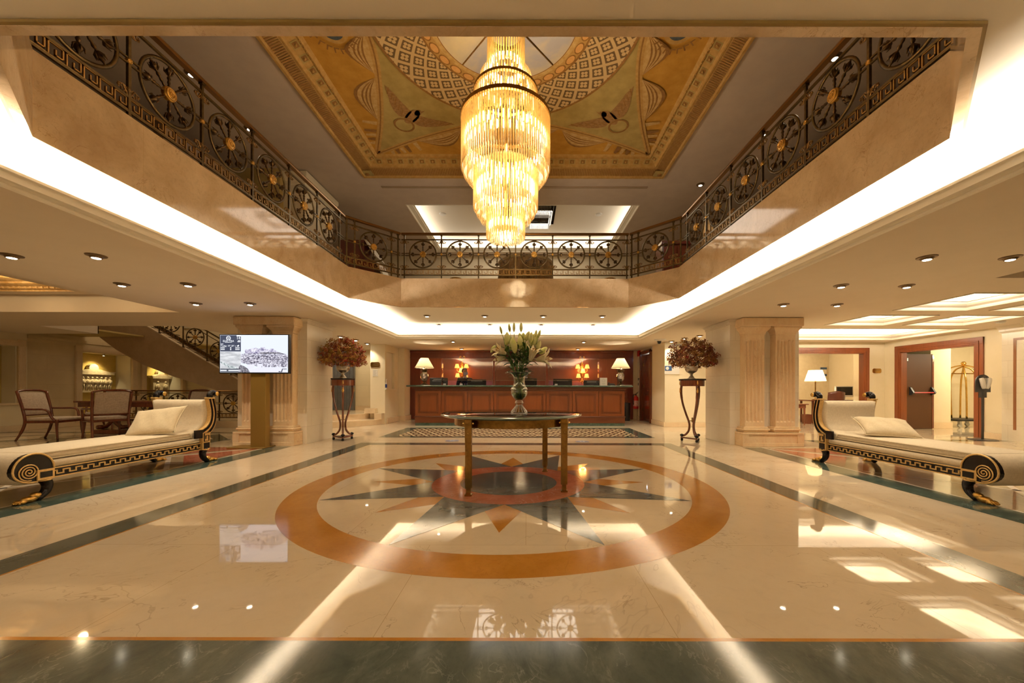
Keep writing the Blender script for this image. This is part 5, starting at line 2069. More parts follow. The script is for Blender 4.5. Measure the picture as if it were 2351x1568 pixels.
for i in range(8):
    cx = -HW + pw * (i + .5)
    b = MB()
    h = pw / 2 - .012
    b.prism(rect(cx - h, cx + h, .29, 1.04), -.0, 'y', .0) if False else None
    # stepped frames; darker wood on every other one paints the moulding's shadow lines
    def frame(x0, x1, z0, z1, w, y0, y1):
        b.box(x0, x1, y0, y1, z0, z0 + w); b.box(x0, x1, y0, y1, z1 - w, z1)
        b.box(x0, x0 + w, y0, y1, z0 + w, z1 - w); b.box(x1 - w, x1, y0, y1, z0 + w, z1 - w)
    frame(cx - h, cx + h, .29, 1.035, .075, .0, .03)
    b.mi = 1
    frame(cx - h + .075, cx + h - .075, .365, .96, .02, -.008, .03)
    b.mi = 0
    frame(cx - h + .095, cx + h - .095, .385, .94, .022, .008, .03)
    b.mi = 1
    frame(cx - h + .117, cx + h - .117, .407, .918, .014, .0, .03)
    b.mi = 0
    b.box(cx - h + .131, cx + h - .131, .012, .03, .421, .904)
    b.obj('panel', [cherry, cherry_h], T)

# acrylic screens
for i, (x0, x1, s) in enumerate(((-2.53, -1.0, 'left'), (-.93, .58, 'middle'), (.67, 2.18, 'right'))):
    T = thing('sneeze_screen', 'clear acrylic counter screen, %s one of three on the reception desk' % s, 'screen', ((x0 + x1) / 2, 11.56, 1.209), 0, 'acrylic screens on the desk')
    w = (x1 - x0) / 2
    b = MB(); b.box(-w, w, -.004, .004, .15, .795); b.obj('pane', acrylic, T)
    for sx in (-1, 1):
        b = MB(); b.box(sx * w - .004, sx * w + .004, -.10, .12, 0, .795); b.obj('side_fin', glass('acrylic_edge_%d%d' % (i, sx), (.95, .93, .93), .32, .06, .4), T)
    b = MB(); b.box(-w, w, -.005, .005, .143, .15); b.box(-w, w, -.005, .005, .795, .80); b.obj('polished_edge', glass('acrylic_line_%d' % i, (.95, .95, .95), .5, .1, .3), T)

# table lamps on the counter
pleated = shade('pleated_shade', (.84, .70, .44), (1, .78, .42), .05, 60)
def table_lamp(label, loc):
    T = thing('table_lamp', label, 'lamp', loc, 0, 'glass table lamps on the reception counter')
    b = MB(); b.lathe([(.285, .545), (.12, .835)], 72, caps=False); b.obj('lamp_shade', pleated, T, smooth=True)
    b = MB(); b.lathe([(.287, .538), (.289, .55), (.283, .553)], 48, caps=False); b.lathe([(.118, .832), (.122, .842), (.118, .845)], 32, caps=False); b.obj('shade_trim', linen, T)
    b = MB(); b.lathe([(.03, .125), (.075, .15), (.11, .21), (.122, .28), (.11, .35), (.08, .40), (.05, .415)], 24)
    b.obj('glass_body', glass('lamp_glass', (.85, .8, .76), .35, .06, .5), T, smooth=False)
    b = MB(); b.lathe([(.0, 0), (.12, 0), (.125, .02), (.09, .035), (.06, .05), (.04, .075), (.03, .10), (.05, .125), (.0, .13)], 8, sq=True); b.obj('base', dark_iron, T)
    b = MB(); b.lathe([(.05, .41), (.075, .425), (.07, .45), (.095, .47), (.09, .50), (.05, .51), (.015, .52), (.012, .60)], 16)
    for s in (-1, 1):
        b.tube(spline([(s * .07, 0, .43), (s * .115, 0, .45), (s * .12, 0, .49), (s * .09, 0, .51)], 4), .007, 5)
    b.obj('collar', dark_iron, T, smooth=True)
    b = MB(); b.ball((0, 0, .60), .028, 10, 8, (1, 1, 1.3)); b.obj('bulb', emis('lamp_bulb', (1, .8, .5), 6), T, smooth=True)
    s = 1 if loc[0] > 0 else -1
    lamp('table_lamp_light', 'POINT', (s * .09, .12, .70), 11, (1, .82, .58), .02, T)
    return T


table_lamp('pleated table lamp with a glass body at the left end of the reception counter', (-3.15, 11.86, 1.209))
table_lamp('pleated table lamp with a glass body at the right end of the reception counter', (2.92, 11.86, 1.209))

# gilded sconces
small_shade = shade('sconce_shade', (.9, .65, .25), (1, .58, .14), 1.1)
def sconce(label, loc):
    T = thing('wall_sconce', label, 'wall lamp', loc, 0, 'gilded sconces on the panelling')
    b = MB()
    b.ball((0, -.03, .1), .035, 10, 7, (1, .6, 3.2)); b.ball((0, -.04, -.08), .045, 10, 7, (1, .7, 2)); b.ball((0, -.03, -.36), .028, 8, 6, (1, .8, 2.4)); b.ball((0, -.03, -.47), .016, 8, 6, (1, 1, 2.5)); b.ball((0, -.03, .27), .03, 8, 6, (1, .7, 1.6))
    b.tube([(0, -.025, -.5), (0, -.025, .36)], .014, 8)
    for s in (-1, 1):
        b.tube(spline([(0, -.03, .33), (s * .05, -.03, .36), (s * .09, -.03, .42), (s * .075, -.03, .47), (s * .04, -.03, .46), (s * .045, -.03, .42)], 4), [.016] * 10 + [.010] * 11, 6)
        for k in range(4):
            b.ball((s * .03, -.045, .2 - .07 * k), .02, 6, 5, (1, .8, 1.6))
    b.obj('backplate', gold, T, smooth=True)
    for (x, z, y) in ((-.165, .10, -.14), (.165, .10, -.14), (0, -.06, -.24), (-.145, -.23, -.16), (.145, -.23, -.16)):
        b = MB()
        b.tube(spline([(0, -.04, z - .12), (x * .5, y * .7, z - .20), (x, y, z - .15), (x, y, z - .07)], 5), .010, 6)
        b.lathe([(.012, 0), (.03, .006), (.014, .016), (.012, .05)], 10, (x, y, z - .09))
        arm = b.obj('arm', gold, T, smooth=True)
        b = MB(); b.lathe([(.088, -.06), (.05, .085)], 24, (x, y, z), caps=False); b.obj('lamp_shade', small_shade, arm, smooth=True)
        b = MB(); b.ball((x, y, z - .01), .018, 6, 5, (1, 1, 1.8)); b.obj('bulb', D.materials.get('lamp_bulb'), arm)
    lamp('sconce_light', 'POINT', (0, -.22, -.02), 13, (1, .50, .14), .12, T)
    return T


sconce('gilded five light wall sconce on the panelling above the receptionist', (-2.29, 13.755, 1.80))
sconce('gilded five light wall sconce on the right part of the panelling', (2.0, 13.755, 1.79))

# monitors and things on the desk
def monitor(label, x, top, w, y=12.42):
    T = thing('monitor', label, 'monitor', (x, y, .761), 0, 'black monitors behind the reception counter')
    h = .36
    z1 = top - .761
    b = MB(); b.bbox(-w / 2, w / 2, -.02, .025, z1 - h, z1, .012); b.bbox(-w * .36, w * .36, -.045, -.015, z1 - h * .8, z1 - h * .25, .012); b.obj('casing', black, T)
    b = MB()
    for k in range(5):
        b.box(-w * .3, w * .3, -.022, -.018, z1 - .045 - k * .006, z1 - .042 - k * .006)
    b.obj('vent', grey_m, T)
    b = MB(); b.box(-w / 2 + .02, w / 2 - .02, .0245, .027, z1 - h + .02, z1 - .02); b.obj('display', mat('display_%.0f' % (x * 100), (.02, .02, .03), .2, emit=(.5, .55, .8), estr=.6), T)
    b = MB(); b.box(-.03, .03, -.01, .02, .02, z1 - h + .06); b.lathe([(.12, 0), (.12, .012), (.04, .02)], 20); b.obj('stand', black, T)


monitor('black monitor seen from behind, leftmost on the desk beside the lamp', -2.83, 1.455, .58)
monitor('black monitor seen from behind, in front of the receptionist', -1.60, 1.41, .61)
monitor('black monitor seen from behind, right of the vase', 1.18, 1.43, .61)
monitor('black monitor seen from behind, near the white leaflet box', 2.12, 1.39, .52)
monitor('black monitor seen from behind, half hidden by the glass vase', .10, 1.45, .5)
T = thing('leaflet_box', 'white upright leaflet box on the right part of the reception counter', 'box', (2.34, 11.62, 1.209))
b = MB(); b.bbox(-.11, .11, -.03, .05, 0, .235, .004); b.obj('card', paper, T)
b = MB(); n = 20; b.tube([(.045 * cos(2 * pi * i / n), -.032, .15 + .045 * sin(2 * pi * i / n)) for i in range(n)], .002, 4, closed=True); b.box(-.05, .05, -.032, -.0305, .055, .061); b.box(-.035, .035, -.032, -.0305, .04, .045); b.obj('print', grey_m, T)
T = thing('telephone', 'dark desk telephone with papers beside the right table lamp', 'telephone', (2.66, 11.95, 1.209))
b = MB(); b.prism([(-.09, 0), (.09, 0), (.09, .07), (-.09, .03)], .2, 'x', -.1); b.obj('base', black, T)
b = MB(); b.tube(spline([(-.085, -.06, .07), (-.08, .0, .095), (-.08, .07, .1)], 4), .018, 6); b.obj('handset', black, T, smooth=True)
b = MB(); b.bbox(-.15, .15, -.1, .1, 0, .012, .002)
tag(b.obj('papers', paper, loc=(3.0, 11.5, 1.2105)), 'thin stack of papers at the right end of the counter', 'papers')
for i, x in enumerate((-2.45, -1.95, .9)):
    b = MB(); b.box(-.045, .045, -.015, .015, 0, .01); b.box(-.04, .04, -.003, .003, .01, .05)
    tag(b.obj('name_plate', grey_m, loc=(x, 11.5, 1.209)), 'small metal card stand on the counter, %s from the left' % ('first', 'second', 'third')[i], 'card stand')

# ------------------------------------------------------------------ people behind the desk
skin = noisy('skin', (.56, .33, .22), (.62, .38, .26), 8, .5)
suit = fabric('dark_suit', (.012, .011, .013), (.022, .02, .023), 90)
shirt_m = mat('white_shirt', (.8, .78, .75), .8)
hair_m = noisy('brown_hair', (.05, .026, .012), (.10, .055, .026), 60, .6)


def remesh(o, v):
    md = o.modifiers.new('remesh', 'REMESH')
    md.mode = 'VOXEL'
    md.voxel_size = v
    md.use_smooth_shade = True
    md = o.modifiers.new('smooth', 'SMOOTH')
    md.factor = .5
    md.iterations = 3


def person(label, loc, rz, head_turn, maskcol, tie=True, female=False):
    T = thing('person', label, 'person', loc, rz)
    k = .93 if female else 1.0
    HM = Matrix.Rotation(head_turn, 3, 'Z')
    hc = Vector((0, -.02, 1.665))
    def H(x, y, z):
        return hc + HM @ Vector((x, y, z))
    b = MB()
    # trunk, neck, head as one fused body
    b.tube([(0, .0, .90), (0, .0, 1.0), (0, .0, 1.15), (0, -.005, 1.32), (0, .0, 1.42), (0, 0, 1.47)], [.15 * k, .15 * k, .14 * k, .165 * k, .15 * k, .07], 16, flat=.66)
    b.tube([(0, .0, 1.44), (0, -.01, 1.52), (0, -.015, 1.60)], [.062, .054, .055], 12)
    b.ball(H(0, .01, .03), .1, 16, 12, (.78, .98, 1.0))
    b.ball(H(0, -.035, -.04), .08, 14, 10, (.72, .72, 1.05))
    b.tube([H(0, -.085, .025), H(0, -.112, -.02), H(0, -.095, -.03)], [.010, .017, .012], 8)
    for s in (-1, 1):
        b.ball(H(s * .08, .012, -.005), .026, 8, 6, (.35, .7, 1.1))
        sh = Vector((s * .185 * k, 0, 1.415)); el = Vector((s * .245 * k, .03, 1.14)); wr = Vector((s * .17, -.20, 1.03))
        b.tube([(s * .08, 0, 1.41), sh, sh.lerp(el, .5), el, el.lerp(wr, .5), wr], [.06, .062, .052, .044, .04, .03], 10)
        d = (wr - el).normalized()
        palm = wr + d * .05
        b.tube([wr, palm, wr + d * .09], [.026, .036, .032], 10, flat=.5)
        for j, ln in enumerate((.065, .075, .07, .055)):
            o_ = Vector((s * (.024 - .016 * j), 0, 0))
            p0 = wr + d * .085 + o_
            b.tube([p0, p0 + d * ln * .5 + Vector((0, 0, -.006)), p0 + d * ln * .9 + Vector((0, 0, -.03))], [.009, .0085, .007], 6)
        p0 = wr + d * .03 + Vector((-s * .03, 0, 0))
        b.tube([p0, p0 + d * .03 + Vector((-s * .022, 0, 0)), p0 + d * .06 + Vector((-s * .026, 0, -.01))], [.011, .0105, .008], 6)
        b.tube([(s * .085, 0, .93), (s * .095, -.01, .70), (s * .10, .0, .49), (s * .105, .02, .28), (s * .11, .03, .08)], [.088, .075, .056, .052, .036], 12)
        b.ball((s * .11, -.03, .045), .05, 10, 7, (.85, 1.9, .75))
    bo = b.obj('body', skin, T, smooth=True)
    remesh(bo, .011)
    # jacket, trousers
    b = MB()
    b.tube([(0, .0, .80), (0, .0, 1.0), (0, .0, 1.15), (0, -.005, 1.32), (0, .0, 1.43), (0, .005, 1.475)], [.18 * k, .172 * k, .158 * k, .182 * k, .165 * k, .085], 18, flat=.70)
    for s in (-1, 1):
        sh = Vector((s * .19 * k, 0, 1.42)); el = Vector((s * .25 * k, .03, 1.14)); wr = Vector((s * .18, -.17, 1.045))
        b.tube([(s * .07, 0, 1.43), sh, sh.lerp(el, .5), el, el.lerp(wr, .5), wr], [.06, .074, .064, .056, .05, .042], 12)
    jo = b.obj('jacket', suit, T, smooth=True)
    remesh(jo, .012)
    b = MB()
    b.tube([(0, 0, .99), (0, 0, .86)], [.158, .165], 16, flat=.7)
    for s in (-1, 1):
        b.tube([(s * .085, 0, .92), (s * .095, -.01, .70), (s * .10, .0, .49), (s * .105, .02, .28), (s * .11, .03, .07)], [.098, .088, .07, .066, .06], 14)
    tr = b.obj('trousers', suit, T, smooth=True)
    remesh(tr, .014)
    b = MB()
    for s in (-1, 1):
        b.bbox(s * .11 - .048, s * .11 + .048, -.15, .08, .002, .085, .03)
    so = b.obj('shoes', blackgloss, T, smooth=True)
    # shirt front, collar, tie
    b = MB()
    V = []
    for i in range(9):
        t = i / 8
        z = 1.47 - .27 * t
        w = .062 * (1 - t) + .004
        yy = -.10 - .052 * min(1, t * 1.6)
        V.append([b.b.verts.new((x * w, yy - .012 * (1 - x * x), z)) for x in (-1, -.5, 0, .5, 1)])
    for i in range(8):
        for j in range(4):
            b.face((V[i][j], V[i + 1][j], V[i + 1][j + 1], V[i][j + 1]))
    b.lathe([(.074, 1.455), (.062, 1.515), (.058, 1.515), (.066, 1.455)], 20, caps=False)
    b.obj('shirt', shirt_m, T, smooth=True)
    if tie:
        b = MB()
        b.tube([(0, -.115, 1.47), (0, -.135, 1.435), (0, -.168, 1.34), (0, -.175, 1.22)], [.016, .014, .026, .018], 8, flat=.35)
        b.obj('necktie', fabric('tie', (.2, .12, .12), (.3, .2, .19), 120), T, smooth=True)
    b = MB(); b.box(.06, .12, -.152, -.138, 1.255, 1.27); b.obj('name_badge', paper, T)
    # hair, brows, eyes, mask
    b = MB()
    def cap(u, v):
        a = 2 * pi * u
        e0 = .46 if sin(a) < -.45 else (-.10 if sin(a) < .1 else -.38)
        if -.45 <= sin(a) < .1:
            e0 = .46 - .56 * (sin(a) + .45) / .55
        e = e0 + (pi / 2 - e0) * v
        x, y, z = .086 * cos(a) * cos(e), .103 * sin(a) * cos(e), .108 * sin(e)
        low = .0

        return H(x, y + .012, z + .033 + low)
    b.grid(cap, 28, 9, True)
    hh = b.obj('hair', hair_m, T, smooth=True, solid=.012)
    if female:
        b = MB(); b.ball(H(0, .09, .03), .05, 10, 8); b.obj('hair_bun', hair_m, T, smooth=True)
    b = MB()
    for s in (-1, 1):
        b.ball(H(s * .032, -.083, .022), .011, 8, 6, (1.2, .5, .7))
    b.mi = 1
    for s in (-1, 1):
        b.ball(H(s * .032, -.0885, .022), .0055, 6, 5, (1, .5, 1))
        b.tube([H(s * .016, -.092, .040), H(s * .034, -.091, .046), H(s * .052, -.08, .040)], .004, 5)
    b.obj('eyes', [shirt_m, hair_m], T, smooth=True)
    b = MB()
    def mk(u, v):
        a = radians(-168 + 156 * u)
        z = -.098 + .092 * v
        r = .080 + .012 * sin(pi * v)
        nose = .034 * max(0, 1 - abs(u - .5) * 4.5) * (.35 + .65 * v)
        return H(r * cos(a) * .86, (r + nose) * sin(a) * 1.12 - .004, z - .012 * abs(u - .5))
    b.grid(mk, 18, 8)
    b.obj('face_mask', fabric('mask_%s' % maskcol[0], maskcol[1], maskcol[2], 60), T, smooth=True, solid=.003)
    b = MB()
    for s in (-1, 1):
        for zz in (-.012, -.085):
            b.tube([H(s * .066, -.05, zz), H(s * .083, .0, (zz - .02) / 2), H(s * .082, .022, .0)], .0018, 4)
    b.obj('mask_loop', white_p, T)
    return T


person('person in a dark suit, tie and pale blue face mask behind the left monitors', (-2.07, 12.93, 0), radians(8), radians(48), ('blue', (.55, .62, .72), (.62, .69, .78)))
person('person in a dark suit and a teal face mask, mostly hidden behind the lilies', (-.02, 12.95, 0), radians(0), radians(5), ('teal', (.03, .30, .30), (.05, .38, .38)), tie=False, female=True)

# ------------------------------------------------------------------ steps, lift, signs on the left of the desk
def curved_step(name, rx, ry, z0, z1, cx=-6.55, cy=12.25):
    b = MB()
    P = [(cx + rx * cos(radians(a)), cy + ry * sin(radians(a))) for a in range(-90, 1, 5)] + [(cx, cy)]
    P = [(min(p[0], -4.40), p[1]) for p in P]
    b.prism(P, z1 - z0 - .03, 'z', z0)
    P2 = [(cx + (rx + .03) * cos(radians(a)), cy + (ry + .03) * sin(radians(a))) for a in range(-90, 1, 5)] + [(cx, cy)]
    P2 = [(min(p[0], -4.40), p[1]) for p in P2]
    b.prism(P2, .03, 'z', z1 - .03)
    o_ = b.obj(name, step_marble)
    o_['kind'] = 'structure'
curved_step('stairs_landing_step', 2.16, 1.85, 0.002, .17)
curved_step('stairs_landing_step', 1.72, 1.42, .17, .34)
wallbox('stairs_landing_block', -4.95, -4.62, 11.72, 11.895, .34, .50, step_marble)
wallbox('stairs_landing_block', -4.62, -4.40, 11.66, 11.895, .17, .345, step_marble)
b = MB(); b.box(-7.62, -4.85, 12.2, 13.6, 0, .34); struct(b, 'floor_landing', step_marble)
baseboard_l = MB(); baseboard_l.bbox(-6.05, -4.86, 13.56, 13.598, .34, .5, .005); struct(baseboard_l, 'baseboard_lift', step_marble)
T = MB()
T.box(-6.92, -6.06, 13.52, 13.60, .34, 2.42)
T.mi = 1
for k in range(7):
    T.bbox(-6.86 + .108 * k, -6.86 + .108 * k + .10, 13.49, 13.53, .36, 2.34, .008)
struct(T, 'door_1', [steel, noisy('grey_blue_steel', (.20, .22, .26), (.28, .30, .34), 3, .35, .6)])

def plaque(label, loc, rz, w, h, lines=3):
    T = thing('plaque', label, 'sign', loc, rz)
    b = MB()
    c_ = .03
    P = [(-w / 2 + c_, -h / 2), (w / 2 - c_, -h / 2), (w / 2, -h / 2 + c_), (w / 2, h / 2 - c_), (w / 2 - c_, h / 2), (-w / 2 + c_, h / 2), (-w / 2, h / 2 - c_), (-w / 2, -h / 2 + c_)]
    b.prism(P, .012, 'y', -.012)
    b.obj('plate', brass, T)
    b = MB()
    for k in range(lines):
        ww = w * (.30 - .04 * (k % 2))
        z = h * (.22 - .2 * k)
        b.box(-ww + w * .08, ww + w * .08, -.0135, -.0121, z - .006, z + .006)
    b.obj('engraving', mat('engraving', (.16, .09, .02), .6) if not D.materials.get('engraving') else D.materials['engraving'], T)
    b = MB()
    for sx in (-1, 1):
        b.lathe([(.001, .004), (.006, .003), (.008, 0)], 8, (sx * w * .42, -.012, 0), ax=(0, -1, 0))
    b.obj('screw', old_brass, T)
    return T


plaque('brass plaque with clipped corners on the white column left of the desk', (-4.685, 11.897, 1.845), 0, .285, .155)
T = thing('notice', 'white printed notice sheet under the brass plaque on the white column', 'notice', (-4.685, 11.897, 1.59))
b = MB(); b.box(-.08, .08, -.004, 0, -.11, .11); b.obj('sheet', paper, T)
b = MB()
for k in range(7):
    b.box(-.055, .055 - .02 * (k % 3), -.005, -.0041, .075 - k * .026, .082 - k * .026)
b.obj('text_lines', grey_m, T)
T = thing('sanitizer_bottle', 'small blue and white sanitizer bottle on the niche sill left of the desk', 'bottle', (-4.36, 11.93, 1.101))
b = MB(); b.lathe([(.028, 0), (.03, .01), (.03, .16), (.02, .19), (.012, .2), (.012, .23)], 14); b.obj('body', white_p, T, smooth=True)
b = MB(); b.lathe([(.0305, .03), (.0305, .14)], 14, caps=False); b.obj('label', mat('blue_label', (.03, .06, .3), .5), T)
b = MB(); b.lathe([(.014, .225), (.014, .25), (.005, .255), (.005, .29)], 10); b.box(-.005, .035, -.006, .006, .285, .298); b.obj('pump', white_p, T)

# ------------------------------------------------------------------ wall on the right of the desk
b = MB()
b.bbox(3.98, 4.05, 12.34, 12.42, 0, 2.38, .006); b.bbox(3.98, 4.05, 13.40, 13.48, 0, 2.38, .006); b.bbox(3.98, 4.05, 12.34, 13.48, 2.30, 2.40, .006)
b.bbox(4.05, 4.16, 12.40, 12.43, 0, 2.3, .004); b.bbox(4.05, 4.16, 13.39, 13.42, 0, 2.3, .004)
b.mi = 1
ld = MB()
b.bbox(4.09, 4.13, 12.62, 13.39, .01, 2.28, .006)
for z0, z1 in ((.2, 1.0), (1.15, 2.1)):
    b.bbox(4.075, 4.09, 12.72, 13.28, z0, z1, .01)
b.mi = 2
for z in (.4, 1.2, 1.95):
    b.box(4.07, 4.10, 13.36, 13.40, z - .05, z + .05)
b.tube([(4.09, 12.70, 1.05), (4.05, 12.70, 1.05), (4.05, 12.82, 1.05)], .009, 6)
struct(b, 'door_2', [mahogany_l, mahogany, brass])
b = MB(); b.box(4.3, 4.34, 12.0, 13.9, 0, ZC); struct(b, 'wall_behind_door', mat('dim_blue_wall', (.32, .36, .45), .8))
def grille(label, loc, ax, w, h, n):
    T = thing('air_vent', label, 'vent', loc)
    b = MB()
    if ax == 'x':
        b.box(-.02, -.002, -w / 2, w / 2, -h / 2, h / 2)
    else:
        b.box(-w / 2, w / 2, -.02, -.002, -h / 2, h / 2)
    b.obj('frame', white_p, T)
    b = MB()
    for k in range(n):
        z = -h / 2 + .02 + (h - .04) * (k + .5) / n
        if ax == 'x':
            b.box(-.026, -.019, -w / 2 + .02, w / 2 - .02, z - .004, z + .004)
        else:
            b.box(-w / 2 + .02, w / 2 - .02, -.026, -.019, z - .004, z + .004)
    b.obj('louvre', grey_m, T)
grille('white wall vent above the dark door right of the desk', (4.048, 12.72, 2.42), 'x', .9, .10, 6)
grille('long grey wall vent high behind the right dried flowers', (4.5, 11.198, 2.38), 'y', .56, .10, 6)
grille('tall grey intercom grille on the wall between the desk and the dark door', (4.048, 13.62, 1.14), 'x', .2, .62, 24)
b = MB(); b.bbox(-.07, 0, -.1, .1, -.1, .1, .008)
tag(b.obj('fire_alarm', redpaint, loc=(4.048, 13.66, 2.37)), 'red fire alarm box high on the wall right of the desk', 'alarm box')
for i, (y, z) in enumerate(((13.82, 1.46), (13.82, 1.28), (13.72, 1.44), (13.72, 1.32))):
    b = MB(); b.bbox(-.012, 0, -.03, .03, -.045, .045, .003)
    tag(b.obj('light_switch', black, loc=(4.048, y, z)), '%s small dark switch plate on the wall right of the desk' % ('upper left', 'lower left', 'upper right', 'lower right')[i], 'switch')
T = thing('fire_extinguisher', 'red fire extinguisher hung by the wall right of the reception desk', 'fire extinguisher', (3.88, 13.55, .40))
b = MB(); b.lathe([(.0, 0), (.085, .005), (.092, .03), (.092, .36), (.08, .42), (.035, .455), (.03, .48), (.0, .48)], 24, caps=False); b.obj('cylinder', redpaint, T, smooth=True)
b = MB(); b.lathe([(.0935, .10), (.0935, .30)], 24, caps=False); b.obj('label', noisy('extinguisher_label', (.75, .72, .68), (.55, .1, .08), 30, .6), T)
b = MB(); b.lathe([(.025, .48), (.025, .52), (.015, .54)], 12); b.tube([(0, 0, .53), (.07, -.03, .57)], .009, 6); b.tube([(0, 0, .55), (.08, -.04, .61)], .008, 6); b.obj('valve', black, T)
b = MB(); b.tube(spline([(-.02, -.02, .52), (-.10, -.05, .50), (-.115, -.06, .35), (-.10, -.07, .15)], 5), .012, 6); b.obj('hose', black, T, smooth=True)
T = thing('umbrella_stand', 'dark umbrella stand holding two crook handled umbrellas beside the extinguisher', 'umbrella stand', (3.50, 13.35, 0))
b = MB(); b.lathe([(.11, 0), (.12, .02), (.13, .62), (.12, .63), (.11, .05)], 20, caps=False); b.obj('bin', black, T, smooth=True)
for x, y in ((-.05, .0), (.05, .02)):
    b = MB(); b.tube([(x, y, .04), (x, y, .80)], [.004, .02], 8); b.tube([(x, y, .78), (x, y, .95)] + [(x - .03 + .03 * cos(radians(a)), y, .95 + .03 * sin(radians(a))) for a in range(0, 181, 20)] + [(x - .06, y, .92)], .008, 6); b.obj('umbrella', mahogany_l, T, smooth=True)
T = thing('blue_notice', 'white notice board with a blue header and round emblem left of the right flowers', 'notice', (4.26, 11.197, 1.68))
b = MB(); b.box(-.22, .22, -.008, 0, -.14, .14); b.obj('board', paper, T)
b = MB(); b.box(-.21, -.01, -.011, -.0081, -.04, .10); b.obj('blue_panel', mat('sign_blue', (.03, .10, .28), .5), T)
b = MB(); b.lathe([(.0, .004), (.045, .004), (.048, 0)], 20, (-.14, -.011, .03), ax=(0, -1, 0)); b.obj('emblem', white_p, T)

# floor stickers
for i, (x, y, lab) in enumerate(((-1.565, 8.11, 'left of the table'), (1.177, 8.02, 'right of the table'), (1.15, 10.95, 'near the desk'))):
    T = thing('floor_sticker', 'round blue floor sticker with white footprints on the marble, %s' % lab, 'sticker', (x, y, .0042 if i < 2 else .001))
    b = MB(); b.lathe([(.0, .0005), (.145, .0005), (.145, 0)], 32, caps=False); b.obj('disc', mat('sticker_blue_%d' % i, (.22, .24, .34), .3), T)
    b = MB()
    for s in (-1, 1):
        b.sheet([(s * .035 + .022 * cos(radians(a)), .01 + .05 * sin(radians(a))) for a in range(0, 360, 24)], .0012)
    b.obj('footprints', paper, T)
# ------------------------------------------------------------------ screen kiosk
T = thing('screen_kiosk', 'upright lobby screen on a gold post before the left marble pier', 'screen', (-4.985, 7.04, 0))
gold_post = mat('matt_gold_panel', (.28, .17, .035), .45, .3)
b = MB(); b.bbox(-.46, .20, -.08, .30, .002, .022, .004); b.obj('base_plate', gold_post, T)
b = MB(); b.bbox(-.10, .175, .03, .16, .02, 1.40, .006); b.obj('post', gold_post, T)
b = MB(); b.bbox(-.64, .64, -.02, .05, 1.372, 2.092, .008); b.bbox(-.3, .3, .05, .10, 1.5, 1.95, .01); b.obj('casing', black, T)
SW, SZ0, SZ1 = .622, 1.394, 2.078
def scr_mat(name, c_, e=1.0):
    return emis(name, c_, e)
def spx(u, v):
    """screen fraction to local x,z (u from left, v from top)"""
    return (-SW + 2 * SW * u, SZ1 - (SZ1 - SZ0) * v)
def quad(mb, u0, u1, v0, v1, lv):
    x0, z1 = spx(u0, v0); x1, z0 = spx(u1, v1)
    mb.poly([(x0, -.0205 - .0006 * lv, z0), (x1, -.0205 - .0006 * lv, z0), (x1, -.0205 - .0006 * lv, z1), (x0, -.0205 - .0006 * lv, z1)])
def spoly(mb, pts, lv):
    mb.prism([spx(*p) for p in pts], .0003, 'y', -.0205 - .0006 * lv)
display = MB(); quad(display, 0, 1, 0, 1, 0)
def sky_screen():
    m = D.materials.new('screen_sky'); m.use_nodes = True
    nt = m.node_tree; nt.nodes.clear()
    out = nt.nodes.new('ShaderNodeOutputMaterial'); e = nt.nodes.new('ShaderNodeEmission'); e.inputs[1].default_value = 1.0
    e.inputs[0].default_value = (.82, .86, .93, 1)
    nt.links.new(e.outputs[0], out.inputs[0])
    return m
disp = display.obj('display', emis('screen_sky', (.50, .53, .60), 1.0), T)
def noise_screen(name, stops, scale, stretch=(1, 1, 1)):
    m = D.materials.new(name); m.use_nodes = True
    g = NG(m)
    f_ = g.noise(g.scaled(g.pos('Object'), stretch), scale, 5, .75)
    c_ = g.ramp(f_, stops)
    g.b.inputs['Base Color'].default_value = (0, 0, 0, 1)
    g.nt.links.new(c_, g.b.inputs['Emission Color'])
    g.b.inputs['Emission Strength'].default_value = 1.0
    return m
city = noise_screen('screen_city', [(.36, (.01, .01, .02)), (.45, (.08, .075, .11)), (.52, (.30, .29, .36)), (.60, (.56, .55, .61))], 34, (1, 1, 1.6))
rock = noise_screen('screen_rock', [(.38, (.10, .09, .17)), (.5, (.30, .28, .38)), (.62, (.56, .55, .6))], 20)
trees = noise_screen('screen_trees', [(.4, (.02, .02, .03)), (.6, (.25, .24, .28))], 40)
b = MB(); spoly(b, [(.31, .74), (.31, .52), (.36, .50), (.50, .48), (.68, .47), (.8, .48), (.95, .50), (.998, .54), (.998, .86), (.6, .86)], 1); b.obj('screen_picture', city, disp)
b = MB(); spoly(b, [(.37, .49), (.365, .42), (.385, .37), (.40, .40), (.44, .375), (.53, .34), (.56, .37), (.62, .36), (.70, .38), (.80, .40), (.86, .45), (.90, .48), (.8, .495), (.6, .495)], 2)
spoly(b, [(.60, .365), (.60, .33), (.66, .33), (.66, .365)], 2); spoly(b, [(.74, .39), (.74, .365), (.79, .37), (.79, .40)], 2)
b.obj('screen_picture', rock, disp)
b = MB(); spoly(b, [(.56, .50), (.60, .465), (.75, .455), (.88, .465), (.94, .50)], 3); spoly(b, [(.27, 1.0), (.28, .84), (.31, .80), (.36, .84), (.41, .90), (.44, 1.0)], 5); b.obj('screen_picture', trees, disp)
b = MB(); spoly(b, [(.41, 1.0), (.44, .93), (.60, .86), (.97, .88), (.97, 1.0)], 4)
spoly(b, [(.41, .93), (.40, .79), (.51, .78), (.50, .88), (.44, .92)], 4); spoly(b, [(.55, .86), (.545, .77), (.62, .77), (.61, .86)], 4)
quad(b, .31, .998, .525, .535, 4); quad(b, .596, .602, .525, .74, 4)
for u in (.62, .70, .74, .83, .88):
    quad(b, u, u + .012, .76, .9, 5)
b.obj('screen_picture', emis('screen_white', (.50, .50, .58), 1.0), disp)
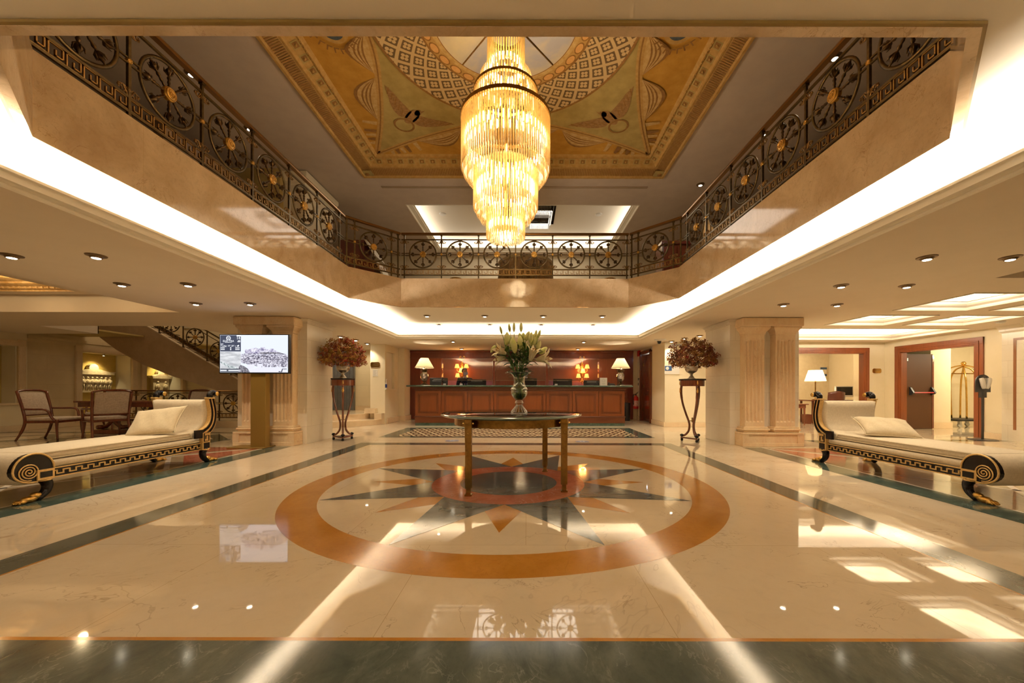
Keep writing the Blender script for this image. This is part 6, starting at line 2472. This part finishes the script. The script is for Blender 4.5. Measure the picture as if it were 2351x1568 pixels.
b = MB(); spoly(b, [(.90, .995), (.915, .90), (.985, .90), (.985, .915), (.925, .915), (.915, .995)], 6); spoly(b, [(.86, .99), (.87, .965), (.90, .98), (.90, .995)], 6); b.obj('screen_picture', emis('screen_black', (.02, .02, .03), 1), disp)
b = MB(); quad(b, .004, .307, .006, .44, 2); b.obj('screen_panel', emis('screen_slate', (.045, .05, .075), 1), disp)
b = MB(); quad(b, .004, .307, .445, .90, 2); b.obj('screen_picture', noise_screen('screen_beach', [(.4, (.28, .29, .31)), (.6, (.48, .49, .51))], 6, (.6, 1, 3)), disp)
b = MB(); spoly(b, [(.004, .70), (.12, .79), (.23, .86), (.27, .90), (.15, .90), (.004, .74)], 3); b.obj('screen_picture', noise_screen('screen_shore', [(.4, (.12, .15, .16)), (.6, (.5, .54, .55))], 30), disp)
b = MB(); quad(b, .004, .33, .90, .994, 3); b.obj('screen_panel', emis('screen_dark', (.06, .065, .08), 1), disp)
sw = emis('screen_text', (.62, .64, .68), 1.0)
def text(s, u, v, size, parent, m_, align='LEFT', sx=1.0):
    cu = D.curves.new('lettering', 'FONT')
    cu.body = s
    cu.size = size
    cu.align_x = align
    cu.align_y = 'CENTER'
    cu.extrude = .0005
    o_ = D.objects.new('lettering', cu)
    COL.objects.link(o_)
    dg = bpy.context.evaluated_depsgraph_get()
    me = D.meshes.new_from_object(o_.evaluated_get(dg))
    D.objects.remove(o_)
    o_ = D.objects.new('lettering', me)
    COL.objects.link(o_)
    me.materials.clear()
    me.materials.append(m_)
    o_.parent = parent
    x, z = spx(u, v)
    o_.location = (x, -.024, z)
    o_.rotation_euler = (pi / 2, 0, 0)
    o_.scale = (sx, 1, 1)
    return o_
text('ELECTRA', .125, .165, .050, disp, sw, 'CENTER')
text('14', .300, .085, .072, disp, sw, 'RIGHT')
text('Today', .012, .295, .043, disp, sw)
text('19\u00b0-29\u00b0 c', .112, .295, .040, disp, sw)
b = MB()
for (u0, u1, v0, v1) in ((.075, .175, .197, .204), (.265, .30, .138, .150), (.258, .30, .165, .190), (.012, .05, .236, .252), (.012, .07, .335, .355), (.012, .07, .378, .398), (.225, .29, .335, .355), (.225, .29, .378, .398)):
    quad(b, u0, u1, v0, v1, 4)
b.obj('screen_bars', sw, disp)
b = MB()
cx, cz = spx(.125, .085)
n = 32
for r in (.038, .030):
    b.tube([(cx + r * cos(2 * pi * i / n), -.023, cz + r * sin(2 * pi * i / n)) for i in range(n)], .0028, 5, closed=True)
b.box(cx - .012, cx - .007, -.024, -.0225, cz - .016, cz + .016); b.box(cx + .007, cx + .012, -.024, -.0225, cz - .016, cz + .016); b.box(cx - .007, cx + .007, -.024, -.0225, cz - .002, cz + .002)
quad(b, .245, .307, .006, .04, 4)
for v in (.345, .39):
    x, z = spx(.158, v); b.ball((x, -.023, z), .012, 8, 5, (1, .1, 1))
x, z = spx(.265, .295); b.ball((x, -.023, z), .017, 10, 6, (1.3, .1, .6)); b.ball((x + .008, -.023, z + .008), .012, 10, 6, (1, .1, 1))
quad(b, .006, .10, .935, .965, 5); quad(b, .125, .308, .935, .965, 5)
b.obj('screen_emblem', sw, disp)

# ------------------------------------------------------------------ seating group on the left
def armchair(label, loc, rz, name='armchair'):
    """seat faces local +y"""
    T = thing(name, label, 'chair', loc, rz, 'upholstered armchairs')
    b = MB()
    b.box(-.30, .30, -.26, .30, .365, .415)
    b.obj('seat_frame', mahogany, T, bevel=.006)
    b = MB(); b.bbox(-.285, .285, -.24, .305, .40, .475, .03); b.obj('seat', chairfab, T, smooth=True)
    for s in (-1, 1):
        # rear leg and back post in one sweep
        b = MB()
        b.tube(spline([(s * .30, -.40, 0), (s * .285, -.30, .22), (s * .28, -.26, .42), (s * .29, -.30, .70), (s * .30, -.38, 1.03)], 5), [.020] * 4 + [.026] * 17, 6)
        b.obj('rear_leg', mahogany, T, smooth=True)
        b = MB()
        b.tube(spline([(s * .28, .28, .44), (s * .28, .275, .25), (s * .29, .30, .0)], 5), [.03, .028, .027, .025, .023, .022, .021, .02, .019, .018, .018], 6)
        b.obj('front_leg', mahogany, T, smooth=True)
        b = MB()
        b.tube(spline([(s * .29, -.30, .66), (s * .32, -.10, .655), (s * .33, .10, .65), (s * .325, .17, .60), (s * .31, .20, .50), (s * .29, .25, .41)], 5), .022, 6)
        b.obj('arm', mahogany, T, smooth=True)
    b = MB()
    b.tube(spline([(-.30, -.385, 1.02), (-.15, -.40, 1.05), (.15, -.40, 1.05), (.30, -.385, 1.02)], 5), .024, 6)
    b.obj('crest_rail', mahogany, T, smooth=True)
    b = MB(); b.tube([(-.28, -.28, .53), (.28, -.28, .53)], .018, 6)
    b.obj('back_rail', mahogany, T, smooth=True)
    b = MB()
    def bk(sg):
        def fn(u, v):
            x = -.262 + .524 * u
            z = .535 + .475 * v
            y = -.275 - .115 * v ** 1.3
            bulge = .035 * (sin(pi * u) * sin(pi * v)) ** .4 if 0 < u < 1 and 0 < v < 1 else 0
            return (x, y + sg * (bulge + .004), z)
        return fn
    b.grid(bk(1), 10, 10); b.grid(bk(-1), 10, 10)
    b.obj('backrest', chairfab, T, smooth=True)
    return T


armchair('upholstered armchair facing right toward the dark table, farthest left', (-10.20, 8.28, 0), radians(-78))
armchair('upholstered armchair seen from behind in front of the dark table', (-9.33, 8.52, 0), radians(62))
armchair('upholstered armchair behind the table, half hidden by the left daybed', (-9.05, 10.2, 0), radians(172))
T0 = armchair('dark backed armchair behind the left end of the table', (-11.2, 10.25, 0), radians(195))

T = thing('library_table', 'dark mahogany table on scrolled lyre supports behind the armchairs', 'table', (-9.45, 9.35, 0))
b = MB(); b.bbox(-1.06, 1.06, -.46, .46, .765, .80, .008); b.bbox(-1.0, 1.0, -.42, .42, .66, .77, .006); b.obj('tabletop', mahogany, T)
for s in (-1, 1):
    b = MB()
    for q in (-1, 1):
        b.tube(spline([(s * .62 + q * .30, 0, .66), (s * .62 + q * .33, 0, .52), (s * .62 + q * .20, 0, .38), (s * .62 + q * .05, 0, .30), (s * .62 + q * .16, 0, .18), (s * .62 + q * .27, 0, .15)], 5), .045, 8)
        b.tube([(s * .62 + q * .27, -.1, .155), (s * .62 + q * .27, .1, .155)], .05, 12)
    b.obj('lyre_support', mahogany, T, smooth=True)
    b = MB(); b.bbox(s * .62 - .36, s * .62 + .36, -.18, .18, .002, .10, .012); b.obj('foot', mahogany, T)
b = MB(); b.tube([(-.6, 0, .32), (.6, 0, .32)], .025, 8); b.obj('stretcher', mahogany, T)

# niche frames and reliefs of the left wall
def niche_frame(x, y0, y1, z0, z1, w=.17, name='trim_6', base=True):
    b = MB()
    xs = [(x, x + .02), (x + .02, x + .035)]
    for k, (a, t) in enumerate(((0, w), (.02, w - .02), (.05, w - .05))):
        xa, xb = x, x + .018 + .010 * (2 - k if k < 2 else 0) + .006 * k
        for (ya, yb) in ((y0 - w + a * .7, y0 - a * .3), (y1 + a * .3, y1 + w - a * .7)):
            b.box(xa, xb + .012 * (k == 1), ya, yb, z0, z1 + w - a)
        b.box(xa, xb + .012 * (k == 1), y0 - w, y1 + w, z1 + a * .3, z1 + w - a * .7)
    for y in (y0 - w / 2, y1 + w / 2):
        b.bbox(x, x + .05, y - w * .55, y + w * .55, z1 + .0, z1 + w * 1.1, .01)
        for q in (-.05, 0, .05):
            b.tube([(x + .035, y + q, z0 + .1), (x + .035, y + q, z1)], .016, 6)
    if base:
        b.bbox(x, x + .06, y0 - w * 1.1, y1 + w * 1.1, z0 - .05, z0, .006)
    struct(b, name, step_marble)


niche_frame(-13.0, N1[0], N1[1], N1[2], N1[3])
niche_frame(-13.0, N2[0], N2[1], N2[2], N2[3])
niche_frame(-12.94, W1[0], W1[1], W1[2], W1[3], .15)
b = MB()
b.box(-13.0, -12.96, 9.95, 14.6, 2.32, 2.40); b.box(-13.0, -12.93, 9.95, 14.6, 2.40, 2.48)
struct(b, 'trim_7', left_stone)
relief_m = noisy('relief_plaster', (.56, .46, .31), (.68, .58, .42), 20, .7)


def relief(label, y0, y1, z0, z1, figs, xback=-13.5):
    T = thing('relief_stele', label, 'relief', (xback + .002, (y0 + y1) / 2, z0))
    w = (y1 - y0) / 2
    h = z1 - z0
    b = MB(); b.box(0, .12, -w, w, 0, h); b.box(0, .16, -w - .02, w + .02, -.05, 0)
    b.obj('slab', relief_m, T)
    b = MB()
    b.prism([(-w - .06, h), (w + .06, h), (w + .06, h + .05), (w + .10, h + .10), (w, h + .07), (.12, h + .16), (-.12, h + .16), (-w, h + .07), (-w - .10, h + .10), (-w - .06, h + .05)], .17, 'x', 0)
    b.prism([(.13 * cos(radians(a)), h + .20 + .13 * sin(radians(a))) for a in range(-30, 211, 15)], .10, 'x', .03)
    b.obj('pediment', relief_m, T)
    b = MB()
    r2 = random.Random(figs)
    for k in range(figs):
        y = -w + 2 * w * (k + .5) / figs
        s = h * .9
        b.ball((.13, y + .01, s * .88), s * .075, 8, 6)
        b.tube([(.13, y, s * .80), (.14, y + .01, s * .58), (.13, y - .01, s * .45)], [s * .05, s * .10, s * .075], 8)
        for q in (-1, 1):
            b.tube([(.13, y + q * s * .03, s * .48), (.135, y + q * s * .06 + r2.uniform(-.02, .02), s * .25), (.13, y + q * s * .05, .01)], [s * .06, s * .045, s * .03], 6)
            b.tube([(.14, y + q * s * .08, s * .74), (.15, y + q * s * .13, s * .58), (.15, y + q * s * r2.uniform(.02, .12), s * .45)], [s * .035, s * .03, s * .025], 6)
    b.obj('carved_figures', relief_m, T, smooth=True)


relief('carved stone frieze of standing figures under a spotlight in the left niche', 11.36, 12.36, 1.02, 1.52, 8)
relief('narrow carved stone stele half hidden behind the stair, right niche', 13.75, 14.35, .80, 1.45, 2)
for (y, z, e) in ((11.90, 2.12, 30), (13.95, 2.12, 22)):
    T = thing('niche_spotlight', 'tiny spotlight at the top of the %s relief niche' % ('left' if y < 13 else 'right'), 'spotlight', (-13.12, y, z))
    b = MB(); b.lathe([(.025, -.02), (.035, 0), (.035, .04)], 12); b.obj('housing', chrome, T)
    b = MB(); b.lathe([(.0, -.021), (.024, -.02)], 12, caps=False); b.obj('lens', emis('niche_lens_%.0f' % y, (1, .85, .55), 10), T)
    lamp('niche_beam', 'SPOT', (0, 0, -.03), e, (1, .78, .38), .02, T, (-.45, 0, -1), radians(95), 1.0)

# low plinth and balustrade before the stairwell
wallbox('wall_stair_plinth', -12.2, -7.7, 10.82, 11.02, 0, .18, step_marble)
T = balustrade('low bronze wheel balustrade behind the seating group on the left', (-12.1, 10.92), (-7.75, 10.92), 5, .2, .79, group=None, zb=.18, height=.90)
T.scale = (1, 1, .94)

# staircase going up to the left
YS = 11.25
UP = [(-12.95, 3.37), (-11.9, 3.32), (-11.21, 2.92), (-8.64, 1.42), (-7.75, .90), (-7.75, .15)]
LO = [(-7.95, .30), (-8.5, .69), (-9.09, 1.05), (-10.37, 1.45), (-11.27, 1.80), (-12.04, 2.23), (-12.56, 2.62), (-12.95, 2.95)]
b = MB()
b.prism(UP + LO, .10, 'y', YS)
b.prism([(-11.9, 3.36), (-11.9, 3.32), (-7.75, .90), (-7.75, .94)], .14, 'y', YS - .02)
for k in range(15):
    x = -8.0 - k * .27
    z = .80 + k * .158
    if x > -12.3:
        b.box(x - .30, x, YS + .10, YS + 1.5, z - .18, z)
b.mi = 1
for k in range(15):
    x = -8.0 - k * .27
    z = .80 + k * .158
    if x > -12.3:
        b.box(x - .30, x + .012, YS + .11, YS + 1.48, z, z + .012)
struct(b, 'stairs', [stair_marble, mat('dark_carpet', (.03, .018, .012), .9)])
T = thing('stair_balustrade', 'bronze wheel balustrade climbing the marble staircase on the left', 'railing', (-7.85, YS + .05, 1.02))
SL = -.582
b = MB()
for z, h in ((.86, .022), (.745, .010), (.20, .010), (.085, .010)):
    b.prism([(0, z - h), (-4.45, z - h - 4.45 * SL), (-4.45, z + h - 4.45 * SL), (0, z + h)], .022, 'y', -.011)
b.obj('rail_bars', bronze, T)
b = MB()
b.prism([(0, .10), (-4.45, .10 - 4.45 * SL), (-4.45, .185 - 4.45 * SL), (0, .185)], .008, 'y', -.004)
b.mi = 1
for k in range(34):
    x = -.08 - k * .129
    for (a, c_, z0, z1) in ((0, .012, 0, .07), (0, -.08, .062, .07), (-.08, -.072, .02, .07), (-.08, -.035, .02, .028)):
        zz = .11 + x * SL
        b.box(x + min(a, c_), x + max(a, c_), -.009, .009, zz + z0, zz + z1)
b.obj('greek_key_band', [dark_iron, old_brass], T)
for k in range(7):
    x = -.15 - k * .705
    b = MB(); b.box(-.012, .012, -.012, .012, -.03, .87); b.box(-.03, .03, -.03, .03, -.03, -.01)
    b.obj('post', bronze, T, loc=(x, 0, x * SL))
    if k < 6:
        w_ = put(proto_ring, T, x - .352, .475 + (x - .352) * SL, 1.0)
        w_.scale = (.93, 1, .93)

# ------------------------------------------------------------------ doorways and things on the right
def doorframe_y(name, y, x0, x1, z1, w=.19):
    b = MB()
    for (d, t, a) in ((.0, .03, 0), (.03, .05, .06), (.10, .035, .0)):
        pass
    for (xa, xb) in ((x0 - w, x0), (x1, x1 + w)):
        b.bbox(xa, xb, y - .03, y + .02, 0, z1 + w, .008)
    b.bbox(x0 - w, x1 + w, y - .032, y + .02, z1, z1 + w, .008)
    for (xa, xb) in ((x0 - .09, x0 - .05), (x1 + .05, x1 + .09)):
        b.bbox(xa, xb, y - .045, y - .02, 0, z1 + .07, .006)
    b.bbox(x0 - .09, x1 + .09, y - .045, y - .02, z1 + .05, z1 + .09, .006)
    b.box(x0, x0 + .02, y - .02, y + .14, 0, z1); b.box(x1 - .02, x1, y - .02, y + .14, 0, z1); b.box(x0, x1, y - .02, y + .14, z1 - .02, z1)
    struct(b, name, doorwood)
def doorframe_x(name, x, y0, y1, z1, w=.19):
    b = MB()
    for (ya, yb) in ((y0 - w, y0), (y1, y1 + w)):
        b.bbox(x - .03, x + .02, ya, yb, 0, z1 + w, .008)
    b.bbox(x - .032, x + .02, y0 - w, y1 + w, z1, z1 + w, .008)
    for (ya, yb) in ((y0 - .09, y0 - .05), (y1 + .05, y1 + .09)):
        b.bbox(x - .045, x - .02, ya, yb, 0, z1 + .07, .006)
    b.bbox(x - .045, x - .02, y0 - .09, y1 + .09, z1 + .05, z1 + .09, .006)
    b.box(x - .02, x + .14, y0, y0 + .02, 0, z1); b.box(x - .02, x + .14, y1 - .02, y1, 0, z1); b.box(x - .02, x + .14, y0, y1, z1 - .02, z1)
    struct(b, name, doorwood)
doorframe_y('door_3', 11.2, D1[0], D1[1], D1[3], .15)
doorframe_x('door_4', 10.47, D2[0], D2[1], D2[3], .17)

T = thing('fire_door', 'brown fire door leaf standing open with a red push bar', 'door', (10.60, 10.70, 0), radians(5))
b = MB(); b.bbox(0, .80, -.02, .03, .01, 2.10, .004); b.obj('leaf', firedoor_m, T)
b = MB(); b.box(.78, .83, -.03, .04, .02, 2.06); b.obj('edge_strip', mahogany, T)
b = MB(); b.tube([(.12, -.10, 1.02), (.76, -.10, 1.02)], .016, 8); b.obj('push_bar', redpaint, T)
for x in (.10, .76):
    b = MB(); b.prism([(-.02, .95), (-.02, 1.18), (-.05, 1.16), (-.13, 1.02), (-.10, .98)], .05, 'x', x - .025); b.obj('bar_bracket', black, T)
b = MB(); b.bbox(.78, .85, -.03, .02, 1.88, 2.02, .008); b.obj('latch', chrome, T)
b = MB(); b.box(.01, .04, -.024, -.018, 1.9, 1.98); b.obj('hinge', grey_m, T)

T = thing('luggage_cart', 'brass birdcage luggage cart standing in the corridor recess', 'luggage cart', (12.95, 11.35, 0))
b = MB(); b.bbox(-.52, .52, -.30, .30, .19, .255, .03); b.obj('deck', black, T)
for k, (sx, sy) in enumerate(((-.1, -.18), (.12, -.18), (-.1, .18), (.12, .18))):
    pass
for sx in (-1, 1):
    for sy in (-1, 1):
        b = MB()
        b.tube(spline([(sx * .13, sy * .2, .25), (sx * .15, sy * .21, .9), (sx * .16, sy * .2, 1.4), (sx * .12, sy * .12, 1.68), (0, 0, 1.80)], 6), .021, 8)
        b.obj('upright', brass, T, smooth=True)
        b = MB(); b.tube([(sx * .36, sy * .22 - .02, .07), (sx * .36, sy * .22 + .02, .06)], .058, 16); b.box(sx * .36 - .03, sx * .36 + .03, sy * .22 - .03, sy * .22 + .03, .10, .19)
        b.obj('caster', [grey_m], T)
b = MB(); b.tube(spline([(-.62, 0, 1.62), (-.35, 0, 1.76), (0, 0, 1.82), (.35, 0, 1.76), (.62, 0, 1.62)], 6), .019, 8); b.obj('bow', brass, T, smooth=True)
b = MB(); b.tube([(-.34, 0, 1.58), (.45, 0, 1.58)], .017, 8); b.obj('hanging_bar', old_brass, T)
b = MB(); b.ball((0, 0, 1.88), .06, 12, 9); b.obj('knob', brass, T, smooth=True)

T = thing('sanitizer_stand', 'black floor stand with a white hand sanitizer dispenser by the right doorway', 'dispenser stand', (10.04, 8.43, 0))
b = MB(); b.lathe([(.0, 0), (.23, 0), (.235, .006), (.22, .012), (.0, .014)], 32, caps=False); b.obj('base', black, T)
b = MB(); b.box(-.018, .018, -.012, .012, .01, 1.05); b.obj('pole', black, T)
b = MB(); b.prism([(-.165, .93 + .12), (-.165, 1.27)] [::-1] + [(-.08, 1.05), (-.08, .93), (.08, .93), (.08, 1.05), (.165, 1.05), (.165, 1.27)] + [(.165 * cos(radians(a)), 1.27 + .165 * sin(radians(a))) for a in range(10, 180, 10)], .02, 'y', -.01); b.obj('back_board', black, T)
b = MB()
for s in (-1, 1):
    b.tube(spline([(s * .025, -.05, 1.13), (s * .05, -.055, 1.2), (s * .075, -.055, 1.30), (s * .085, -.045, 1.36)], 4), [.035, .037, .04, .04, .042, .042, .042, .042, .042, .042, .042, .04, .03], 10)
b.obj('dispenser', white_p, T, smooth=True)
b = MB(); b.bbox(-.022, .022, -.06, -.02, 1.24, 1.36, .008); b.obj('window', grey_m, T)

# office behind the first doorway
T = thing('floor_lamp', 'lit lamp with a white conical shade in the office corner', 'lamp', (9.62, 12.75, .76))
b = MB(); b.lathe([(.30, .62), (.19, .98)], 36, caps=False); b.obj('lamp_shade', shade('office_shade', (.9, .8, .6), (1, .80, .45), .08), T, smooth=True)
b = MB(); b.lathe([(.10, 0), (.10, .015), (.03, .03), (.018, .06), (.018, .58), (.03, .60), (.012, .62), (.012, .8)], 16); b.obj('stem', old_brass, T, smooth=True)
b = MB(); b.ball((0, 0, .74), .03, 10, 8); b.obj('bulb', emis('office_bulb', (1, .82, .5), 12), T)
lamp('office_lamp_light', 'POINT', (0, 0, .84), 26, (1, .80, .50), .04, T)
T = thing('office_desk', 'dark office desk with a computer on it beyond the first doorway', 'desk', (10.2, 12.75, 0))
b = MB(); b.bbox(-.95, .85, -.32, .35, .72, .758, .006); b.obj('tabletop', mahogany, T)
for x in (-.85, .78):
    for y in (-.25, .28):
        b = MB(); b.box(x - .025, x + .025, y - .025, y + .025, 0, .72); b.obj('leg', mahogany, T)
T = thing('computer_monitor', 'white framed computer screen on the office desk', 'monitor', (10.47, 12.62, .759), radians(-8))
b = MB(); b.bbox(-.27, .27, -.02, .03, .10, .46, .012); b.obj('casing', white_p, T)
b = MB(); b.box(-.235, .235, -.0225, -.0195, .16, .43); b.obj('display', blackgloss, T)
b = MB(); b.box(-.04, .04, 0, .03, .02, .12); b.lathe([(.12, 0), (.12, .012), (.03, .02)], 20); b.obj('stand', white_p, T)
b = MB(); b.bbox(-.22, .22, -.07, .07, 0, .018, .004)
tag(b.obj('keyboard', white_p, loc=(10.12, 12.55, .759)), 'white keyboard on the office desk left of the screen', 'keyboard')
T = thing('office_chair', 'brown leather chair back rising behind the right daybed in the office', 'chair', (9.62, 11.95, 0), 0)
leather = mat('brown_leather', (.10, .028, .015), .35)
b = MB(); b.grid(lambda u, v: (-.25 + .5 * u, .10 * (1 - (2 * u - 1) ** 2) * -1 - .05 * v, .48 + .57 * v - .04 * (2 * u - 1) ** 2), 12, 8); b.obj('backrest', leather, T, smooth=True, solid=.06)
b = MB(); b.bbox(-.25, .25, -.05, .42, .42, .50, .03); b.obj('seat', leather, T, smooth=True)
for sx in (-.22, .22):
    for sy in (-.02, .38):
        b = MB(); b.box(sx - .02, sx + .02, sy - .02, sy + .02, 0, .43); b.obj('leg', mahogany, T)
T = thing('side_table', 'small red mahogany table at the left edge of the first doorway', 'table', (8.22, 12.0, 0))
b = MB(); b.bbox(-.42, .42, -.3, .3, .63, .665, .008); b.bbox(-.36, .36, -.25, .25, .53, .635, .004); b.obj('tabletop', mahogany_l, T)
for sx in (-1, 1):
    for sy in (-1, 1):
        b = MB(); b.lathe([(.014, 0), (.022, .06), (.03, .5), (.034, .55)], 4, (sx * .33, sy * .22, 0), sq=True); b.obj('leg', mahogany_l, T)
b = MB(); b.lathe([(.0, .002), (.12, .0), (.14, .30), (.13, .30), (.11, .02)], 4, caps=False, sq=True)
tag(b.obj('waste_bin', mahogany, loc=(9.08, 12.4, 0)), 'dark square waste bin on the office floor beside the side table', 'bin')
for z, s in ((1.83, 'upper'), (1.58, 'lower')):
    T = thing('leaflet_holder', '%s clear leaflet holder on the office back wall' % s, 'leaflet holder', (11.70 if False else 11.05, 14.25, z + .16 * 0))
    b = MB(); b.box(-.11, .11, -.01, .04, -.12, .10); b.obj('leaflets', paper, T)
    b = MB(); b.box(-.12, .12, -.014, -.0101, .02, .095); b.obj('blue_header', mat('leaflet_blue_' + s, (.05, .10, .22), .5), T)
T = plaque('brass plaque between the two doorways on the right', (10.24, 11.197, 1.65), 0, .255, .135, 2)
# service items on the inner side of the first doorway
b = MB(); b.bbox(-.02, .02, -.09, .09, -.1, .1, .02)
tag(b.obj('red_bell', redpaint, loc=(10.46, 11.9, 1.80)), 'small red round alarm just inside the first doorway', 'alarm')

# small lights of the side rooms
lamp('corridor_light', 'POINT', (12.6, 9.8, 2.25), 60, (1, .86, .58), .15)
lamp('office_ceiling_light', 'POINT', (9.3, 13.3, 2.3), 22, (1, .80, .52), .12)
for (x, y) in ((-6.6, 12.6), (-5.6, 12.6), (-6.6, 13.2), (-5.6, 13.2)):
    lamp('lift_hall_light', 'SPOT', (x, y, 2.47), 9, (1, .80, .5), .04, None, (0, 0, -1), radians(150), .8)
lamp('stair_light', 'POINT', (-10.0, 12.0, 4.8), 40, (1, .78, .48), .3)
lamp('desk_side_light', 'POINT', (4.17, 12.9, 2.2), 4, (.75, .85, 1), .1)
for (x, y, e) in ((-7.1, 6.15, 5), (-8.6, 6.15, 5), (-10.1, 6.15, 4), (-7.1, 4.72, 4), (-8.6, 4.72, 4)):
    T = thing('coffer_spotlight', 'bright spotlight in a gilded coffer over the seating area on the left', 'spotlight', (x, y, 2.99), 0, 'spotlights in the gilded coffers')
    b = MB(); b.lathe([(.05, -.03), (.06, 0)], 14); b.obj('rim', gold, T)
    b = MB(); b.ball((0, 0, -.03), .04, 10, 6); b.obj('lens', D.materials.get('coffer_lens') or emis('coffer_lens', (1, .84, .55), 16), T)
    lamp('coffer_beam', 'POINT', (0, 0, -.10), e, (1, .74, .40), .05, T)
for (x, y, e) in ((-11.0, 8.0, 11), (-9.0, 7.6, 11), (-7.2, 9.5, 10), (-11.8, 11.8, 8), (-10.2, 9.3, 16)):  # the last spot is added to lighten the shaded stair stringer
    lamp('seating_and_stair_fill', 'SPOT', (x, y, 2.47), e, (1, .76, .44), .06, None, (0, 0, -1), radians(140), .8)
for (x, y, e) in ((8.6, 9.9, 30), (6.0, 9.9, 20)):
    lamp('right_room_light', 'SPOT', (x, y, 2.47), e, (1, .82, .55), .06, None, (0, 0, -1), radians(140), .8)
for o_ in (proto_ring, proto_scroll, proto_rosette):
    for c_ in list(o_.children):
        D.objects.remove(c_)
    D.objects.remove(o_)
